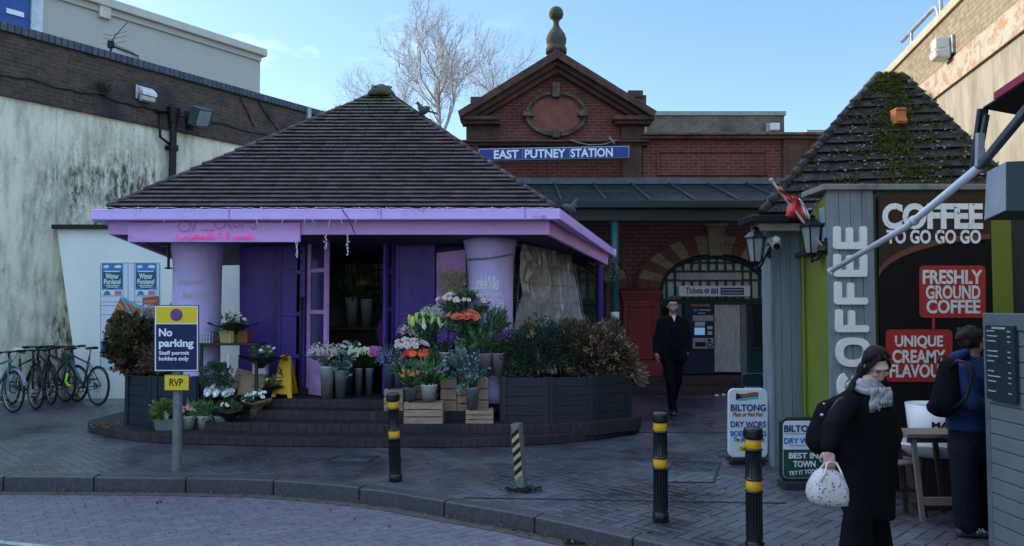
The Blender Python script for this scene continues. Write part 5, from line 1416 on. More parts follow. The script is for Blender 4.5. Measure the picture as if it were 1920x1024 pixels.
shrub((-4.62, 10.2, .98), (.36, .26, .25), 1100, .035, .09, 3, M_BROWNL, 'rusty dry shrub low in the blue planter behind the no parking sign', Z1 - .05, 14)
shrub((.32, 10.0, 1.13), (.42, .32, .42), 6000, .014, .055, 4, M_CONIF, 'bushy dark green conifer in the long planter beside the column', .75, 30, up=.15, heads=4)
shrub((.10, 9.95, .90), (.24, .2, .14), 420, .02, .07, 14, M_DKGREEN, 'low straggly plant at the near corner of the long planter', .75, 12, up=.3)
shrub((.66, 10.1, 1.16), (.27, .26, .35), 3000, .014, .055, 5, M_CONIF, 'second dark conifer in the middle of the long planter', .75, 24, up=.15)
shrub((.96, 10.12, 1.10), (.36, .32, .40), 2600, .04, .075, 6, M_BROWNL, 'brown dead hydrangea in the middle of the long planter', .75, 18, heads=14)
shrub((1.32, 10.28, 1.06), (.36, .32, .44), 2800, .036, .08, 7, M_BROWNL, 'taller brown dry hydrangea at the station end of the long planter', .7, 18, heads=16)
shrub((1.60, 10.3, .88), (.2, .22, .26), 800, .03, .08, 8, M_HEADB, 'dry twiggy stems spilling over the station end of the long planter', .7, 10)

# ------------------------------------------------------------------ flowers
M_GALV = mat('galvanised steel', (.52, .56, .56), .4, .35, var=.25, scale=5, dirt=(.2, .22, .22), dirtscale=4)
M_GALVD = mat('dull zinc', (.30, .34, .36), .45, .3, var=.3, scale=6)
M_WHITEP = mat('white plastic bucket', (.80, .79, .75), .4, var=.06, dirt=(.5, .47, .4), dirtscale=4, dirtpos=(.58, .8))
M_BLUEP = mat('blue grey bucket', (.15, .19, .24), .5, var=.2)
M_CLEARP = mat('cloudy clear bucket', (.34, .38, .40), .2, var=.1, trans=.45)
M_PINKB = mat('pinkish grey bucket', (.40, .34, .35), .55, var=.2)
M_CRATE = mat('crate wood', (.36, .24, .175), .75, var=.35, scale=5, stretch=(1, 1, 6), bump=.3)
M_WRAP = mat('black wrapping paper', (.014, .014, .02), .5, var=.3)
M_KRAFT = mat('kraft paper', (.26, .17, .10), .75, var=.25, scale=6)
def petalmat(name, c, c2=None): return mat(name, c, .55, col2=c2 or tuple(min(1, q * 1.35) for q in c), island=.3, scale=30)
K = {'pink': petalmat('pink petal', (0.88, 0.488, 0.488)), 'pale': petalmat('pale pink petal', (0.88, 0.683, 0.65)), 'coral': petalmat('coral petal', (0.88, 0.227, 0.146)), 'red': petalmat('red orange petal', (0.88, 0.114, 0.0406)),
     'orange': petalmat('orange petal', (0.88, 0.357, 0.0975)), 'violet': petalmat('violet petal', (0.211, 0.0488, 0.455)), 'mauve': petalmat('mauve petal', (0.439, 0.244, 0.552)), 'white': petalmat('white petal', (0.88, 0.88, 0.88)),
     'cream': petalmat('cream petal', (0.88, 0.88, 0.585)), 'magenta': petalmat('rose petal', (0.683, 0.195, 0.488)), 'dplum': petalmat('plum petal', (0.163, 0.0813, 0.195)), 'bud': petalmat('green bud', (0.52, 0.65, 0.195)), 'tan': petalmat('dried tan', (.42, .34, .22)) if 1 else petalmat('dried tan', (0.536, 0.406, 0.244)),
     'gyp': petalmat('gypsophila white', (0.715, 0.699, 0.683)), 'maroon': petalmat('maroon petal', (0.423, 0.065, 0.0813)), 'lav': petalmat('lavender', (0.26, 0.227, 0.423))}
def bucket_mesh(r0, r1, h, loc, rim=True):
    m = MB(); t_ = .006
    prof = [(.001, .006), (r0 - .004, .006), (r0, 0), (r0 + (r1 - r0) * .94, h * .94), (r1 + .007, h * .965), (r1 + .009, h), (r1 - .004, h), (r0, h * .2), (.001, h * .2)]
    m.lathe(prof, loc, 24); return m
def tulip_head(m, c, d, s_, r):
    u, v = frame_of(d); T = Matrix((u, v, V(d).normalized())).transposed().to_4x4(); T.translation = c
    for k in range(6):
        a = k * 1.047 + r.uniform(-.1, .1); T2 = T @ Matrix.Rotation(a, 4, 'Z')
        f = .75 if k % 2 else .9
        vs = [T2 @ V(q) for q in ((0, 0, 0), (s_ * .42 * f, -s_ * .3, s_ * .5), (s_ * .5 * f, 0, s_ * .55), (s_ * .42 * f, s_ * .3, s_ * .5), (s_ * .2, 0, s_ * 1.35))]
        m.add(vs, [(0, 1, 2), (0, 2, 3), (1, 4, 2), (2, 4, 3)], 0, True)
def rose_head(m, c, d, s_, r):
    u, v = frame_of(d); T = Matrix((u, v, V(d).normalized())).transposed().to_4x4(); T.translation = c
    for ring, (n2, rr, z0, z1, op) in enumerate(((5, .5, -.25, .35, .62), (5, .36, -.2, .45, .4), (4, .2, -.1, .5, .18))):
        for k in range(n2):
            a = k * 6.283 / n2 + ring * .6 + r.uniform(-.15, .15); T2 = T @ Matrix.Rotation(a, 4, 'Z'); w2 = rr * s_ * 1.0
            vs = [T2 @ V(q) for q in ((s_ * .05, 0, z0 * s_), (rr * s_ * .8, -w2 * .75, .1 * s_), (rr * s_ * .95, 0, .08 * s_), (rr * s_ * .8, w2 * .75, .1 * s_), (op * s_ * 1.15, -w2 * .55, z1 * s_), (op * s_ * 1.3, 0, z1 * s_ * .9), (op * s_ * 1.15, w2 * .55, z1 * s_))]
            m.add(vs, [(0, 1, 2), (0, 2, 3), (1, 4, 5, 2), (2, 5, 6, 3)], 0, True)
def daisy_head(m, c, d, s_, r, n2=11):
    u, v = frame_of(d); d = V(d).normalized()
    for k in range(n2):
        a = k * 6.283 / n2; e = (u * math.cos(a) + v * math.sin(a)); s2 = (u * -math.sin(a) + v * math.cos(a)) * s_ * .2
        m.add([c, c + e * s_ * .6 + s2 + d * s_ * .15, c + e * s_ + d * s_ * .08, c + e * s_ * .6 - s2 + d * s_ * .15], [(0, 1, 2, 3)])
def flowers(label, px, py, Y, rx, ry, kind, fcol=None, lcol=None, nh=14, nl=160, lw=.03, ll=.1, bucket=None, support=None, hs=.035, seed=None, group='buckets of cut flowers round the kiosk', name='flower_bucket', up=.35, cat='flower bucket', front=True, deep=.8, rise=None):
    """bucket: (px centre, rim width px, height px, material); support z under it (else taken from bottom pixel)"""
    seed = seed if seed is not None else int(px * 7 + py); r = random.Random(seed); hs *= 1.3; nh = int(nh * 1.3); nl = int(nl * 1.35); rx *= 1.08; ry *= 1.1
    k = Y / FPX; c = P(px, py, Y); rad = (rx * k, max(.07, rx * k * deep), ry * k)
    bpx, bw, bh, bm = bucket
    bx_ = (bpx - 960) * k; h = bh * k; r1 = bw * k / 2; z0 = support
    t = thing(name, (bx_, Y, z0), label, cat, group)
    bucket_mesh(r1 * .74, r1, h, (bx_, Y, z0)).build('bucket', bm, t)
    rim = V((bx_, Y, z0 + h * .8)); m = MB(); st = MB(); hd = MB()
    if nl: bush(m, c, [q_ * .86 for q_ in rad], nl, lw, ll, seed, 12, up=up, out=.65)
    heads = []
    for i in range(nh):
        best = None
        for tr in range(6):
            a = r.uniform(0, 6.283); rr_ = math.sqrt(r.random()); q = V((math.cos(a) * rr_ * rad[0], (-abs(math.sin(a)) if front and r.random() < .75 else math.sin(a)) * rr_ * rad[1] * .9, 0))
            hz = (1 - rr_ * rr_) ** .5 * rad[2] * (.9 if q.y > -.3 * rad[1] else .5) * r.uniform(.5, 1.1); q.z = hz * .8 + rad[2] * .15 if rise is None else r.uniform(-1, 1) * rad[2] * rise
            dmin = min([(c + q - h_).length for h_ in heads], default=9)
            if best is None or dmin > best[0]: best = (dmin, c + q * 1.12 + V((0, -.035, .012)))
        heads.append(best[1])
    for i, p in enumerate(heads):
        d = ((p - V((bx_, Y + .05, c.z - rad[2] * 1.3))).normalized() + rv(r) * .25 + V((0, -.35, 0))).normalized()
        s_ = hs * r.uniform(.8, 1.2)
        if kind in ('rose', 'tulip', 'daisy', 'lily', 'bud') and hd.f: hd.build('bloom', K[fcol], t); hd = MB()
        if kind == 'tulip': tulip_head(hd, p, (d + V((0, 0, .8))).normalized(), s_, r)
        elif kind == 'rose': rose_head(hd, p, d, s_, r)
        elif kind == 'daisy': daisy_head(hd, p, d, s_, r)
        elif kind == 'lily':
            for q_ in range(6):
                leaf(hd, p, (d + rv(r) * .8).normalized(), s_ * .5, s_ * 1.6, r)
        elif kind == 'bud': hd.ell(p, (s_ * .35, s_ * .35, s_ * .95), Matrix.Rotation(r.uniform(-.4, .4), 3, 'Y'), 6, 5)
        elif kind in ('spray', 'cloud'):
            for q_ in range(26): 
                o_ = rv(r) * s_ * 1.6; leaf(hd, p + o_, rv(r), s_ * .42, s_ * .55, r)
        elif kind == 'spike':
            for q_ in range(16): leaf(hd, p + V((r.uniform(-.3, .3) * s_, r.uniform(-.3, .3) * s_, -q_ * s_ * .22)), rv(r), s_ * .45, s_ * .5, r)
        mid = rim.lerp(p, .55) + V((0, 0, .03))
        if kind != 'cloud' or i % 5 == 0: st.tube([rim + V((r.uniform(-.5, .5) * r1, r.uniform(-.5, .5) * r1, 0)), mid, p], .004, 3)
    if kind in ('fern', 'strap', 'euc'):
        n2 = nh or 26
        for i in range(34 if kind != 'euc' else 20):
            a = r.uniform(0, 6.283); rr_ = r.uniform(.3, 1); e = c + V((math.cos(a) * rad[0] * rr_, math.sin(a) * rad[1] * rr_ - .04, r.uniform(-.3, 1.0) * rad[2]))
            if kind == 'strap':
                s2 = rim + V((r.uniform(-.6, .6) * r1, r.uniform(-.6, .6) * r1, 0)); leaf(m, s2, e - s2, lw, (e - s2).length, r)
            else:
                s2 = rim.copy(); mid = s2.lerp(e, .6) + V((0, 0, .06)); pts = [s2, s2.lerp(mid, .6), mid, e]
                st.tube(pts, .004, 3)
                for q_ in range(16 if kind == 'fern' else 15):
                    f = .3 + .7 * q_ / 15; p = (mid.lerp(e, (f - .5) * 2) if f > .5 else s2.lerp(mid, f * 2)); d = (e - s2).normalized()
                    for sg_ in (-1, 1):
                        u, v = frame_of(d); dd = (d * .45 + u * sg_ * (1 if q_ % 2 else .6) + v * r.uniform(-.4, .4)).normalized()
                        if kind == 'euc': leaf(m, p, dd, ll * .75, ll, r)
                        else: leaf(m, p, dd, lw * .5, ll * (1.1 - f * .7), r)
    if m.f: m.build('foliage', lcol or M_DKGREEN, t)
    if st.f: st.build('stem', M_GSTEM, t)
    if hd.f: hd.build('bloom', K[fcol], t)
    return t
def zat(py, Y): return P(960, py, Y).z
# crates
def crate(loc, size, label, rz=0., M=None, group='wooden crates under the flower display'):
    t = thing('wooden_crate', loc, label, 'crate', group, rz=rz); w2, d2, h2 = size
    m = MB(); n2 = 3; sh = h2 / n2
    for i in range(n2):
        za, zb2 = i * sh + .004, (i + 1) * sh - .012
        for y in (-d2 / 2, d2 / 2 - .012): m.bx(-w2 / 2, y, za, w2 / 2, y + .012, zb2)
        for x in (-w2 / 2, w2 / 2 - .012): m.bx(x, -d2 / 2 + .013, za, x + .012, d2 / 2 - .013, zb2)
    m.build('slats', M_CRATE, t, local=True, bevel=.002)
    for sx in (-1, 1):
        for sy in (-1, 1): MB().box((sx * (w2 / 2 - .03), sy * (d2 / 2 - .03), h2 / 2), (.03, .03, h2 - .004)).build('corner_post', M_CRATE, t, local=True)
    m = MB(); m.bx(-w2 / 2 + .014, -d2 / 2 + .014, .01, w2 / 2 - .014, d2 / 2 - .014, .02); m.build('base_board', M_CRATE, t, local=True)
    return t
L1, L2, L3 = RZ * 2, RZ * 3, RZ * 4
def crate_px(x0, x1, ytop, Yf, z0, depth, label, h=None):
    a, b = P(x0, ytop, Yf), P(x1, ytop, Yf); hh = h or (a.z - z0)
    return crate(((a.x + b.x) / 2, Yf + depth / 2, z0), (b.x - a.x, depth, hh), label)
crate_px(757, 830, 754, 9.53, L1, .26, 'slatted wooden crate carrying the white bucket of tulips')
crate_px(873, 925, 769, 9.54, L1, .26, 'low slatted crate under the galvanised eucalyptus bucket')
crate_px(720, 756, 729, 9.84, L2, .24, 'slatted crate half hidden behind the black and yellow bollard')
crate_px(826, 856, 707, 9.84, L2, .22, 'upright crate standing behind the white tulip bucket')
crate_px(886, 916, 707, 9.84, L2, .22, 'upright crate standing behind the eucalyptus bucket')
crate_px(774, 822, 706, 10.13, L3, .2, 'crate at the back holding the stock and gerbera buckets up')
crate_px(857, 885, 727, 9.84, L2, .2, 'pale shallow box crate between the two upright crates')
SB = 'buckets of cut flowers round the kiosk'
T1 = zat(754, 9.53)
flowers('white bucket of closed mauve tulips on the front crate', 806, 708, 9.66, 30, 20, 'tulip', 'mauve', M_MIDGREEN, 14, 70, .035, .16, (805, 31, 30, M_WHITEP), T1, .026, up=.8)
flowers('cloudy clear bucket of orange tulips on the front crate', 771, 712, 9.64, 17, 16, 'tulip', 'orange', M_MIDGREEN, 13, 60, .03, .14, (772, 25, 25, M_CLEARP), T1, .032, up=.9)
T2 = zat(729, 9.84)
flowers('small blue grey bucket of mauve and green tulips on the side crate', 757, 692, 9.92, 22, 14, 'tulip', 'mauve', M_MIDGREEN, 16, 90, .025, .14, (749, 17, 28, M_BLUEP), T2, .025, up=.8)
flowers('blue grey bucket of dried lavender spikes beside the doorway', 733, 668, 10.02, 22, 18, 'spike', 'lav', M_DKGREEN, 16, 80, .014, .09, (731, 20, 44, M_BLUEP), T2 , .03)
T3 = zat(707, 9.84)
flowers('dull zinc bucket of red orange gerberas', 788, 671, 10.1, 26, 12, 'daisy', 'red', M_DKGREEN, 17, 60, .03, .09, (788, 20, 28, M_GALVD), zat(706, 10.13), .042, front=True)
flowers('bucket of pale pink roses above the red gerberas', 770, 655, 10.25, 28, 15, 'rose', 'pale', M_DKGREEN, 20, 60, .03, .08, (768, 24, 50, M_GALVD), L3 + .0, .042)
flowers('galvanised bucket of violet stock', 843, 628, 10.0, 17, 18, 'spike', 'violet', M_MIDGREEN, 20, 60, .03, .1, (835, 26, 44, M_GALV), T3, .034)
flowers('bucket of white lilies with green buds', 806, 628, 10.3, 22, 26, 'lily', 'white', M_MIDGREEN, 4, 110, .03, .12, (805, 24, 60, M_GALVD), L3, .06)
flowers('tall bucket of green lily buds at the back of the display', 800, 610, 10.36, 30, 18, 'bud', 'bud', M_MIDGREEN, 18, 90, .03, .12, (798, 24, 60, M_GALVD), L3, .055, up=.7)
flowers('bucket of dark maroon flowers behind the lily buds', 778, 605, 10.45, 16, 12, 'spray', 'maroon', M_DKGREEN, 8, 50, .03, .09, (778, 22, 60, M_GALVD), L3, .03)
flowers('bucket of pale pink alstroemeria by the purple door', 768, 630, 10.4, 17, 16, 'spray', 'pale', M_DKGREEN, 11, 90, .025, .09, (766, 22, 55, M_GALVD), L3, .032)
flowers('bucket of misty white gypsophila', 824, 596, 10.42, 25, 20, 'cloud', 'gyp', M_STEM, 34, 0, .01, .06, (824, 20, 60, M_GALVD), L3, .035)
flowers('bucket of coral tulips massed beside the column', 868, 602, 9.98, 24, 15, 'rose', 'coral', M_MIDGREEN, 24, 60, .035, .12, (868, 26, 50, M_GALVD), T3, .05)
flowers('bucket of pale pink spray roses with dark leaves at the top', 870, 572, 10.02, 42, 18, 'rose', 'pale', M_DKGREEN, 18, 260, .045, .09, (866, 26, 70, M_GALVD), T3, .034)
flowers('bucket of dried tan statice topping the display', 850, 536, 10.3, 19, 24, 'cloud', 'tan', M_STEM, 110, 0, .008, .09, (850, 22, 90, M_GALVD), L3, .026, rise=.9)
flowers('bucket of broad glossy lily leaves against the column', 915, 612, 9.98, 28, 32, 'strap', None, M_DKGREEN, 0, 150, .05, .17, (912, 26, 60, M_GALVD), T3, up=.6)
flowers('pinkish grey bucket of feathery green fern', 897, 644, 9.9, 40, 24, 'fern', None, M_MIDGREEN, 0, 60, .02, .11, (909, 26, 42, M_PINKB), .80, up=.4)
flowers('pinkish grey bucket of dark plum foliage at the planter corner', 938, 640, 9.95, 24, 24, 'spray', 'dplum', M_DKGREEN, 16, 130, .025, .09, (934, 26, 42, M_PINKB), .80, .03)
flowers('galvanised bucket of trailing blue green eucalyptus', 872, 698, 9.66, 42, 40, 'euc', None, M_EUC, 0, 90, .045, .05, (886, 26, 40, M_GALVD), zat(769, 9.54), up=-.1)
flowers('bucket of dark glossy foliage beside the white tulip bucket', 818, 688, 9.95, 30, 22, 'strap', None, M_DKGREEN, 0, 120, .035, .12, (812, 24, 30, M_GALVD), L2 , up=.3)
# doorway buckets
flowers('tall galvanised bucket of pale pink flowers on the top step', 612, 668, 10.22, 26, 16, 'spray', 'pale', M_DKGREEN, 16, 70, .02, .1, (615, 27, 60, M_GALV), L3, .03)
flowers('galvanised bucket of silvery eucalyptus on the top step', 642, 686, 10.24, 26, 26, 'euc', None, M_EUC, 0, 60, .03, .045, (641, 24, 52, M_GALVD), L3, up=.2)
flowers('small bucket of cream roses in the doorway', 679, 668, 10.6, 20, 10, 'rose', 'cream', M_DKGREEN, 14, 50, .03, .08, (674, 15, 50, M_GALVD), L3, .05)
flowers('small bucket of mauve pink roses in the doorway', 705, 668, 10.6, 16, 12, 'rose', 'magenta', M_DKGREEN, 13, 50, .03, .08, (694, 15, 50, M_GALVD), L3, .05)
flowers('bucket of white daisies behind the eucalyptus in the doorway', 655, 655, 10.9, 20, 14, 'daisy', 'white', M_DKGREEN, 9, 120, .03, .1, (655, 22, 60, M_GALVD), L3, .028)
zb_ = P(960, 613, 12).z
flowers('tall bucket of dark foliage on the bench in the kiosk', 665, 535, 12.0, 36, 26, 'strap', None, M_DKGREEN, 0, 200, .05, .16, (660, 24, 56, M_GALV), zb_, up=.5)
flowers('tall bucket of peach roses on the bench in the kiosk', 692, 540, 12.02, 20, 10, 'rose', 'orange', M_DKGREEN, 9, 120, .05, .14, (688, 24, 52, M_GALV), zb_, .045)

# pots and bouquets by the no parking sign
GB = 'pots on the steps by the no parking sign'
t = thing('plant_trough', (P(315, 800, 9.7).x, 9.86, RZ), 'grey green plastic trough of small bedding plants', 'trough')
a, b = P(287, 790, 9.72), P(342, 790, 9.72); m = MB(); zt = zat(789, 9.72)
m.prism([V((a.x + .02, 9.74, RZ)), V((b.x - .02, 9.74, RZ)), V((b.x, 9.72, zt)), V((a.x, 9.72, zt))], (0, .2, 0)); m.bx(a.x - .012, 9.71, zt, b.x + .012, 9.93, zt + .014); m.build('trough', mat('sage plastic', (.14, .17, .17), .5, var=.15), t, bevel=.008)
m = MB(); c = P(306, 768, 9.8); bush(m, c, (.16, .1, .14), 420, .03, .05, 41, 12); c = P(332, 778, 9.8); bush(m, c, (.12, .09, .1), 200, .03, .05, 42, 9); m.build('foliage', M_YGREEN, t)
m = MB(); c = P(298, 780, 9.78); bush(m, c, (.1, .09, .08), 200, .03, .05, 43, 9); m.build('dark_foliage', M_DKGREEN, t)
m = MB(); q = P(309, 788, 9.72); m.lathe([(.028, 0), (.036, .1), (.034, .1), (.001, .09)], (q.x, 9.76, zt + .012), 14); m.build('pot_label', mat('white label', (.6, .66, .62), .5), t)
flowers('white bucket of pink tulips next to the sign post', 355, 776, 9.86, 16, 11, 'tulip', 'pink', M_MIDGREEN, 15, 60, .03, .13, (358, 26, 25, M_WHITEP), RZ, .032, group=GB, up=.9)
flowers('white bucket of drooping green leaves second from the sign post', 388, 770, 9.86, 18, 14, 'strap', None, M_MIDGREEN, 0, 90, .03, .13, (388, 26, 25, M_WHITEP), RZ, group=GB, up=.2)
flowers('second small white bucket of white stocks behind the wrapped bouquets', 412, 742, 10.02, 20, 13, 'rose', 'white', M_YGREEN, 15, 60, .03, .07, (448, 22, 27, M_WHITEP), RZ * 2, .052, group=GB, seed=8)
def bouquet(px, py, Y, w_, h, wrapm, fcol, label, lean=(0, 0), seed=1, nh=9, hs=.03, leafm=None, bucket=None, support=None, kind='rose'):
    r = random.Random(seed); k = Y / FPX; c = P(px, py, Y); R1 = w_ * k / 2; H = h * k
    b0 = c + V((0, 0, -H)); t = thing('wrapped_bouquet', b0, label, 'bouquet', 'paper wrapped bouquets by the kiosk')
    m = MB(); n2 = 28; rings = []
    for z, f in ((0, .18), (.3, .22), (.6, .5), (.85, .85), (1.0, 1.0)):
        ring = []
        for j in range(n2):
            a = 6.283 * j / n2; jag = (1 + .10 * math.sin(a * 4 + seed) * f ** 3 + .07 * math.sin(a * 9 + seed * 2) * f ** 2 + r.uniform(-.04, .04) * f); rise = (.11 * math.sin(a * 4 + seed + .5) * f ** 4) * R1 * .8
            if fcol is None: jag *= 1
            ring.append(b0 + V((math.cos(a) * R1 * f * jag + lean[0] * z * H, math.sin(a) * R1 * .8 * f * jag + lean[1] * z * H, z * H * .8 + rise)))
        rings.append(ring)
    m.loft(rings, caps=False); w = m.build('wrapping', wrapm, t)
    sd = w.modifiers.new('thick', 'SOLIDIFY'); sd.thickness = .004
    m = MB(); cc = b0 + V((lean[0] * H, lean[1] * H, H * .86)); bush(m, cc, (R1 * .62, R1 * .5, R1 * .35), 120, .025, .07, seed, 9, up=.5); m.build('foliage', leafm or M_DKGREEN, t)
    for i in range(nh):
        m = MB(); a = r.uniform(0, 6.28); q = cc + V((math.cos(a) * R1 * .55 * r.random() ** .5, math.sin(a) * R1 * .4 - .02, R1 * r.uniform(.15, .42))); d = V((r.uniform(-.5, .5), -.6, .8)).normalized()
        (rose_head if kind == 'rose' else daisy_head)(m, q, d, hs * r.uniform(.8, 1.2), r); m.build('bloom', K[fcol], t)
    if bucket:
        bpx, bw, bh, bm = bucket; bx_ = (bpx - 960) * k
        tb = thing('small_bucket', (bx_, Y, support), bucket_label, 'bucket', GB)
        bucket_mesh(bw * k / 2 * .8, bw * k / 2, bh * k, (bx_, Y, support)).build('bucket', bm, tb)
    return t
bucket_label = 'short galvanised bucket under the black wrapped bouquet on the lowest step'
bouquet(426, 762, 9.8, 62, 34, M_WRAP, 'pale', 'black wrapped bouquet of pale flowers drooping over a galvanised bucket', (.2, -.2), 3, 7, .028, bucket=(420, 27, 26, M_GALV), support=RZ)
bucket_label = 'short galvanised bucket under the brown paper bouquet on the second step'
bouquet(482, 744, 10.0, 60, 32, M_KRAFT, 'white', 'brown paper bouquet of white roses on the second step', (.0, -.2), 4, 12, .036, M_MIDGREEN, bucket=(481, 22, 24, M_GALV), support=RZ * 2)
bouquet(499, 717, 10.25, 62, 26, M_WRAP, 'cream', 'black wrapped bouquet of green foliage lying before the wet floor sign', (.3, -.2), 5, 4, .03, M_YGREEN)
bouquet(470, 752, 9.98, 46, 20, M_WRAP, 'pale', 'small dark bouquet of dusky flowers among the pots', (-.2, -.2), 15, 8, .03)
# big leafy pot, tilted crate
t = thing('potted_plant', (P(402, 740, 10.2).x, 10.2, L3 - .12), 'bushy green potted plant at the foot of the lilac column', 'potted plant')
m = MB(); bush(m, P(404, 706, 10.0), (.22, .18, .2), 1500, .025, .045, 77, 22); m.build('foliage', mat('soft green leaf', (.045, .09, .05), .6, col2=(.08, .14, .075), island=.4), t)
m = MB(); q = P(402, 742, 10.05); m.lathe([(.09, 0), (.12, .2), (.125, .2), (.125, .23), (.11, .23), (.001, .2)], (q.x, 10.05, RZ * 3 - .02), 20); m.build('pot', M_BLACKPL, t)
t = crate(P(462, 742, 10.28) * 1, (.42, .24, .3), 'brown wooden crate tilted open beside the wet floor sign'); t.rotation_euler = (R(-28), R(14), R(14)); t.location.z = L3 + .05
m = MB(); q = P(462, 722, 10.12)
m = MB(); g = []
r = random.Random(6)
for j in range(7):
    for i in range(7): q = P(440 + 48 * i / 6 + (8 - j) * 1.2, 702 + 40 * j / 6, 10.16 - .02 * j); q += rv(r) * .012; g.append(q)
m.add(g, [(j * 7 + i, j * 7 + i + 1, (j + 1) * 7 + i + 1, (j + 1) * 7 + i) for j in range(6) for i in range(6)], 0, True); o = m.build('kraft_paper_sheet', M_KRAFT); o.modifiers.new('t', 'SOLIDIFY').thickness = .004
tag(o, 'crumpled sheet of brown kraft paper draped over the tilted crate', 'paper')
# black side table and what stands on it
YT = 10.12; zt = zat(643, YT)
t = thing('side_table', (P(432, 640, YT).x, YT, L3), 'narrow black side table beside the lilac column', 'table')
a, b = P(376, 643, YT), P(490, 643, YT); m = MB(); m.bx(a.x, YT - .1, zt - .03, b.x, YT + .26, zt); m.build('tabletop', M_DARKW, t, bevel=.006)
for x in (a.x + .04, b.x - .04):
    for y in (YT - .06, YT + .22): m = MB(); m.bx(x - .018, y - .018, L3, x + .018, y + .018, zt - .03); m.build('leg', M_DARKW, t)
def put(name, label, cat, px, w_, h, matl, d=.12, Y=YT + .03, z=None):
    k = Y / FPX; x = (px - 960) * k; z = zt if z is None else z; tt = thing(name, (x, Y, z), label, cat); return tt, x, k
t, x, k = put('gift_bag', 'yellow flower bag with a ribbon under the black bouquet on the table', 'flower bag', 431, 26, 22, None)
m = MB(); m.prism([V((x - .085, YT - .05, zt)), V((x + .085, YT - .05, zt)), V((x + .1, YT - .07, zt + .17)), V((x - .1, YT - .07, zt + .17))], (0, .14, 0)); m.build('bag', mat('dull yellow card', (.42, .36, .12), .6, var=.15), t, bevel=.006)
m = MB(); m.bx(x + .045, YT - .078, zt, x + .06, YT - .066, zt + .165); m.ell((x + .05, YT - .08, zt + .15), (.03, .012, .018)); m.build('ribbon', mat('yellow ribbon', (.55, .45, .12), .4), t)
t, x, k = put('terracotta_pot', 'square terracotta coloured box at the end of the black table', 'box', 456, 22, 20, None); m = MB(); m.bx(x - .075, YT + .0, zt, x + .075, YT + .16, zt + .165); m.build('box', mat('terracotta box', (.26, .09, .045), .7, var=.2), t, bevel=.006)
t, x, k = put('wooden_box', 'dark brown box behind the yellow bag on the black table', 'box', 410, 22, 20, None); m = MB(); m.bx(x - .08, YT + .06, zt, x + .06, YT + .2, zt + .15); m.build('box', mat('brown box', (.09, .05, .03), .6), t, bevel=.006)
t, x, k = put('jar_rack', 'little white wire rack of jars on the black table', 'rack', 390, 18, 18, None)
m = MB()
for i in range(4):
    for y in (YT - .04, YT + .06): m.bx(x - .06 + i * .04 - .005, y, zt, x - .06 + i * .04 + .005, y + .01, zt + .13)
for z in (zt + .01, zt + .07, zt + .125): m.bx(x - .068, YT - .043, z, x + .068, YT - .03, z + .01)
m.build('rack', mat('white wire rack', (.5, .52, .55), .5), t)
bouquet(438, 603, YT + .0, 86, 24, M_WRAP, 'pale', 'black wrapped bouquet of peach roses spread wide on the black table', (0, -.1), 6, 10, .034, M_MIDGREEN)
bouquet(488, 664, 10.22, 84, 26, M_WRAP, 'white', 'black wrapped bouquet with pink and white blooms below the table end', (.3, -.2), 7, 9, .034, M_MIDGREEN)
t = thing('purple_bin', (P(466, 735, 10.45).x, 10.45, L3), 'purple storage tub under the black table', 'tub'); m = MB(); m.pr(446, 672, 478, 744, 10.4, .24); m.build('tub', M_PURP, t, bevel=.01)
t = thing('card_sign', (P(486, 703, 10.24).x, 10.24, zat(704, 10.24)), 'small white card sign with a purple dot propped on the tub', 'card'); m = MB(); m.pr(473, 681, 499, 703, 10.24, .12); m.build('card', mat('white card', (.68, .68, .72), .5), t, bevel=.004)
m = MB(); q = P(488, 685, 10.236); m.cyl(q, q + V((0, .01, 0)), .025, n=16); m.build('dot', M_PURP, t)
m = MB(); m.cyl(P(428, 690, 10.0), P(429, 665, 10.0), .022); tag(m.build('candle', mat('white wax', (.6, .62, .6), .5), origin=P(428, 690, 10)), 'short white tube standing under the black table', 'tube')
# wet floor sign
M_YEL = mat('safety yellow', (.62, .36, .015), .4, var=.08)
t = thing('wet_floor_sign', (P(532, 746, 10.2).x, 10.2, L3), 'folding yellow wet floor warning sign on the top step', 'floor sign')
YW2 = 10.17
def wp(x, y, back=0):      # the front leaf leans back
    f = (746 - y) / 80; return P(x, y, YW2 + .12 * f)
m = MB()
fr = [wp(508, 744), wp(514, 745), wp(516, 737), wp(538, 740), wp(539, 747), wp(546, 747), wp(543, 668), wp(526, 666)]
nrm2 = V((-.25, -.95, -.1))
hole = [wp(529, 671), wp(539, 672), wp(538, 677), wp(528, 676)]
m.prism([wp(508, 744), wp(514, 745), wp(516, 738), wp(525, 739), wp(529, 676), wp(525.5, 670)], (.012, .02, 0)); 
m.prism([wp(525, 739), wp(538, 740), wp(539, 747), wp(546, 747), wp(543.5, 677), wp(529, 676)], (.012, .02, 0)); m.prism([wp(525.5, 670), wp(529, 676), wp(529.5, 671.5), wp(527, 666)], (.012, .02, 0)); m.prism([wp(527, 666), wp(529.5, 671.5), wp(540, 672), wp(543, 668)], (.012, .02, 0)); m.prism([wp(540, 672), wp(539.5, 677), wp(543.5, 677), wp(543, 668)], (.012, .02, 0))
front = m.build('front_leaf', M_YEL, t, bevel=.004)
m = MB(); q = [wp(543, 668) + V((.0, .03, 0)), wp(527, 666) + V((.0, .03, 0)), P(524, 742, YW2 + .42), P(531, 744, YW2 + .42), P(534, 736, YW2 + .4), P(549, 737, YW2 + .4), P(552, 745, YW2 + .42), P(559, 745, YW2 + .42)]
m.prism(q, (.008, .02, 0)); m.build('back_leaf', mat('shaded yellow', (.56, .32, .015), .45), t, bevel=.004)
m = MB()
def wl_(a, b, wd): 
    pa, pb = wp(*a) + V((0, -.006, 0)), wp(*b) + V((0, -.006, 0)); m.bar(pa, pb, wd, .004)
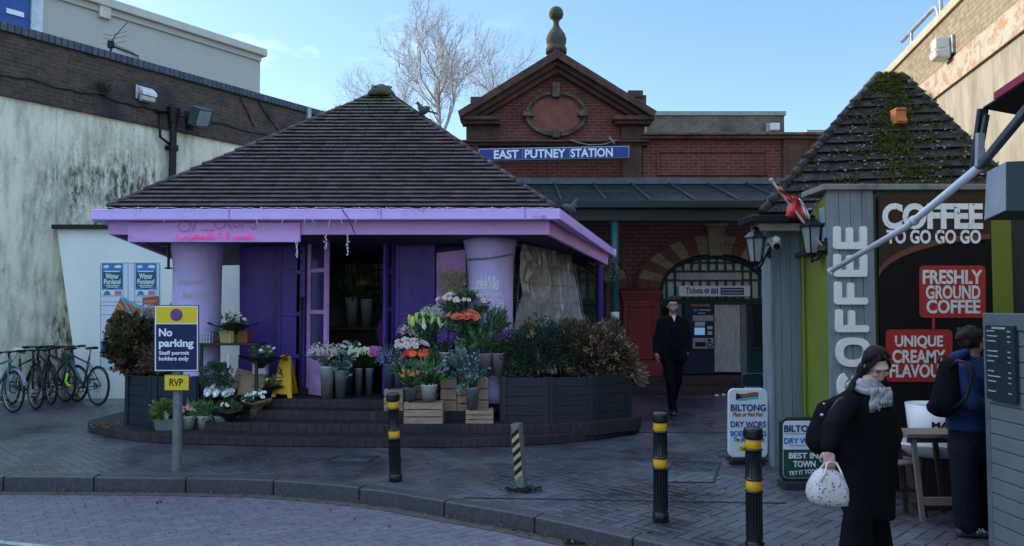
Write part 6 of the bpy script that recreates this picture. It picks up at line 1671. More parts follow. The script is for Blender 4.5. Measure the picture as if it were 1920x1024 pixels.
for a, b in (((514, 708), (531, 707)), ((514, 708), (524, 688)), ((531, 707), (524, 688))): wl_(a, b, .012)
for a, b in (((518, 704), (523, 699)), ((523, 699), (527, 695)), ((523, 699), (528, 703)), ((521, 697), (527, 699))): wl_(a, b, .014)
m.ell(wp(528, 694) + V((0, -.006, 0)), (.012, .003, .012))
o_ = wp(512, 718) + V((0, -.006, 0)); txt(m, 'Warning', o_, wp(530, 718) + V((0, -.006, 0)) - o_, wp(513, 711.5) + V((0, -.006, 0)) - o_, bold=.015)
for y in (723, 727): wl_((513, y), (531, y), .008)
m.build('pictogram', M_BLACKPL, front)
# ------------------------------------------------------------------ bicycles
M_TYRE = mat('tyre rubber', (.016, .016, .017), .75)
M_SPOKE = mat('spoke steel', (.30, .31, .33), .35, .8)
def bicycle(loc, rz, s_, framem, label, saddlem, fender=None, hi=None, bar_up=.0, dutch=False):
    t = thing('bicycle', loc, label, 'bicycle', 'bicycles parked along the white wall', rz=rz)
    r = .335 * s_; wb = 1.02 * s_; fx, rx2 = wb / 2, -wb / 2
    def ringpts(cx, rr, y=0, n=40): return [V((cx + rr * math.cos(6.2832 * i / n), y, r + rr * math.sin(6.2832 * i / n))) for i in range(n + 1)]
    for cx in (fx, rx2):
        m = MB(); m.tube(ringpts(cx, r - .017 * s_), .019 * s_, 8); w = m.build('tyre', M_TYRE, t, local=True)
        m = MB(); m.tube(ringpts(cx, r - .045 * s_), .011 * s_, 6); m.cyl((cx, -.035 * s_, r), (cx, .035 * s_, r), .022 * s_, n=10)
        for i in range(20):
            a = 6.2832 * i / 20; y0 = .028 * s_ * (1 if i % 2 else -1)
            m.tube([V((cx + .02 * s_ * math.cos(a + .8), y0, r + .02 * s_ * math.sin(a + .8))), V((cx + (r - .05 * s_) * math.cos(a), 0, r + (r - .05 * s_) * math.sin(a)))], .0022 * s_, 3)
        m.build('rim', M_SPOKE, t, local=True)
    S_ = lambda x, z, y=0: V((x * s_, y * s_, z * s_))
    bb = S_(-.07, .29); st = S_(-.22, .80); ht = S_(.36, .86); hb = S_(.39, .74); ra = V((rx2, 0, r)); fa = V((fx, 0, r))
    m = MB(); tr = .018 * s_
    m.tube([bb, st], tr, 8); m.tube([S_(-.19, .70 if not dutch else .52), (S_(.37, .83) if not dutch else S_(.385, .70))], tr * .95, 8); m.tube([bb, hb], tr * 1.25, 8); m.tube([ht, hb], tr * 1.3, 8)
    for y in (-.045, .045):
        o_ = V((0, y * s_, 0)); m.tube([bb + o_ * .6, ra + o_], tr * .6, 6); m.tube([S_(-.19, .72) + o_ * .3, ra + o_], tr * .5, 6)
        m.tube([hb + o_ * .9 + V((.01, 0, -.02)) * s_, V((fx - .05 * s_, y * s_, r + .2 * s_)), fa + o_], tr * .8, 6)
    m.build('frame', framem, t, local=True)
    m = MB(); m.tube([ht, S_(.335, .95)], .015 * s_, 6); m.tube([S_(.335, .95), S_(.40, .96)], .016 * s_, 6); b0 = S_(.40, .97 + bar_up)
    m.tube([S_(.36, .97 + bar_up, -.25), S_(.40, .97 + bar_up * 1.1, -.12), b0, S_(.40, .97 + bar_up * 1.1, .12), S_(.36, .97 + bar_up, .25)], .013 * s_, 6)
    for sg in (-1, 1): m.tube([S_(.36, .97 + bar_up, sg * .25), S_(.375, .97 + bar_up, sg * .14)], .02 * s_, 8); m.tube([S_(.40, .96 + bar_up, sg * .12), S_(.45, .93 + bar_up, sg * .2)], .007 * s_, 5); m.tube([S_(.41, .95 + bar_up, sg * .15), S_(.50, 1.0, sg * .08), S_(.45, .80, 0)], .004 * s_, 4)
    m.build('handlebar', M_BLACKPL, t, local=True)
    m = MB(); m.tube([S_(-.22, .78), S_(-.25, .93)], .013 * s_, 6); m.build('seat_post', M_SPOKE, t, local=True)
    m = MB(); rings = []
    for x, w2, z in ((-.40, .06, .965), (-.36, .075, .97), (-.29, .07, .96), (-.2, .03, .955), (-.12, .018, .95)):
        rings.append([S_(x, z + .022 * math.sin(a) , w2 * math.cos(a)) for a in [6.2832 * k / 10 for k in range(10)]])
    m.loft(rings); m.build('saddle', saddlem, t, local=True)
    m = MB(); m.tube([S_(-.07 + .085 * math.cos(a), .29 + .085 * math.sin(a), .05) for a in [6.2832 * k / 18 for k in range(19)]], .008 * s_, 5); m.cyl(S_(-.07, .29, -.06), S_(-.07, .29, .06), .02 * s_, n=10)
    m.tube([S_(-.07, .29, .065), S_(.03, .16, .07)], .01 * s_, 5); m.tube([S_(-.07, .29, -.065), S_(-.17, .42, -.07)], .01 * s_, 5); m.box(S_(.03, .16, .11), (.09 * s_, .09 * s_, .025 * s_)); m.box(S_(-.17, .42, -.11), (.09 * s_, .09 * s_, .025 * s_))
    m.tube([V((rx2 + .045 * s_ * math.cos(a), .045 * s_, r + .045 * s_ * math.sin(a))) for a in [6.2832 * k / 14 for k in range(15)]], .01 * s_, 5); m.tube([S_(-.07, .375, .05), V((rx2, .05 * s_, r + .045 * s_))], .005 * s_, 4); m.tube([S_(-.07, .205, .05), V((rx2, .05 * s_, r - .045 * s_))], .005 * s_, 4)
    m.build('drivetrain', M_BLACKPL, t, local=True)
    if fender:
        m = MB()
        for cx, a0, a1 in ((fx, .3, 2.4), (rx2, .4, 2.9)):
            pts = [(cx + (r + .03 * s_) * math.cos(a0 + (a1 - a0) * k / 12), r + (r + .03 * s_) * math.sin(a0 + (a1 - a0) * k / 12)) for k in range(13)]
            for (xa, za), (xb2, zb3) in zip(pts[:-1], pts[1:]): m.prism([V((xa, -.03 * s_, za)), V((xb2, -.03 * s_, zb3)), V((xb2, .03 * s_, zb3)), V((xa, .03 * s_, za))], (0, 0, .006))
        m.build('mudguard', fender, t, local=True)
    if hi:
        m = MB(); m.tube([S_(.40, .5, .03), S_(.44, .36, .04), S_(.36, .30, .04), S_(.26, .29, .04)], .022 * s_, 6); m.build('lock', hi, t, local=True)
    return t
M_BTEAL = mat('bike slate blue', (.05, .10, .13), .35, .3); M_BBLK = mat('bike black', (.018, .02, .022), .35, .2); M_BBLU = mat('bike sky blue', (.07, .16, .23), .35, .2); M_HIVIS = mat('neon yellow', (.55, .9, .04), .5)
M_WSAD = mat('white saddle', (.62, .63, .64), .5)
GY = lambda py: E2(py)
def gxy(px, py): q = G(px, py); return (q.x, q.y, 0)
bicycle(gxy(152, 757), R(180 - 32), 1.02, M_BTEAL, 'slate blue bicycle with a neon yellow lock nearest to the blue planter', M_BLACKPL, hi=M_HIVIS)
bicycle(gxy(80, 754), R(180 - 44), 1.0, M_BBLK, 'black bicycle with raised black handlebars behind the slate blue one', M_BLACKPL)
bicycle(gxy(44, 763), R(180 + 142), 1.0, M_BBLK, 'black bicycle with a white saddle between the sky blue one and the wall', M_WSAD)
bicycle(gxy(112, 750), R(180 - 28), .98, M_BBLK, 'black bicycle nearest to the wall behind the slate blue one', M_BLACKPL)
bicycle(gxy(-8, 770), R(180 + 150), 1.0, M_BBLU, 'sky blue bicycle with grey mudguards nearest to the road', M_BLACKPL, fender=mat('grey mudguard', (.2, .22, .26), .4))

# ------------------------------------------------------------------ bollards, post, sign
M_BOLL = mat('bollard plastic', (.008, .0085, .011), .36, var=.3, spec=.4, dirt=(.035, .032, .03), dirtscale=5, dirtpos=(.6, .8))
M_BAND2 = mat('yellow reflective', (.72, .38, .012), .35, var=.12, scale=30)
HB = .86; rb = .054
def bollard():
    t = thing('bollard', (0, 0, 0), 'x', 'bollard', 'black bollards with yellow bands')
    H = HB; z = lambda f: f * H
    m = MB(); m.lathe([(rb * 1.2, 0), (rb * 1.2, z(.075)), (rb * 1.02, z(.082)), (rb, z(.09)), (rb * .97, z(.475)), (rb * 1.16, z(.479)), (rb * 1.16, z(.488)), (rb * .95, z(.492)), (rb * .95, z(.575)), (rb * 1.16, z(.579)), (rb * 1.16, z(.588)), (rb * .97, z(.592)), (rb * .97, z(.81)), (rb * 1.16, z(.814)), (rb * 1.16, z(.823)), (rb * .95, z(.827)),
                           (rb * .95, z(.905)), (rb * 1.22, z(.91)), (rb * 1.24, z(.935)), (rb * 1.2, z(.955)), (rb * 1.22, z(.965)), (rb * 1.18, z(.985)), (rb * 1.0, z(.997)), (.001, z(1))], n=32)
    m.build('post', M_BOLL, t, local=True)
    m = MB()
    for k in range(16):
        a = 6.2832 * k / 16; x, y = math.cos(a) * rb, math.sin(a) * rb; m.bar((x, y, z(.1)), (x * .985, y * .985, z(.465)), .007, .007); m.bar((x * .97, y * .97, z(.6)), (x * .97, y * .97, z(.8)), .007, .007)
    m.build('ribs', M_BOLL, t, local=True)
    for a, b in ((.494, .573), (.829, .903)):
        m = MB(); m.lathe([(rb * .955, z(a)), (rb * 1.0, z(a) + .002), (rb * 1.0, z(b) - .002), (rb * .955, z(b))], n=32); m.build('reflective_band', M_BAND2, t, local=True)
    return t
bo = bollard()
g = G(742, 902); bo.location = g; bo.rotation_euler = (R(1), R(-2.6), R(20)); bo['label'] = 'leaning black bollard with yellow bands in front of the florist steps'
g = G(1239, 977); b2 = dup(bo, g, 0, 'upright black bollard with yellow bands standing before the walking man'); b2.rotation_euler = (0, 0, R(50))
g = G(1415, 1034); b3 = dup(bo, g, 0, 'nearest black bollard with yellow bands overlapping the white menu board'); b3.rotation_euler = (0, R(-.6), R(80))
M_GALVP = mat('weathered galvanised post', (.18, .2, .2), .5, .4, var=.3, dirt=(.09, .09, .08), dirtscale=7)
g = G(979, 920)
t = thing('striped_post', g, 'short leaning galvanised post with yellow and black hazard stripes', 'post'); t.rotation_euler = (R(2), R(-4.5), R(-28))
m = MB(); hw = .042; Hp = .605; w_ = .004
m.bx(-hw, -hw, 0, hw, hw, Hp)
m.bx(-hw, -hw, Hp + .0005, hw, -hw + .006, Hp + .012); m.bx(-hw, hw - .006, Hp + .0005, hw, hw, Hp + .012); m.bx(-hw, -hw + .0065, Hp + .0005, -hw + .006, hw - .0065, Hp + .012); m.bx(hw - .006, -hw + .0065, Hp + .0005, hw, hw - .0065, Hp + .012)
m.build('post', M_GALVP, t, local=True, bevel=.004)
m = MB(); mk = MB()
for f in range(2):
    for i in range(5):
        z0 = .1 + i * .085
        a, b = [(-.04, z0), (.04, z0 + .06), (.04, z0 + .1), (-.04, z0 + .04)], [(-.04, z0 + .041), (.04, z0 + .101), (.04, z0 + .143), (-.04, z0 + .083)]
        for mm, q in ((m, a), (mk, b)):
            if f == 0: mm.prism([V((x, -hw - .001, z)) for x, z in q], (0, -.0015, 0))
            else: mm.prism([V((-hw - .001, -x, z)) for x, z in q], (-.0015, 0, 0))
m.build('yellow_stripe', mat('faded yellow', (.40, .35, .16), .5, var=.2), t, local=True); mk.build('black_stripe', M_BLACKPL, t, local=True)
m = MB(); m.bx(-.075, -.075, 0, .075, .075, .02); m.build('base_flange', M_IRON, t, local=True, bevel=.004)
m = MB(); bush(m, g + V((0, 0, .01)), (.16, .12, .015), 160, .02, .04, 5, 10, up=.1); o = m.build('weeds', mat('grit weed', (.035, .035, .022), .9, island=.4)); tag(o, 'grit and weed caught round the foot of the striped post', 'weeds', kind='stuff')
# no parking sign
g = G(331, 882); YN = g.y
t = thing('no_parking_sign', g, 'blue and yellow no parking sign with a small yellow plate on a grey post', 'parking sign')
m = MB(); m.cyl((g.x, YN, -.05), (g.x, YN, P(331, 580, YN).z), .047, n=20); m.build('post', M_GALVP, t)
YQ = YN - .075; M_NBL = mat('sign navy', (.008, .013, .075), .4, spec=.3, var=.08); M_NYE = mat('sign yellow', (.74, .52, .02), .35, var=.06); M_NWH = mat('sign panel white', (.78, .8, .82), .35, var=.03)
m = MB(); m.pr(289, 572, 372.5, 697, YQ, .02); pn = m.build('panel', mat('sign edge', (.07, .08, .1), .4), t, bevel=.004)
m = MB(); m.pr(290.5, 574, 371, 695.5, YQ - .003, .004); m.build('white_border', M_NWH, pn)
m = MB(); m.pr(292.5, 575.5, 369, 605.5, YQ - .0055, .003); m.build('yellow_field', M_NYE, pn)
m = MB(); m.pr(292.5, 608, 369, 693.5, YQ - .0055, .003); m.build('navy_field', M_NBL, pn)
m = MB(); ptxt(m, 'No', 298, 616, 323, 631, YQ - .0058, bold=.03); ptxt(m, 'parking', 298, 636, 363, 655, YQ - .0058, bold=.03); ptxt(m, 'Staff permit', 298, 658, 355, 667.5, YQ - .0058, bold=.02); ptxt(m, 'holders only', 298, 668.5, 354, 678.5, YQ - .0058, bold=.02); m.build('lettering', M_NWH, pn)
def disc(mb, cx, cy, r, Y, dpt, n=28): mb.pp([(cx + r * math.cos(6.2832 * i / n), cy + r * math.sin(6.2832 * i / n)) for i in range(n)], Y, dpt)
m = MB(); disc(m, 330.5, 590.5, 11.5, YQ - .008, .003); m.build('roundel_red', mat('roundel red', (.30, .02, .03), .35), pn)
m = MB(); disc(m, 330.5, 590.5, 9, YQ - .0105, .003); m.build('roundel_blue', mat('roundel blue', (.05, .09, .30), .35), pn)
m = MB(); m.pp([(323.3, 584.8), (324.8, 583.3), (337.7, 596.2), (336.2, 597.7)], YQ - .013, .003); m.build('roundel_bar', MATS['roundel red'], pn)
m = MB(); m.pr(307.5, 702.5, 355, 733, YQ, .015); rp_ = m.build('name_plate', MATS['sign edge'], t, bevel=.004)
m = MB(); m.pr(309, 704, 353.5, 731.5, YQ - .003, .004); m.build('plate_field', M_NYE, rp_)
m = MB(); ptxt(m, 'RVP', 318, 710, 343, 724, YQ - .0035, bold=.01); m.build('lettering', M_BLACKPL, rp_)
m = MB()
for y in (600, 660, 715): q = P(331, y, YN); m.bx(q.x - .07, YQ + .012 if y < 700 else YQ + .012, q.z - .02, q.x + .07, YN - .03, q.z + .02)
m.build('clip', M_GALVP, t)

# ------------------------------------------------------------------ coffee kiosk
CK = thing('coffee_kiosk', (3.9, 8.2, 0), 'coffee kiosk with a mossy pyramid roof, lime walls and grey boards', 'coffee kiosk')
M_GPL = mat('grey painted planks', (.19, .22, .24), .55, var=.12, scale=4, stretch=(3, 3, .5), dirt=(.10, .12, .135), dirtscale=1.5)
M_LIME = mat('lime green paint', (.135, .175, .018), .5, var=.1, scale=2)
M_SLATE = tilemat('mossy slates', (.026, .019, .020), .35, (.05, .058, .014), 3.9, 4.6, (.50, .60), (.26, .26, .22), 2.6)
YCB = 7.0
xl = P(1553, 500, YCB).x; xr = P(1640, 500, YCB).x; zt = P(960, 357, YCB).z
def planks(mb, x0, x1, z0, z1, y, n, t_=.03):
    w2 = (x1 - x0) / n
    for i in range(n): mb.bx(x0 + i * w2 + .003, y, z0, x0 + (i + 1) * w2 - .003, y + t_, z1)
    mb.bx(x0, y + .012, z0, x1, y + t_ - .001, z1)
m = MB(); planks(m, xl, xr, 0, zt, YCB, 4); m.build('board_cladding', M_GPL, CK)
m = MB(); m.bx(xl - .05, YCB - .04, zt, P(1852, 350, YCB).x, YCB + .5, zt + .055); m.build('capping', mat('weathered capping', (.2, .2, .175), .7, var=.3, dirt=(.1, .11, .06), dirtscale=4), CK, bevel=.008)
xp = P(1646, 500, YCB).x; xpr = P(1858, 500, YCB).x
m = MB(); m.bx(xpr + .002, YCB - .02, 0, P(1893, 400, YCB).x, YCB + .1, P(960, 395, YCB).z); m.build('lime_trim', M_LIME, CK, bevel=.006)
m = MB(); m.bx(xr + .002, YCB + .01, 0, xp - .002, YCB + .08, zt - .03); m.bx(xp, YCB + .02, zt - .07, xpr, YCB + .08, zt); m.build('dark_trim', mat('dark olive trim', (.03, .042, .012), .5), CK)
# far pillar, lime side wall
YPI = 8.1
x0, x1 = P(1445, 500, YPI).x, P(1500, 500, YPI).x; zq = P(960, 432, YPI).z
m = MB(); planks(m, x0, x1, 0, zq, YPI, 3); m.bx(x0 + .002, YPI + .031, 0, x1, YPI + .3, zq); m.bx(x0, YPI - .012, 0, x0 + .02, YPI - .001, zq); m.build('pillar', M_GPL, CK)
m = MB(); m.prism([V((x1 - .0, YPI + .02, 0)), V((xl + .001, YCB + .035, 0)), V((xl + .001, YCB + .035, zt - .02)), V((x1, YPI + .02, P(960, 432, YPI).z))], (.05, .01, 0)); m.build('lime_wall', M_LIME, CK)
a, b = V((x1 + .0, YPI - .02, 0)), V((xl, YCB + .04, 0))
def lw_(f, z, off=.0): q = a.lerp(b, f); return V((q.x - off, q.y - off * .2, z))
m = MB(); zr = P(1500, 478, 8.0).z; m.bar(lw_(-.1, zr, .03), lw_(1.0, zr, .03), .05, .045); m.cyl(lw_(-.14, zr, .03), lw_(-.06, zr, .03), .045, n=10); m.build('dark_rail', mat('rail blue black', (.03, .045, .055), .45), CK)
m = MB(); m.cyl(lw_(.22, 0, .03), lw_(.22, zr - .03, .03), .014, n=8); m.build('lime_pipe', M_LIME, CK)
m = MB(); m.bx(P(1422, 420, 7.98).x, 7.95, P(960, 433, 7.98).z, P(1520, 420, 7.98).x, 8.25, P(960, 419, 7.98).z); m.build('white_fascia', mat('cream fascia', (.44, .41, .34), .6, dirt=(.25, .24, .2), dirtscale=4), CK, bevel=.006)
m = MB(); m.bx(P(1404, 410, 7.9).x, 7.82, P(960, 418, 7.9).z, P(1475, 410, 7.9).x, 8.3, P(960, 404, 7.9).z); m.bx(P(1475, 410, 7.9).x, 7.86, P(960, 415, 7.9).z, P(1552, 410, 7.9).x, 8.0, P(960, 406, 7.9).z); m.build('gutter', M_BLACKPL, CK, bevel=.01)
m = MB(); m.prism([V((x1 + .06, YPI + .3, 0)), V((xl + .07, YCB + .1, 0)), V((5.2, YCB + .1, 0)), V((5.4, 10.1, 0)), V((3.85, 10.1, 0))], (0, 0, 2.6)); m.build("core", mat("dark kiosk wall", (.03, .03, .028), .7), CK)
# roof
FL, FR, BL, BR = V((2.60, 7.85, 2.66)), V((5.25, 7.62, 2.72)), V((3.55, 10.2, 2.66)), V((6.0, 10.2, 2.66))
TL, TR = P(1648, 142, 8.85), P(1688, 142, 8.85)
TLb, TRb = TL + V((.05, .12, 0)), TR + V((.02, .12, 0))
m = MB(); tile_face(m, FL, FR, TR, TL, 15, .2, 11, .036); tile_face(m, FR, BR, TRb, TR, 17, .22, 12, .045); tile_face(m, BR, BL, TLb, TRb, 17, .22, 13, .045); tile_face(m, BL, FL, TL, TLb, 17, .22, 14, .045)
cr_ = m.build('roof', M_SLATE, CK)
m = MB(); r = random.Random(8)
for e, tp in ((FL, TL), (FR, TR)):
    m = MB()
    for i in range(17):
        p, q = e.lerp(tp, i / 17), e.lerp(tp, (i + 1.05) / 17); m.tube([p + V((0, 0, .02)), q + V((0, 0, .012))], .055 + r.uniform(-.01, .01), 6, r2=.045)
    m.build('hip_tile', M_SLATE, cr_)
m = MB(); m.prism([TL + V((-.04, -.06, -.1)), TR + V((.04, -.06, -.1)), TR + V((.0, 0, .02)), TL + V((.0, 0, .02))], (0, .22, 0)); m.build('ridge_cap', M_SLATE, cr_, bevel=.01)
# clumps of moss and lichen actually growing on the tiles
m = MB(); u_ = (FR - FL); 
def onroof(s, t_): 
    L_, R_ = FL.lerp(TL, t_), FR.lerp(TR, t_); return L_.lerp(R_, s)
for i in range(900):
    t_ = r.random(); ctr = .55 + .05 * math.sin(t_ * 9)
    s = r.gauss(ctr, .10) if r.random() < .55 else (r.random() if r.random() < .5 else (1 - r.random() ** 3 if r.random() < .5 else r.random() ** 3))
    if not 0 < s < 1: continue
    q = onroof(s, t_)
    if s < .12 and r.random() < .5: continue
    for k in range(9): leaf(m, q + V((r.uniform(-.05, .05), r.uniform(-.035, .0), r.uniform(.0, .035))), (rv(r) + V((0, -.5, .5))), .022, .032, r)
m.build('moss', mat('moss', (.05, .06, .010), .95, col2=(.11, .115, .022), island=.5), cr_)
m = MB()
for i in range(120):
    q = onroof(r.uniform(.06, .94), r.uniform(.02, .6)); nn = V((-.05, -.8, .55)); m.add([q + nn * .05 + V((r.uniform(-.03, .03), r.uniform(-.01, .01), r.uniform(-.018, .018))) for k in range(1)] + [], [])
    c = q + nn * .045; m.ell(c, (r.uniform(.008, .02), .008, r.uniform(.005, .012)), n=7, k=4)
m.build('lichen', mat('lichen', (.24, .24, .19), .95, island=.3), cr_)
m = MB(); q = onroof(.535, .60); m.box(q + V((0, -.07, .06)), (.12, .12, .15)); m.box(q + V((0, -.075, .145)), (.12, .145, .022)); m.box(q + V((0, -.15, .02)), (.11, .02, .04)); m.build('vent_cowl', mat('orange terracotta', (.52, .17, .06), .6, var=.15), cr_, bevel=.008)
# COFFEE letters up the board
ROUND = MB()
M_LETW = mat('letter cream', (.76, .76, .70), .5, var=.05)
m = MB()
def fat_letter(mb, ch, x0, x1, y0, y1):
    """a chunky rounded letter turned on its side, reading upwards; box in pixels"""
    YF2 = YCB - .03; W, H_ = x1 - x0, y1 - y0; s_ = 13.0
    def rr(xa, ya, xb2, yb, r_=5):
        pts = []
        for cx, cy, a0 in ((xb2 - r_, ya + r_, -90), (xb2 - r_, yb - r_, 0), (xa + r_, yb - r_, 90), (xa + r_, ya + r_, 180)):
            for k in range(5): a = R(a0 + 22.5 * k); pts.append((cx + r_ * math.cos(a), cy + r_ * math.sin(a)))
        mb.pp(pts, YF2 - rr.k, .045 + rr.k); rr.k += .0004
    rr.k = 0
    if ch in 'EF':
        rr(x0, y1 - s_, x1, y1)                      # the upright stroke, now lying along the bottom
        rr(x0, y0, x0 + s_, y1)                      # top arm
        rr(x0 + W * .38, y0 + 2, x0 + W * .38 + s_ * .95, y1)   # middle arm
        if ch == 'E': rr(x1 - s_, y0, x1, y1)
    else:
        cx, cy = (x0 + x1) / 2, (y0 + y1) / 2; n2 = 36
        for i in range(n2):
            a0, a1 = 6.2832 * i / n2, 6.2832 * (i + 1) / n2
            if ch == 'C' and (R(235) < a0 < R(305)): continue
            q = lambda a, f: (cx + (W / 2 - f) * math.copysign(abs(math.cos(a)) ** .75, math.cos(a)), cy + (H_ / 2 - f) * math.copysign(abs(math.sin(a)) ** .75, math.sin(a)))
            ROUND.pp([q(a0, 0), q(a1, 0), q(a1, s_), q(a0, s_)], YF2, .045)
for ch, x0, x1, y0, y1 in (('E', 1564, 1626, 424, 467), ('E', 1564.5, 1626.5, 476, 519), ('F', 1566, 1628, 528, 571), ('F', 1568, 1630, 580, 623), ('O', 1569, 1633, 633, 688), ('C', 1571, 1634, 697, 752)):
    fat_letter(m, ch, x0, x1, y0, y1)
m.build('lettering', M_LETW, CK); ROUND.build('lettering', M_LETW, CK)
# the dark poster beside it
CP = thing('coffee_poster', (P(1752, 700, YCB).x, YCB, .3), 'dark coffee advertising panel with big distressed white lettering', 'poster panel')
m = MB(); m.bx(xp, YCB - .012, .12, xpr, YCB + .015, zt - .075); pb = m.build('panel', mat('panel espresso', (.004, .0035, .0045), .7, spec=.2), CP)
m = MB(); YA = YCB - .016
arc = [(1648, 506), (1656, 494), (1668, 483), (1690, 470), (1720, 459), (1760, 448), (1800, 442), (1857, 438)]
m.pp([(1648, 366), (1857, 366)] + list(reversed(arc)), YA, .003); m.build('brown_field', mat('coffee brown', (.028, .010, .008), .5), CP)
m = MB(); ar2 = [(x, y + 10 + (1857 - x) * .01) for x, y in arc]; m.pp(arc + list(reversed(ar2)), YA - .001, .004); m.build('swoosh', mat('swoosh brown', (.13, .045, .025), .5), CP)
def worn_text(mb, s, x0, y0, x1, y1, Y, bold=.05, seed=1): ptxt(mb, s, x0, y0, x1, y1, Y, bold=bold)
M_PWH = mat('distressed white', (.80, .79, .74), .6, var=.08, dirt=(.05, .025, .02), dirtscale=26, dirtpos=(.60, .63))
m = MB(); worn_text(m, 'COFFEE', 1654, 381, 1843, 430, YA - .004, .045); m.build('lettering', M_PWH, CP); m = MB(); worn_text(m, 'TO GO GO GO', 1662, 431, 1839, 457, YA - .004, .03); m.build('lettering', M_PWH, CP)
M_CBR = mat('sign red', (.36, .025, .02), .5, var=.08, scale=3)
def redbox(x0, y0, x1, y1, lines):
    m = MB(); r_ = 9; pts = []
    for cx, cy, a0 in ((x1 - r_, y0 + r_, -90), (x1 - r_, y1 - r_, 0), (x0 + r_, y1 - r_, 90), (x0 + r_, y0 + r_, 180)):
        for k in range(6): a = R(a0 + 18 * k); pts.append((cx + r_ * math.cos(a), cy + r_ * math.sin(a)))
    m.pp(pts, YA - .004, .006); bx2 = m.build('red_box', M_CBR, CP)
    m = MB()
    for s, a, b, c, d in lines: ptxt(m, s, a, b, c, d, YA - .006, bold=.03)
    m.build('lettering', mat('distressed white on red', (.66, .64, .58), .6, var=.08, dirt=(.36, .025, .02), dirtscale=26, dirtpos=(.60, .63)), bx2)
redbox(1724, 498, 1848, 596, (('FRESHLY', 1730, 506, 1842, 533), ('GROUND', 1736, 535, 1838, 561), ('COFFEE', 1737, 562, 1838, 588)))
redbox(1661, 618, 1786, 716, (('UNIQUE', 1678, 629, 1768, 654), ('CREAMY', 1673, 656, 1773, 681), ('FLAVOUR', 1668, 683, 1779, 708)))
m = MB(); m.pr(1748, 595, 1753, 619, YA - .004, .004); m.build('red_link', M_CBR, CP)
# lanterns
M_LANT = mat('lantern black', (.012, .012, .014), .4, .2); M_LGL = mat('lantern glass', (.42, .44, .44), .1, var=.1, trans=.5)
def lantern(cx, cy, Y, arm_to, label):
    c = P(cx, cy, Y); t = thing('wall_lantern', c, label, 'lantern', 'black wall lanterns on the coffee kiosk')
    m = MB(); n = 6
    m.lathe([(.03, -.19), (.05, -.16), (.075, -.15)], c, n, smooth=False); m.lathe([(.12, .095), (.125, .105), (.10, .13), (.06, .165), (.045, .17), (.03, .19), (.045, .2), (.02, .215), (.001, .23)], c, n, smooth=False)
    for k in range(6):
        a = 6.2832 * k / 6; m.bar(c + V((.066 * math.cos(a), .066 * math.sin(a), -.15)), c + V((.105 * math.cos(a), .105 * math.sin(a), .1)), .012, .012)
    m.build('frame', M_LANT, t)
    m = MB(); m.lathe([(.06, -.148), (.1, .094)], c, n, smooth=False); m.build('glass', M_LGL, t)
    m = MB(); m.cyl(c + V((0, 0, -.12)), c + V((0, 0, -.02)), .014, n=8); m.ell(c + V((0, 0, .02)), (.022, .022, .045), n=8, k=6); m.build('bulb', mat('cold bulb', (.7, .66, .55), .3), t)
    e = V(arm_to); m = MB(); p0 = c + V((0, 0, -.17)); m.tube([p0, p0 + V((0, 0, -.06)), p0.lerp(e, .4) + V((0, 0, -.07)), p0.lerp(e, .8) + V((0, 0, .0)), e], .014, 6); m.ell(p0 + V((0, 0, -.05)), .022, n=8, k=5); m.box(e, (.03, .06, .16)); m.build('bracket', M_LANT, t)
lantern(1417, 464, 7.95, P(1443, 470, 8.12), 'black lantern on the far grey pillar nearest to the station arch')
lantern(1522, 445, 7.2, P(1551, 462, 7.04), 'black lantern beside the upright grey board under the flag')
m = MB(); q = P(1453, 455, 8.0); m.cyl(q + V((0, .09, .03)), q + V((0, -.05, -.04)), .045, .048, 16); m.ell(q + V((0, -.03, .02)), (.05, .06, .05)); t = thing('security_camera', q, 'white dome security camera on the grey pillar', 'camera'); m.build('housing', M_LENS, t)
m = MB(); m.cyl(q + V((0, -.045, -.038)), q + V((0, -.065, -.05)), .036, n=14); m.build('lens', M_BLACKPL, t); m = MB(); m.tube([q + V((-.03, .06, -.02)), q + V((-.12, .08, -.12)), q + V((-.16, .1, -.16))], .008, 5); m.build('cable', mat('white cable', (.5, .5, .48), .5), t)
# junction boxes on the board edge
t = thing('junction_box', P(1548, 412, 7.1), 'pale blue grey junction box clipped on the edge of the grey board', 'box'); m = MB(); m.pr(1545, 388, 1552, 418, 7.06, .12); m.pr(1548, 425, 1552.5, 452, 7.04, .1); m.build('box', mat('box blue grey', (.2, .28, .32), .5), t, bevel=.006)
# flag
t = thing('flag', P(1500, 450, 7.5), 'drooping red, white, blue and green flag on an angled pole', 'flag')
m = MB(); p0, p1 = P(1446, 338, 7.3), P(1548, 470, 7.1); m.cyl(p0, p1, .013, n=8); m.ell(p0, .024, n=8, k=5); m.build('pole', mat('pale pole', (.36, .3, .24), .6), t)
def cloth(pxs, Y, matl, name, seed, n=10):
    (ax, ay), (bx2, by), (cx, cy), (dx, dy) = pxs; m = MB(); g_ = []
    for j in range(n + 1):
        for i in range(n + 1):
            u, v = i / n, j / n; x = (ax * (1 - u) + bx2 * u) * (1 - v) + (dx * (1 - u) + cx * u) * v; y = (ay * (1 - u) + by * u) * (1 - v) + (dy * (1 - u) + cy * u) * v
            g_.append(P(x, y, Y + .05 * math.sin(u * 9 + v * 3 + seed) + .03 * math.sin(v * 7)))
    m.add(g_, [(j * (n + 1) + i, j * (n + 1) + i + 1, (j + 1) * (n + 1) + i + 1, (j + 1) * (n + 1) + i) for j in range(n) for i in range(n)], 0, True); o = m.build(name, matl, t); o.modifiers.new('t', 'SOLIDIFY').thickness = .006
cloth(((1480, 366), (1498, 372), (1512, 416), (1474, 405)), 7.25, mat('flag red', (.58, .05, .05), .7, var=.12), 'red_cloth', 0)
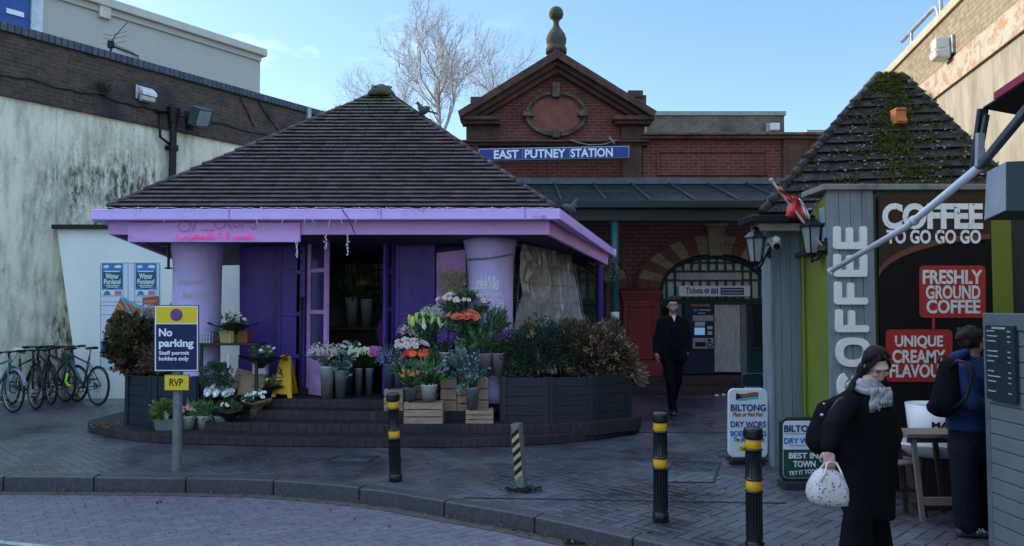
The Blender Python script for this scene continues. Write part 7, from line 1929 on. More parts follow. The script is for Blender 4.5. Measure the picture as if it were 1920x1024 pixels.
cloth(((1462, 346), (1484, 374), (1482, 380), (1460, 356)), 7.27, mat('flag dark red', (.35, .04, .035), .7), 'rolled_cloth', 1)
cloth(((1499, 372), (1507, 382), (1524, 420), (1513, 414)), 7.23, mat('flag white', (.66, .66, .62), .7), 'white_cloth', 2)
cloth(((1500, 380), (1512, 392), (1527, 440), (1512, 424)), 7.28, mat('flag navy', (.02, .025, .09), .7), 'blue_cloth', 3)
cloth(((1516, 408), (1536, 422), (1552, 444), (1530, 442)), 7.3, mat('flag green', (.01, .09, .06), .7), 'green_cloth', 4)
# ------------------------------------------------------------------ menu boards
M_BW = mat('board white', (.62, .65, .68), .4, var=.05); M_BBASE = mat('board base black', (.02, .022, .026), .5)
def lean_pt(px, py, Y, py0, k=.16): return P(px, py, Y + (py0 - py) / FPX * Y * k)
def aboard(label, Y, outline, base_y, cx):
    t = thing('menu_board', (P(cx, base_y, Y).x, Y, 0), label, 'menu board'); return t
def rrect(x0, y0, x1, y1, r_=10, low=True):
    pts = []
    for cx, cy, a0, on in ((x1 - r_, y0 + r_, -90, 1), (x1 - r_, y1 - r_, 0, low), (x0 + r_, y1 - r_, 90, low), (x0 + r_, y0 + r_, 180, 1)):
        if on:
            for k in range(6): a = R(a0 + 18 * k); pts.append((cx + r_ * math.cos(a), cy + r_ * math.sin(a)))
        else: pts.append((cx + (r_ if a0 == 0 else -r_), cy + r_))
    return pts
YM = 8.25
t = aboard('white freestanding menu board with a little flag print standing behind the nearest bollard', YM, None, 866, 1403)
m = MB(); m.pp(rrect(1366, 729, 1440, 858, 11), YM, .05); bd = m.build('panel', M_BW, t, bevel=.008)
m = MB(); m.pp([(1372, 858.5), (1436, 858.5), (1441, 868), (1368, 868)], YM - .05, .18); m.build('water_base', M_BBASE, t, bevel=.012)
YM2 = YM - .002
m = MB(); ptxt(m, 'BILTONG', 1370, 758, 1436, 771, YM2, bold=.03); ptxt(m, 'DRY WORS', 1370, 790, 1436, 801, YM2, bold=.02); m.build('lettering', M_NAVY, bd)
m = MB(); ptxt(m, 'Plain or Peri Peri', 1374, 773, 1431, 781, YM2, bold=.015, shear=.25); m.build('lettering', M_CBR, bd)
m = MB(); ptxt(m, 'BOEREWORS', 1370, 808, 1437, 818, YM2, bold=.025); m.build('lettering', mat('board blue ink', (.02, .12, .38), .5), bd)
m = MB(); ptxt(m, 'The Best in Town', 1375, 820, 1433, 828, YM2, bold=.015, shear=.25); m.build('lettering', mat('board green ink', (.03, .12, .07), .5), bd)
m = MB(); m.pp(rrect(1385, 836, 1418, 846, 4), YM2 - .001, .004); m.build('yellow_tab', M_NYE, bd)
m = MB(); ptxt(m, 'Sale', 1389, 838, 1401, 844, YM2 - .0015, bold=.01); m.build('lettering', M_CBR, bd)
def wav(x, y): return (x, y + 1.6 * math.sin((x - 1380) / 42 * 5.5))
def flagbit(y0, y1, x0, x1, matl, nm, off=0):
    m = MB(); n = 10; m.pp([wav(x0 + (x1 - x0) * k / n, y0) for k in range(n + 1)] + [wav(x1 - (x1 - x0) * k / n, y1) for k in range(n + 1)], YM2 - off, .004); m.build(nm, matl, bd)
flagbit(737, 742, 1381, 1422, mat('print red', (.45, .05, .05), .5), 'flag_red', .0005); flagbit(742.3, 745, 1381, 1422, mat('print green', (.02, .14, .08), .5), 'flag_green', .0008); flagbit(745.3, 750, 1381, 1422, mat('print sky', (.12, .3, .5), .5), 'flag_blue', .0005)
m = MB(); m.pp([wav(1380, 737), wav(1393, 743.5), wav(1380, 750)], YM2 - .0015, .004); m.build('flag_black', M_BLACKPL, bd)
YM = 7.15
t = aboard('black framed menu board with a green lower half half hidden by the woman', YM, None, 917, 1505)
m = MB(); m.pp(rrect(1463, 783, 1549, 902, 13), YM, .045); fr = m.build('frame', mat('board frame green black', (.014, .022, .022), .4), t, bevel=.01)
m = MB(); m.pp(rrect(1468, 789, 1544, 897, 9), YM - .003, .01); bd = m.build('panel', M_BW, t)
m = MB(); m.pr(1469, 843, 1543, 892, YM - .006, .006); m.pp(rrect(1469, 880, 1543, 896, 8), YM - .0075, .006); m.build('green_half', mat('board green', (.012, .062, .04), .45), bd)
m = MB(); ptxt(m, 'BILTONG', 1470, 797, 1541, 810, YM - .006, bold=.03); m.build('lettering', M_NAVY, bd)
m = MB(); ptxt(m, 'DRY WORS', 1470, 821, 1541, 832, YM - .006, bold=.02); m.build('lettering', MATS['board blue ink'], bd)
m = MB(); m.pr(1472, 812.5, 1536, 814, YM - .006, .003); m.pr(1480, 834.5, 1530, 836, YM - .006, .003); m.build('small_print', mat('print grey', (.3, .3, .32), .5), bd)
m = MB(); ptxt(m, 'BEST IN', 1479, 849, 1534, 860, YM - .009, bold=.03); ptxt(m, 'TOWN', 1487, 864, 1529, 876, YM - .009, bold=.03)
o_ = P(1479, 892, YM - .009); txt(m, 'TRY IT TODAY', o_, P(1540, 886, YM - .009) - o_, P(1479, 884, YM - .009) - o_, bold=.015); m.build('lettering', mat('chalk white', (.68, .7, .7), .5), bd)
m = MB(); m.pr(1474, 902.5, 1538, 906, YM - .02, .09); m.pp([(1472, 906), (1540, 906), (1545, 921), (1470, 921)], YM - .06, .2); m.build('water_base', M_BBASE, t, bevel=.01)
YM = 9.5
t = aboard('dark chalk board with white capitals half hidden behind the grey pillar', YM, None, 830, 1435)
m = MB(); m.pp(rrect(1391, 700, 1470, 822, 9), YM, .05); bd = m.build('panel', mat('board slate', (.018, .028, .035), .45), t, bevel=.008)
m = MB(); ptxt(m, 'FOOD TASTE', 1396, 725, 1462, 736, YM - .003, bold=.03); ptxt(m, 'NT', 1444, 741, 1462, 752, YM - .003, bold=.03); ptxt(m, 'NI', 1444, 765, 1460, 776, YM - .003, bold=.03); m.build('lettering', mat('board pale', (.5, .55, .58), .5), bd)
m = MB(); m.pp([(1395, 822.5), (1466, 822.5), (1470, 829), (1392, 829)], YM - .05, .18); m.build('water_base', M_BBASE, t, bevel=.01)
q = P(1437, 704, 9.4); m = MB(); m.box(q, (.07, .03, .05), M=Matrix.Rotation(R(20), 4, 'Y')); tag(m.build('white_clip', M_LENS), 'tiny white clip on the top edge of the dark chalk board', 'clip')

# ------------------------------------------------------------------ people
M_SKIN = mat('skin', (.47, .27, .20), .5, var=.08, scale=10)
M_SKINL = mat('lips', (.34, .13, .12), .5); M_EYE = mat('eye dark', (.03, .025, .022), .3); M_HAIRD = mat('dark hair', (.006, .0045, .004), .6, var=.4, scale=18, stretch=(1, 1, 4), bump=.6, bscale=40, spec=.25)
M_HAIRB = mat('brown hair', (.02, .014, .010), .6, spec=.25, var=.4, scale=18, bump=.6, bscale=40)
M_COAT = mat('black wool', (.0035, .0038, .0055), .9, var=.3, scale=14, bump=.4, bscale=18, spec=.12)
M_NAVYK = mat('navy knit', (.004, .006, .014), .9, spec=.12, var=.25, scale=20, bump=.3, bscale=30)
M_TROU = mat('black trousers', (.0035, .004, .006), .9, spec=.12, var=.3, scale=9, bump=.4, bscale=10)
def ring(c, rx, ry, n=20, yaw=0.):
    c = V(c); ca, sa = math.cos(yaw), math.sin(yaw); out = []
    for k in range(n):
        a = 6.2832 * k / n; x, y = rx * math.cos(a), ry * math.sin(a); out.append(c + V((x * ca - y * sa, x * sa + y * ca, 0)))
    return out
def head_shape(mb, c, M3, s=1.0):
    T = Matrix.Translation(c) @ M3.to_4x4() @ Matrix.Scale(s, 4)
    def E(p, r): mb.ell((0, 0, 0), r, n=12, k=8); k0 = len(mb.v) - (12 * 7 + 2); mb.v[k0:] = [T @ (V(p) + q) for q in mb.v[k0:]]
    E((0, .012, .025), (.074, .092, .092)); E((0, -.015, -.04), (.058, .072, .07)); E((0, -.045, -.085), (.034, .04, .032)); E((0, -.06, .02), (.058, .028, .05))
    E((0, -.088, -.010), (.010, .015, .03)); E((0, -.097, -.028), (.012, .012, .010)); E((0, -.088, .034), (.05, .012, .012))
    for sg_ in (-1, 1): E((sg_ * .076, .015, -.01), (.011, .02, .032)); E((sg_ * .034, -.068, -.03), (.024, .02, .024))
    E((0, -.082, -.058), (.025, .016, .014))
def face_bits(t, c, M3, s=1.0, brow=M_HAIRD, closed=False, lips=M_SKINL):
    T = Matrix.Translation(c) @ M3.to_4x4() @ Matrix.Scale(s, 4)
    def part(nm, ps, matl):
        m = MB()
        for p, r in ps:
            m2 = MB(); m2.ell((0, 0, 0), r, n=10, k=6); m.add([T @ (V(p) + q) for q in m2.v], m2.f, 0, True)
        m.build(nm, matl, t)
    part('eye', [((sg_ * .030, -.086, .010), (.010, .008, .002 if closed else .0055)) for sg_ in (-1, 1)], M_EYE)
    part('eyebrow', [((sg_ * .031, -.096, .032), (.018, .006, .0024 if closed else .004)) for sg_ in (-1, 1)], brow)
    part('mouth', [((0, -.097, -.058), (.021, .006, .006))], lips)
def hand(mb, w_, d, palm, s=1.0, curl=.5, thumb=1):
    """palm, four bent fingers of different lengths and a thumb from the side of the palm; d: where the fingers point, palm: where the palm faces"""
    d = V(d).normalized(); pn = (V(palm) - d * V(palm).dot(d)).normalized(); sd = d.cross(pn) * thumb
    M3 = Matrix((sd, d, pn)).transposed()
    mb.ell(w_ + d * .05 * s, (.041 * s, .052 * s, .017 * s), M3, 12, 8); mb.limb(w_ - d * .02 * s, .026 * s, w_ + d * .03 * s, .027 * s, 8)
    for i, (o_, ln) in enumerate(((.030, .070), (.010, .080), (-.011, .074), (-.030, .058))):
        p = w_ + d * (.09 if i in (1, 2) else .082) * s + sd * o_ * s; dd = d.copy(); r_ = .0095 * s
        for k, f in enumerate((.45, .32, .23)):
            dd = (dd * math.cos(curl * (.7 + .3 * k)) + pn * math.sin(curl * (.7 + .3 * k))).normalized(); q = p + dd * ln * f * s; mb.limb(p, r_, q, r_ * .9, 7); p = q; r_ *= .9
    p = w_ + d * .03 * s + sd * .034 * s; dd = (d * .7 + sd * .6 + pn * .3).normalized(); q = p + dd * .04 * s; mb.limb(p, .013 * s, q, .011 * s, 7); mb.limb(q, .011 * s, q + (d * .8 + pn * .5 - sd * .1).normalized() * .032 * s, .009 * s, 7)
def rotm(yaw, pitch=0., roll=0.): return Matrix.Rotation(yaw, 3, 'Z') @ Matrix.Rotation(pitch, 3, 'X') @ Matrix.Rotation(roll, 3, 'Y')
def shoe(mb, ankle, d, s=1.0, pitch=0.):
    d = V((d[0], d[1], 0)).normalized(); sd = V((-d.y, d.x, 0)); a = V(ankle); rings = []
    for f, w2, h in ((-.07, .03, .06), (-.05, .038, .10), (.02, .040, .085), (.09, .046, .06), (.15, .044, .045), (.185, .028, .03)):
        c = a + d * f * s; c.z = 0 if pitch == 0 else max(0, a.z - .09 * s) * (1 - max(0, f) / .16 * .0)
        z0 = (a.z - .09 * s) - (f + .07) * pitch * s
        rings.append([V((c.x, c.y, 0)) + sd * (w2 * math.cos(q) * s) + V((0, 0, max(.002, z0 + h * .5 * s * (1 + math.sin(q))))) for q in [6.2832 * k / 14 for k in range(14)]])
    mb.loft(rings)
def strands(mb, c, M3, s, n, th0, th1, seed, r_=.0055, phim=80, rad=(.083, .1, .1), jit=.05, gather=None):
    """locks of hair combed back over the skull"""
    T = Matrix.Translation(c) @ M3.to_4x4() @ Matrix.Scale(s, 4); r = random.Random(seed)
    for i in range(n):
        ph = R(r.uniform(-phim, phim)); a0, a1 = R(th0 + r.uniform(-8, 8)), R(th1 + r.uniform(-14, 14)); pts = []; w0 = r.uniform(-.15, .15); e_ = 1 + r.uniform(0, jit)
        for k in range(8):
            f = k / 7; th = a0 + (a1 - a0) * f; pp_ = ph * (1 - (.55 * f ** 2 if gather else 0)) + w0 * f
            pts.append(T @ V((rad[0] * math.sin(pp_) * e_, .02 - rad[1] * math.cos(pp_) * math.cos(th) * e_, .03 + rad[2] * math.cos(pp_) * math.sin(th) * e_)))
        mb.tube(pts, r_ * s * r.uniform(.6, 1.3), 5, r2=r_ * s * .4)
# --- the man walking towards the camera
g = G(1263, 773)
t = thing('person', g, 'man in black overshirt, navy top and black trousers walking from the station', 'person')
def L(x, y, z): return V((g.x + x, g.y + y, z))
Mh = rotm(R(-4), R(2)); hc = L(-.005, -.03, 1.715)
m = MB(); head_shape(m, hc, Mh, 1.06); m.limb(L(0, .0, 1.50), .065, L(0, -.012, 1.63), .055); m.loft([ring(L(0, .01, 1.0), .13, .09), ring(L(0, .01, 1.3), .16, .10), ring(L(0, .01, 1.46), .13, .07)])
m.limb(L(-.18, 0, 1.44), .042, L(-.26, .03, 1.2), .036); m.limb(L(-.26, .03, 1.2), .036, L(-.275, -.03, .955), .026); hand(m, L(-.275, -.03, .95), (0.03, -.12, -1), (.95, .1, 0), 1.02, .35, 1)
m.limb(L(.18, 0, 1.44), .042, L(.262, .06, 1.2), .036); m.limb(L(.262, .06, 1.2), .036, L(.225, .0, .97), .026); hand(m, L(.225, 0, .97), (-.2, -.2, -1), (-.9, .1, 0), 1.0, .4, -1)
for x in (-.08, .08): m.limb(L(x, 0, .97), .07, L(x, 0, .86), .06)
m.build('body', M_SKIN, t, remesh=.0065, smooth=2)
face_bits(t, hc, Mh, 1.06)
m = MB()
def hcap(mb, c, M3, s, pts):
    T = Matrix.Translation(c) @ M3.to_4x4() @ Matrix.Scale(s, 4)
    for p, r in pts:
        m2 = MB(); m2.ell((0, 0, 0), r, n=14, k=9); mb.add([T @ (V(p) + q) for q in m2.v], m2.f, 0, True)
rr_ = random.Random(3); tuft = [((rr_.uniform(-.06, .06), rr_.uniform(-.075, .05), .105 + rr_.uniform(0, .028)), (.022, .022, .018)) for k in range(26)]
hcap(m, hc, Mh, 1.06, [((0, .03, .04), (.08, .09, .092)), ((0, -.02, .092), (.07, .075, .04)), ((-.068, .02, .03), (.014, .035, .04)), ((.068, .02, .03), (.014, .035, .04))] + tuft); m.build('hair', M_HAIRB, t, remesh=.007, smooth=1)
m = MB(); strands(m, hc, Mh, 1.08, 70, 42, 165, 3, .006, 75, (.086, .1, .112), .12); m.build('hair_locks', M_HAIRB, t)
m = MB(); hcap(m, hc, Mh, 1.06, [((0, -.052, -.088), (.038, .038, .022)), ((-.05, -.02, -.055), (.014, .04, .03)), ((.05, -.02, -.055), (.014, .04, .03))]); m.build('stubble', mat('stubble', (.20, .12, .09), .7, var=.2, scale=40), t, remesh=.006, smooth=1)
# trousers
m = MB(); m.loft([ring(L(0, .0, 1.02), .165, .115), ring(L(0, .005, .94), .18, .125), ring(L(0, .005, .84), .175, .12)])
m.limb(L(-.085, 0, .90), .1, L(-.085, -.16, .52), .078); m.limb(L(-.085, -.16, .52), .076, L(-.055, -.20, .085), .068); m.limb(L(.085, .02, .90), .1, L(.07, .03, .5), .078); m.limb(L(.07, .03, .5), .076, L(.045, .27, .17), .066)
m.build('trousers', M_TROU, t, remesh=.011, smooth=2)
m = MB(); shoe(m, L(-.055, -.20, .09), (-.1, -1), 1.05); shoe(m, L(.045, .27, .17), (.1, -1), 1.05, .5); m.build('shoes', mat('dark trainers', (.02, .021, .024), .45), t)
m = MB(); m.loft([ring(L(0, 0, 1.0), .17, .125), ring(L(0, -.005, 1.2), .17, .13), ring(L(0, -.005, 1.38), .175, .13), ring(L(0, 0, 1.5), .12, .09), ring(L(0, -.0, 1.555), .07, .066)]); m.build('jumper', M_NAVYK, t, remesh=.01, smooth=2)
m = MB(); m.prism([L(-.032, -.085, 1.555), L(.032, -.085, 1.555), L(.0, -.128, 1.455)], (0, .03, 0)); m.build('tee_collar', mat('tee white', (.58, .6, .62), .8), t)
M_OVER = mat('black overshirt', (.0055, .0075, .0085), .9, spec=.15, var=.3, scale=12, bump=.4, bscale=16)
m = MB()
for sg_ in (-1, 1):
    for z0, z1, x0, x1, y in ((.86, 1.12, .10, .2, -.105), (1.1, 1.34, .085, .2, -.12), (1.3, 1.5, .075, .19, -.11)): m.limb(L(sg_ * (x0 + .035), y * .85, z0), .05, L(sg_ * (x0 + .03), y * .85, z1), .05); m.limb(L(sg_ * .165, -.03, z0), .062, L(sg_ * .165, -.02, z1), .06)
    m.limb(L(sg_ * .075, -.04, 1.525), .042, L(sg_ * .185, .0, 1.455), .06)
m.loft([ring(L(0, .055, .85), .185, .09), ring(L(0, .05, 1.1), .18, .09), ring(L(0, .045, 1.4), .18, .085), ring(L(0, .04, 1.5), .12, .06), ring(L(0, .045, 1.57), .08, .04)])
m.limb(L(-.19, 0, 1.455), .066, L(-.26, .03, 1.2), .058); m.limb(L(-.265, .03, 1.2), .062, L(-.275, -.02, .985), .05); m.limb(L(.19, 0, 1.455), .066, L(.262, .06, 1.2), .058); m.limb(L(.27, .06, 1.2), .062, L(.235, .02, 1.0), .052)
r = random.Random(4)
for k in range(16): q = L(r.choice((-1, 1)) * r.uniform(.12, .22), r.uniform(-.1, -.02), r.uniform(.9, 1.4)); m.ell(q, (.045, .03, .01), rotm(0, 0, r.uniform(-.7, .7)))
m.build('overshirt', M_OVER, t, remesh=.011, smooth=2)

# --- the woman with the spotted bag
t = thing('person', (2.21, 4.8, 0), 'woman in a long black coat and grey scarf looking down, carrying a spotted bag', 'person')
Mw = rotm(R(2), R(36), R(-9)); hc = P(1644, 684, 4.70); hs_ = .85
wrn = P(1553, 843, 4.42)
m = MB(); head_shape(m, hc, Mw, hs_); m.limb(P(1617, 722, 4.8), .055, hc + V((-.01, .02, -.08)), .046); m.loft([ring(P(1618, 850, 4.82), .13, .10), ring(P(1616, 780, 4.8), .14, .10), ring(P(1615, 735, 4.8), .11, .08)])
m.limb(P(1592, 756, 4.66), .042, P(1560, 802, 4.50), .036); m.limb(P(1560, 802, 4.50), .036, wrn, .022); hand(m, wrn, (.02, -.08, -1), (.5, .8, 0), .86, 1.05, -1)
m.limb(P(1650, 755, 4.95), .045, P(1668, 815, 4.95), .038); m.limb(P(1668, 815, 4.95), .038, P(1664, 852, 4.72), .022); hand(m, P(1664, 852, 4.72), (-.5, -.1, -.9), (-.8, .5, .1), .84, .6, 1)
m.limb(P(1608, 880, 4.78), .07, P(1610, 970, 4.74), .05); m.limb(P(1632, 880, 4.9), .07, P(1640, 970, 4.95), .05); m.limb(P(1610, 970, 4.74), .05, P(1604, 1060, 4.74), .035); m.limb(P(1640, 970, 4.95), .05, P(1648, 1050, 5.0), .035)
m.build('body', mat('pale skin', (.52, .32, .27), .5, var=.06), t, remesh=.0058, smooth=2)
face_bits(t, hc, Mw, hs_, closed=True, lips=mat('rose lips', (.38, .13, .13), .4))
m = MB(); hcap(m, hc, Mw, hs_, [((0, .042, .03), (.081, .082, .086)), ((0, .0, .085), (.062, .06, .032)), ((-.07, .045, .0), (.014, .045, .05)), ((.07, .045, .0), (.014, .045, .05)), ((0, .09, -.03), (.05, .04, .05))])
pb_ = hc + V((-.075, .02, -.03)); pts = [hc + V((-.055, .06, -.02)), P(1611, 705, 4.78), P(1598, 722, 4.72), P(1588, 742, 4.64)]
for a, b, r0, r1 in zip(pts[:-1], pts[1:], (.035, .027, .022), (.027, .022, .012)): m.limb(a, r0, b, r1)
m.build('hair', M_HAIRD, t, remesh=.006, smooth=1)
m = MB(); strands(m, hc, Mw, hs_, 130, 48, 205, 8, .0055, 84, (.085, .1, .1), .06, True)
r = random.Random(12); TW = Matrix.Translation(hc) @ Mw.to_4x4() @ Matrix.Scale(hs_, 4)
for k in range(130):
    sg_ = -1 if k % 2 else 1; u_ = r.random(); cp = [(sg_ * .008, -.062 + .10 * u_, .118 + .014 * u_), (sg_ * (.07 + r.uniform(0, .012)), -.078 + .11 * u_, .075), (sg_ * (.098 + r.uniform(0, .012)), -.04 + .10 * u_, -.03), (sg_ * (.062 + r.uniform(-.01, .012)), .03 + .06 * u_, -.125 + r.uniform(-.03, .02))]
    cp = [TW @ V(q_) for q_ in cp]; m.tube([cp[0] * (1 - f) ** 3 + cp[1] * 3 * f * (1 - f) ** 2 + cp[2] * 3 * f * f * (1 - f) + cp[3] * f ** 3 for f in [q_ / 9 for q_ in range(10)]], .0062 * r.uniform(.6, 1.2), 5, r2=.003)
for k in range(40):
    o_ = rv(r) * .028; m.tube([p_ + o_ * (1 - .4 * i_ / 3) + rv(r) * .008 for i_, p_ in enumerate(pts)], .0035, 4, r2=.0015)
m.build('hair_locks', M_HAIRD, t)
M_SCARF = mat('grey wool scarf', (.20, .205, .215), .95, col2=(.36, .365, .375), scale=28, bump=1.0, bscale=26)
m = MB(); r = random.Random(9); sc0 = P(1629, 729, 4.77)
for k in range(4):
    rr2 = .076 + .010 * k; tl = .030 + .004 * k
    pts = [sc0 + V((rr2 * math.cos(a) * 1.08, rr2 * math.sin(a), -.019 * k + .03 - tl * math.cos(a - .2) + .008 * math.sin(a * 3 + k * 1.7))) for a in [6.2832 * q / 30 for q in range(31)]]
    m.tube(pts, .019 + .0015 * k, 10)
for pn_ in range(2):
    for k in range(6):
        x_ = 1636 + pn_ * 15 + k * 3.4; pts = [P(x_ + r.uniform(-.6, .6) - q_ * (.5 - pn_) * 1.0 + 1.2 * math.sin(q_ + k), 729 + q_ * (6.4 - pn_ * 1.6) - k * .5, 4.635 - .012 * pn_ - .008 * math.sin(q_ * 1.3 + k)) for q_ in range(7)]
        m.tube(pts, .0105, 7); 
        for h_ in range(3): e_ = pts[-1] + V(((h_ - 1) * .005, 0, 0)); m.tube([e_, e_ + V((r.uniform(-.004, .004), 0, -.022))], .0022, 3)
m.build('scarf', M_SCARF, t)
m = MB()
yw = R(-8)
cr2 = []
for py, cx, hw, dy, Yc in ((728, 1617, 22, .07, 4.8), (742, 1617, 43, .12, 4.78), (770, 1620, 56, .15, 4.78), (815, 1626, 57, .16, 4.8), (865, 1624, 53, .17, 4.82), (915, 1622, 51, .18, 4.84), (950, 1626, 47, .18, 4.85), (966, 1629, 44, .17, 4.86)):
    cr2.append(ring(P(cx, py, Yc), hw / FPX * Yc, dy, 24, yw))
m.loft(cr2)
m.limb(P(1592, 756, 4.66), .066, P(1560, 802, 4.50), .06); m.limb(P(1560, 802, 4.50), .058, P(1554, 838, 4.43), .045); m.limb(P(1650, 755, 4.93), .07, P(1672, 815, 4.92), .068); m.limb(P(1672, 815, 4.92), .066, P(1666, 850, 4.74), .056)
m.build('coat', M_COAT, t, remesh=.011, smooth=2)
m = MB(); m.limb(P(1608, 890, 4.76), .085, P(1608, 965, 4.72), .083); m.limb(P(1608, 965, 4.72), .083, P(1604, 1058, 4.73), .11); m.limb(P(1634, 890, 4.9), .085, P(1640, 965, 4.95), .083); m.limb(P(1640, 965, 4.95), .083, P(1647, 1045, 5.0), .10)
m.build('trousers', M_TROU, t, remesh=.011, smooth=2)
m = MB(); q = P(1606, 1060, 4.74); q.z = .09; shoe(m, q, (.9, -.4), .92); q = P(1648, 1050, 5.0); q.z = .09; shoe(m, q, (.9, -.4), .92); m.build('shoes', M_BLACKPL, t)
# her backpack
t = thing('backpack', P(1540, 850, 4.85), 'black backpack on the back of the woman in the scarf', 'backpack')
m = MB(); m.limb(P(1555, 775, 4.88), .09, P(1543, 820, 4.86), .105); m.limb(P(1572, 762, 4.9), .07, P(1560, 830, 4.9), .08); m.ell(P(1537, 826, 4.86), (.085, .12, .09)); m.build('pack', M_COAT, t, remesh=.011, smooth=2)
m = MB(); m.tube([P(1592, 742, 4.66), P(1572, 752, 4.62), P(1556, 774, 4.62), P(1548, 800, 4.7)], .014, 6); m.build('strap', M_BLACKPL, t); m = MB(); m.ell(P(1541, 778, 4.76), (.012, .008, .009)); m.ell(P(1545, 757, 4.78), (.007, .006, .006)); m.build('buckle', M_LENS, t)
# the bag
BGY = 4.42
t = thing('handbag', P(1550, 944, BGY), 'pale duffel bag with dark spots and cream handles in the hand of the woman', 'handbag')
M_BAG = mat('bag canvas', (.52, .47, .49), .8, var=.08, scale=8, bump=.35, bscale=12)
m = MB(); rings = []
for py, xa, xb2, dy in ((945, 1530, 1580, .055), (942, 1519, 1586, .08), (930, 1514.5, 1587, .092), (912, 1517, 1586, .09), (895, 1525, 1580, .075), (885, 1531, 1573, .05), (881, 1537, 1568, .03)):
    c = P((xa + xb2) / 2, py + 0, BGY); hw = (xb2 - xa) / 2 / FPX * BGY; rg = []
    for k in range(28):
        a = 6.2832 * k / 28; x, y = math.copysign(abs(math.cos(a)) ** .6, math.cos(a)) * hw, math.copysign(abs(math.sin(a)) ** .7, math.sin(a)) * dy; rg.append(c + V((x, y, -.06 * x + .006 * noise.noise(V((x * 30, py * .1, y * 20))))))
    rings.append(rg)
m.loft(rings); m.build('bag_body', M_BAG, t)
def spotmat():
    m_ = M_BAG; n, l = m_.node_tree.nodes, m_.node_tree.links; b = n['Principled BSDF']; src = b.inputs['Base Color'].links[0].from_socket
    t_ = n.new('ShaderNodeTexCoord'); v = n.new('ShaderNodeTexVoronoi'); v.inputs['Scale'].default_value = 46; v.inputs['Randomness'].default_value = .8; l.new(t_.outputs['Object'], v.inputs[0])
    r_ = n.new('ShaderNodeMapRange'); r_.inputs[1].default_value = .30; r_.inputs[2].default_value = .22; l.new(v.outputs['Distance'], r_.inputs[0])
    c_ = n.new('ShaderNodeMixRGB'); c_.inputs[1].default_value = (.05, .025, .05, 1); c_.inputs[2].default_value = (.30, .12, .15, 1); l.new(v.outputs['Color'], c_.inputs[0])
    x = n.new('ShaderNodeMixRGB'); l.new(r_.outputs[0], x.inputs[0]); l.new(src, x.inputs[1]); l.new(c_.outputs[0], x.inputs[2]); l.new(x.outputs[0], b.inputs['Base Color'])
spotmat()
M_HAND = mat('cream webbing', (.58, .53, .42), .7)
hcp = wrn + V((.01, -.01, -.075))
for yo, xs2 in ((-.075, (1528, 1571)), (.06, (1533, 1566))):
    m = MB(); b0 = P(xs2[0], 898, BGY); b0.y = BGY + yo; b1 = P(xs2[1], 893, BGY); b1.y = BGY + yo
    pts = [b0, b0.lerp(hcp, .5) + V((-.01, yo * .2, .0)), hcp + V((-.028, yo * .15, -.0)), hcp + V((.0, yo * .1, .012)), hcp + V((.028, yo * .15, 0)), b1.lerp(hcp, .5) + V((.014, yo * .2, 0)), b1]
    m.tube(pts, .0065, 6); m.build('handle', M_HAND, t)
m = MB(); q = P(1543, 897, BGY); m.prism([V((q.x - .012, BGY - .09, q.z + .03)), V((q.x + .012, BGY - .09, q.z + .03)), V((q.x + .008, BGY - .096, q.z - .05)), V((q.x - .006, BGY - .096, q.z - .05))], (0, .008, 0)); m.build('tab', mat('white tab', (.68, .66, .6), .6), t)

# --- the customer in blue at the stall
t = thing('person', (P(1830, 990, 5.75).x, 5.75, 0), 'person in a blue jacket and dark jeans with tied up hair at the stall', 'person')
YC = 5.75
Mc = rotm(R(118), R(4)); hc = P(1822, 643, YC); hs_ = .95
m = MB(); head_shape(m, hc, Mc, hs_); m.limb(P(1824, 680, YC), .055, hc + V((-.01, 0, -.08)), .05); m.loft([ring(P(1822, 800, YC), .14, .1), ring(P(1820, 720, YC), .16, .1), ring(P(1822, 685, YC), .12, .08)])
m.limb(P(1810, 695, 5.58), .045, P(1822, 755, 5.55), .04); m.limb(P(1822, 755, 5.55), .038, P(1862, 765, 5.6), .026); hand(m, P(1862, 765, 5.6), (1, 0, .05), (0, .2, -1), .95, .4, 1)
m.limb(P(1832, 695, 5.95), .045, P(1845, 755, 6.0), .04); m.limb(P(1845, 755, 6.0), .038, P(1872, 765, 5.95), .026); hand(m, P(1872, 765, 5.95), (1, 0, .05), (0, -.2, -1), .95, .4, -1)
for a, b in (((1812, 840, 5.68), (1814, 975, 5.68)), ((1836, 840, 5.85), (1838, 975, 5.85))): m.limb(P(*a), .07, P(*b), .04)
m.build('body', M_SKIN, t, remesh=.0065, smooth=2)
face_bits(t, hc, Mc, hs_)
m = MB(); hcap(m, hc, Mc, hs_, [((0, .032, .035), (.083, .092, .092)), ((0, -.015, .09), (.07, .07, .036)), ((-.07, .02, .01), (.015, .045, .05)), ((.07, .02, .01), (.015, .045, .05)), ((0, .085, .01), (.06, .04, .06))]); bc = hc + V((-.085, -.03, .055)); m.ell(bc, (.05, .05, .045))
r = random.Random(5)
for k in range(14): m.ell(bc + rv(r) * .045, (.018, .018, .03), rotm(r.uniform(0, 3), r.uniform(0, 3)))
m.build('hair', M_HAIRB, t, remesh=.006, smooth=1)
m = MB(); strands(m, hc, Mc, hs_, 110, 45, 175, 18, .0055, 84, (.086, .101, .102), .05, True); m.build('hair_locks', M_HAIRB, t)
M_JACK = mat('blue jacket', (.010, .025, .085), .7, spec=.2, var=.25, scale=6, bump=.4, bscale=14)
m = MB(); m.loft([ring(P(1821, 806, YC), 44 / FPX * YC, .15, 22), ring(P(1821, 790, YC), 43 / FPX * YC, .16, 22), ring(P(1820, 745, YC), 42 / FPX * YC, .17, 22), ring(P(1819, 705, YC), 40 / FPX * YC, .16, 22), ring(P(1821, 682, YC), 28 / FPX * YC, .11, 22), ring(P(1823, 668, YC), 18 / FPX * YC, .075, 22)])
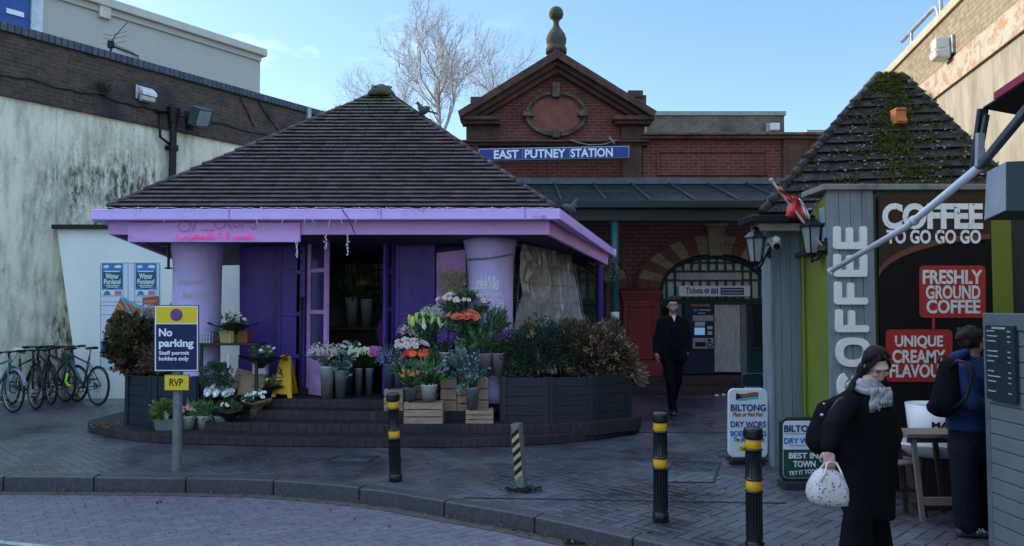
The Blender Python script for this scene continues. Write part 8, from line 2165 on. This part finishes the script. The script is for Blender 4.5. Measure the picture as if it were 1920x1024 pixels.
m.limb(P(1808, 694, 5.58), .07, P(1822, 755, 5.53), .065); m.limb(P(1822, 755, 5.53), .065, P(1852, 766, 5.58), .05); m.limb(P(1832, 694, 5.93), .07, P(1847, 755, 5.98), .065); m.limb(P(1847, 755, 5.98), .065, P(1866, 766, 5.95), .05)
for k in range(20): q = P(r.uniform(1785, 1850), r.uniform(700, 795), 5.6); m.ell(q, (.07, .02, .012), rotm(0, 0, r.uniform(-.6, .6)))
m.build('jacket', M_JACK, t, remesh=.011, smooth=2)
m = MB(); hd = P(1802, 672, YC + .03); m.ell(hd, (.09, .10, .06)); m.limb(P(1797, 668, YC - .05), .045, P(1812, 660, YC - .09), .03); m.build('hood', M_JACK, t, remesh=.01, smooth=2)
M_JEAN = mat('dark jeans', (.005, .0075, .016), .85, spec=.15, var=.35, scale=7, bump=.4, bscale=16)
m = MB(); m.loft([ring(P(1821, 795, YC), 38 / FPX * YC, .14), ring(P(1819, 840, YC), 38 / FPX * YC, .15), ring(P(1820, 862, YC), 36 / FPX * YC, .14)])
for a, b, c in (((1808, 850, 5.66), (1808, 915, 5.66), (1812, 980, 5.68)), ((1832, 850, 5.84), (1832, 915, 5.84), (1838, 972, 5.86))): m.limb(P(*a), .10, P(*b), .085); m.limb(P(*b), .085, P(*c), .085)
m.build('jeans', M_JEAN, t, remesh=.011, smooth=2)
m = MB(); q = P(1812, 985, 5.68); q.z = .09; shoe(m, q, (1, -.12), 1.0); q2 = P(1838, 978, 5.86); q2.z = .09; shoe(m, q2, (1, .1), 1.0); m.build('shoes', mat('grey trainers', (.05, .055, .06), .5), t)
m = MB()
for k in range(3): m.bar(V((q.x + .06 + .025 * k, q.y - .047, .03)), V((q.x + .04 + .025 * k, q.y - .043, .07)), .006, .012)
m.build('shoe_stripe', M_BW, t)
t = thing('backpack', P(1775, 780, 5.6), 'black backpack with a carry loop on the person in blue', 'backpack')
m = MB(); m.limb(P(1780, 690, 5.62), .075, P(1772, 755, 5.6), .10); m.limb(P(1776, 700, 5.78), .07, P(1770, 750, 5.78), .09); m.ell(P(1764, 765, 5.66), (.085, .14, .07)); m.build('pack', M_COAT, t, remesh=.011, smooth=2)
m = MB(); m.tube([P(1782, 690, 5.55), P(1796, 676, 5.5), P(1812, 680, 5.45), P(1822, 705, 5.44), P(1812, 745, 5.45), P(1790, 765, 5.5)], .013, 6); m.tube([P(1760, 680, 5.7), P(1764, 667, 5.7), P(1777, 672, 5.7), P(1783, 684, 5.7)], .008, 5); m.build('strap', M_BLACKPL, t)

# ------------------------------------------------------------------ cup, table, stools
M_WOODT = mat('worn table wood', (.17, .13, .10), .6, var=.35, scale=4, stretch=(1, 5, 1), bump=.2)
YT2 = 6.1; tz = zat(815, YT2)
t = thing('cafe_table', (P(1745, 970, YT2).x, YT2 + .15, 0), 'small folding wooden table with dark legs in front of the big cup', 'table')
a, b = P(1695, 812, YT2), P(1800, 812, YT2)
m = MB()
for i in range(3): m.bx(a.x, YT2 - .05 + i * .105, tz - .02, b.x + .05, YT2 + .05 + i * .105, tz + .012)
m.build('tabletop', M_WOODT, t, bevel=.004)
m = MB(); m.bx(a.x + .02, YT2 - .03, tz - .06, b.x, YT2 - .0, tz - .021); m.bx(a.x + .02, YT2 + .22, tz - .06, b.x, YT2 + .25, tz - .021); m.build('apron', M_DARKW, t)
for x0_, x1_, y in ((a.x + .06, a.x + .12, YT2 - .025), (b.x - .08, b.x - .02, YT2 - .025), (a.x + .06, a.x + .12, YT2 + .23), (b.x - .08, b.x - .02, YT2 + .23)):
    m = MB(); m.bar((x0_, y, tz - .03), (x1_, y, 0), .035, .03); m.build('leg', M_WOODT if y < YT2 and x0_ < a.x + .1 else M_DARKW, t)
m = MB(); m.bx(a.x + .12, YT2 - .04, .13, b.x - .03, YT2 - .01, .19); m.build('stretcher', M_WOODT, t)
M_CER = mat('cup white', (.72, .73, .73), .35, var=.05)
YCU = 6.62
t = thing('giant_cup', P(1752, 850, YCU), 'giant white coffee cup and saucer with dark lettering behind the folding table', 'cup display')
cc = P(1750, 838, YCU); k = YCU / FPX; ztop = zat(757, YCU)
m = MB(); r1 = 46 * k; m.lathe([(.001, cc.z - .0), (r1 * .62, cc.z), (r1 * .70, cc.z + .02), (r1 * .9, cc.z + (ztop - cc.z) * .4), (r1, ztop), (r1 * .93, ztop), (r1 * .84, cc.z + (ztop - cc.z) * .5), (.001, cc.z + .1)], (cc.x, YCU, 0), 36); cup_ = m.build('cup', M_CER, t)
m = MB(); m.lathe([(.001, ztop - .035), (r1 * .92, ztop - .034)], (cc.x, YCU, 0), 30); m.build('coffee', mat('coffee', (.012, .006, .004), .2), t)
m = MB(); rs = 66 * k; m.lathe([(rs * .5, cc.z - .07), (rs * .62, cc.z - .065), (rs, cc.z + .035), (rs * 1.01, cc.z + .05), (rs * .97, cc.z + .05), (rs * .6, cc.z - .02), (.001, cc.z - .012)], (cc.x - .02, YCU, 0), 40); m.build('saucer', M_CER, t)
z0, z1 = zat(803, YCU - .2), zat(791, YCU - .2)
m = MB(); txt(m, "MAX'S", (0, 0, 0), (1, 0, 0), (0, 0, 1), bold=.03, warp=lambda a_, b_: V((cc.x + r1 * .955 * math.sin(-.55 + 1.25 * a_), YCU - r1 * .955 * math.cos(-.55 + 1.25 * a_) - .002, z0 + (z1 - z0) * b_)))
for s_, sc2 in ((-.0, 1), (.14, .8)):
    pts = [V((cc.x + r1 * .985 * math.sin(.1 + s_ + .1 * math.cos(a_)), YCU - r1 * .985 * math.cos(.1 + s_ + .1 * math.cos(a_)) - .003, zat(779, YCU - .2) + .03 * math.sin(a_) * sc2 + .02 * math.cos(a_))) for a_ in [6.2832 * q_ / 14 for q_ in range(14)]]
    m.add(pts, [tuple(range(14))])
m.build('lettering', M_BLACKPL, cup_)
tt = thing('display_plinth', (cc.x, YCU, 0), 'dark plinth holding up the giant cup', 'plinth')
m = MB(); m.bx(cc.x - .2, YCU - .16, 0, cc.x + .2, YCU + .2, cc.z - .075); m.bx(cc.x - .24, YCU - .2, 0, cc.x + .24, YCU + .24, .06); m.build('box', M_DARKW, tt, bevel=.01)
def stool(px, py, Y, label, h):
    c = P(px, py, Y); t = thing('stool', (c.x, Y, 0), label, 'stool'); m = MB(); m.lathe([(.001, h - .03), (.15, h - .03), (.16, h - .015), (.155, h), (.001, h)], (c.x, Y, 0), 24); m.build('seat', M_WOODT, t)
    for sx in (-1, 1):
        for sy in (-1, 1): m = MB(); m.bar((c.x + sx * .09, Y + sy * .09, h - .03), (c.x + sx * .15, Y + sy * .15, 0), .028, .028); m.build('leg', M_BLACKPL, t)
    m = MB(); zz = .18
    for sx in (-1, 1): m.bar((c.x + sx * .132, Y - .132, zz), (c.x + sx * .132, Y + .132, zz), .018, .018); m.bar((c.x - .132, Y + sx * .132, zz + .03), (c.x + .132, Y + sx * .132, zz + .03), .018, .018)
    m.build('rung', M_BLACKPL, t)
stool(1681, 868, 6.35, 'dark stool with a round wooden seat between the woman and the folding table', .44)

# ------------------------------------------------------------------ stall at the edge
YS2 = 5.2; XS = P(1858, 700, 5.3).x
SK = thing('market_stall', (XS + .8, 4.4, 0), 'grey boarded market stall with a counter and an awning', 'stall')
zc = 1.655
m = MB(); n2 = 15
for i in range(n2): m.bx(XS, 4.95, i * zc * .93 / n2 + .004, XS + .025, 5.32, (i + 1) * zc * .93 / n2 - .004)
m.bx(XS + .012, 4.96, 0, XS + .024, 5.31, zc * .93)
m.build('side_boards', mat('stall grey boards', (.135, .16, .18), .6, var=.12, dirt=(.13, .15, .165), dirtscale=3), SK, bevel=.003)
m = MB(); m.bx(XS - .01, 4.86, zc * .93, XS + .05, 5.34, zc); m.bx(XS + .0, 4.80, 0, XS + .09, 4.94, zc); m.bx(XS + .0, 5.325, 0, XS + .06, 5.38, zc); m.bx(XS + .05, 3.4, zc - .06, XS + .9, 4.9, zc - .01); m.bx(XS + .03, 4.9, zc * .935, XS + 1.6, 5.33, zc - .012); m.build('frame', mat('stall frame grey', (.10, .125, .145), .55), SK, bevel=.006)
m = MB(); m.bx(XS + .1, 3.6, 0, XS + 1.8, 4.85, zc - .07); m.build('counter_front', mat('dark stall panel', (.012, .02, .03), .4), SK)
m = MB(); m.bx(XS + .7, 3.6, zc - .01, XS + .75, 4.9, 3.0); m.bx(XS + .2, 4.84, zc, XS + .26, 4.9, 2.5); m.build('rear_panel', mat('dark interior', (.02, .018, .016), .7), SK)
m = MB(); q0, q1 = P(1905, 590, 4.7), P(1925, 760, 4.7)
t = thing('price_board', V((XS - .02, 5.12, 1.05)), 'black menu board with white lines hung on the stall boards', 'menu board')
m = MB(); m.bx(XS - .035, 5.0, zat(752, 5.15), XS - .003, 5.30, zat(610, 5.15)); m.build('panel', mat('board slate', (.018, .028, .035), .45), t, bevel=.004)
m = MB(); r = random.Random(3); za, zb2 = zat(744, 5.15), zat(620, 5.15)
for i in range(13):
    z = zb2 - (zb2 - za) * i / 13; 
    if i % 4 == 3: continue
    l_ = r.uniform(.06, .14); m.bx(XS - .038, 5.27 - l_, z - .008, XS - .034, 5.275, z); m.bx(XS - .038, 5.03, z - .008, XS - .034, 5.06, z)
m.bx(XS - .038, 5.08, zb2 + .01, XS - .034, 5.22, zb2 + .024)
m.build('lettering', mat('menu chalk', (.34, .36, .38), .6), t)
# awning, arms, heater box
m = MB(); A0, A1, A2_, A3 = P(1843, 204, 4.9), P(1936, 148, 4.1), P(2060, 330, 3.6), P(1990, 420, 4.6)
A2_ = V((XS + 1.6, 3.6, 2.75)); A3 = V((XS + 1.5, 5.0, 2.7))
m.prism([A0, A1, A2_, A3], (0, 0, .012)); aw = m.build('awning', mat('awning black cloth', (.012, .010, .012), .8), SK)
m = MB(); m.bar(P(1872, 186, 4.62) + V((0, 0, .02)), A1 + V((0, 0, .03)), .05, .045); m.build('red_edge', mat('awning red', (.28, .02, .05), .7), aw)
m = MB(); m.bar(A0 + V((0, 0, .0)), P(1826, 330, 4.98), .06, .035); m.bar(P(1850, 215, 4.86), P(1832, 312, 4.9), .03, .03); m.build('front_rail', mat('rail dark steel', (.035, .045, .055), .35, .5), SK, bevel=.004)
m = MB(); m.bar(P(1838, 250, 4.8), P(1836, 314, 4.8), .05, .03); m.build('hinge_plate', mat('grey hinge', (.3, .34, .38), .4, .4), SK, bevel=.006)
M_TUBEW = mat('pale grey tube', (.50, .53, .57), .35, .1, var=.1)
m = MB(); pa, pm, pb2 = P(1560, 507, 6.3), P(1700, 425, 5.5), P(1838, 312, 4.82); m.tube([pa, pm, pb2], .021, 12, r2=.028); m.cyl(pa + (pa - pm).normalized() * .02, pa, .03, n=12); m.tube([pm.lerp(pb2, .1), pm.lerp(pb2, .13)], .036, 12); m.ell(pa + V((-.004, 0, -.025)), .016, n=8, k=5)
m.build('awning_arm', M_TUBEW, SK)
m = MB(); m.bar(pb2, P(1938, 190, 4.0), .04, .05); m.build('awning_arm', mat('arm grey', (.08, .1, .12), .4, .3), SK, bevel=.008)
m = MB(); c0, c1 = P(1846, 305, 4.75), P(1846, 412, 4.75); x0_ = P(1846, 350, 4.75).x
m.prism([P(1850, 322, 4.75), P(1886, 303, 4.45), P(1886, 395, 4.45), P(1845, 413, 4.75)], (.03, .01, 0)); m.build('heater_side', mat('pale panel', (.26, .32, .36), .5), SK, bevel=.004)
m = MB(); m.prism([P(1887, 303, 4.44), P(1960, 300, 4.3), P(1960, 396, 4.3), P(1887, 396, 4.44)], (.13, .22, 0)); m.prism([P(1846, 413.5, 4.75), P(1886, 396, 4.45), P(1960, 397, 4.3), P(1960, 412, 4.6)], (0, 0, .01)); m.build('heater_box', mat('teal black box', (.012, .03, .032), .45), SK, bevel=.004)
m = MB(); m.bx(XS + .55, 4.9, zc, XS + .62, 4.97, 2.9); m.bx(XS + 1.5, 3.6, 0, XS + 1.56, 3.7, 2.75); m.build('post', mat('stall frame grey', (.10, .125, .145), .55), SK)

# ------------------------------------------------------------------ litter and fallen leaves
M_LEAFB = mat('fallen leaf', (.12, .07, .03), .8, col2=(.2, .12, .05), island=.6)
m = MB(); r = random.Random(17)
for k in range(520):
    px, py = r.uniform(0, 1500), r.uniform(785, 1010); q = G(px, py)
    if q.y > 9.0 - .0 and -6 < q.x < 1.9: continue
    rd = False
    for (ax, ay), (bx2, by) in zip(kp[:-1], kp[1:]):
        if ax <= q.x < bx2: rd = q.y < ay + (by - ay) * (q.x - ax) / (bx2 - ax) + .2
    if rd: q = G(px, py, -.133); 
    if r.random() < .5: continue
    s_ = r.uniform(.008, .028); q.z += .008; leaf(m, q, V((r.uniform(-1, 1), r.uniform(-1, 1), r.uniform(0, .25))), s_, s_ * 1.5, r)
for k in range(200):
    i = r.randrange(4, len(kp) - 4); f = r.random(); a, b = V(kp[i]), V(kp[i + 1]); q2 = a.lerp(b, f); q = V((q2.x, q2.y - r.uniform(.01, .14) , -.128)); s_ = r.uniform(.01, .03); leaf(m, q, rv(r) * .5 + V((0, 0, .2)), s_, s_ * 1.6, r)
for (cx, cy, n, zz) in ((1140, 806, 70, 0), (1185, 790, 40, 0), (196, 800, 60, RZ)):
    for k in range(n): q = G(cx + r.gauss(0, 14), cy + r.gauss(0, 3), zz); q.z += .01; leaf(m, q, rv(r) + V((0, 0, .4)), .025, .04, r)
o = m.build('fallen_leaves', M_LEAFB, origin=(0, 0, 0)); tag(o, 'scattered small dead leaves and crumbs on the pavers and along the kerb', 'leaves', kind='stuff')
def litter(px, py, z, label, matl, s_, n=5, seed=1, name='dead_leaf'):
    q = G(px, py, z); r = random.Random(seed); m = MB(); g_ = []
    for j in range(n):
        for i in range(n): g_.append(q + V(((i / (n - 1) - .5) * s_ * 1.5 * (1 - .5 * abs(j / (n - 1) - .5)), (j / (n - 1) - .5) * s_, .012 + s_ * .45 * abs(noise.noise(V((i * .6 + seed, j * .6, 2)))) + .2 * s_ * abs(i / (n - 1) - .5))))
    m.add(g_, [(j * n + i, j * n + i + 1, (j + 1) * n + i + 1, (j + 1) * n + i) for j in range(n - 1) for i in range(n - 1)], 0, True); o = m.build(name, matl); tag(o, label, 'litter'); return o
litter(1062, 1001, -.132, 'curled brown leaf in the gutter beside the drain grate, darker one', M_LEAFB, .09, seed=2)
litter(1084, 998, -.132, 'pale curled leaf in the gutter nearest to the drain grate', mat('pale leaf', (.30, .2, .11), .8), .08, seed=5)
litter(962, 981, -.132, 'flat tan leaf in the gutter below the striped post', mat('tan leaf', (.30, .22, .13), .8), .07, seed=8)
m = MB(); c = G(357, 914, -.13); r = random.Random(6)
for k in range(60): q = c + V((r.gauss(0, .16), r.gauss(0, .05), .01)); leaf(m, q, rv(r) + V((0, 0, .5)), .03, .08, r)
tag(m.build('green_clippings', M_MIDGREEN), 'green flower clippings dropped in the gutter before the no parking sign', 'clippings')
o = litter(20, 910, -.132, 'scrap of white paper in the gutter at the road edge', M_BW, .05, seed=3, name='paper_scrap')
for i, (x, y) in enumerate(((1344, 744), (1357, 743))):
    q = G(x, y); m = MB(); m.ell(q + V((0, 0, .025)), (.045, .035, .022), n=9, k=5); tag(m.build('paper_scrap', M_BW), ('white paper scrap on the paving nearer to the walking man', 'white paper scrap on the paving nearer to the coffee kiosk')[i], 'litter')
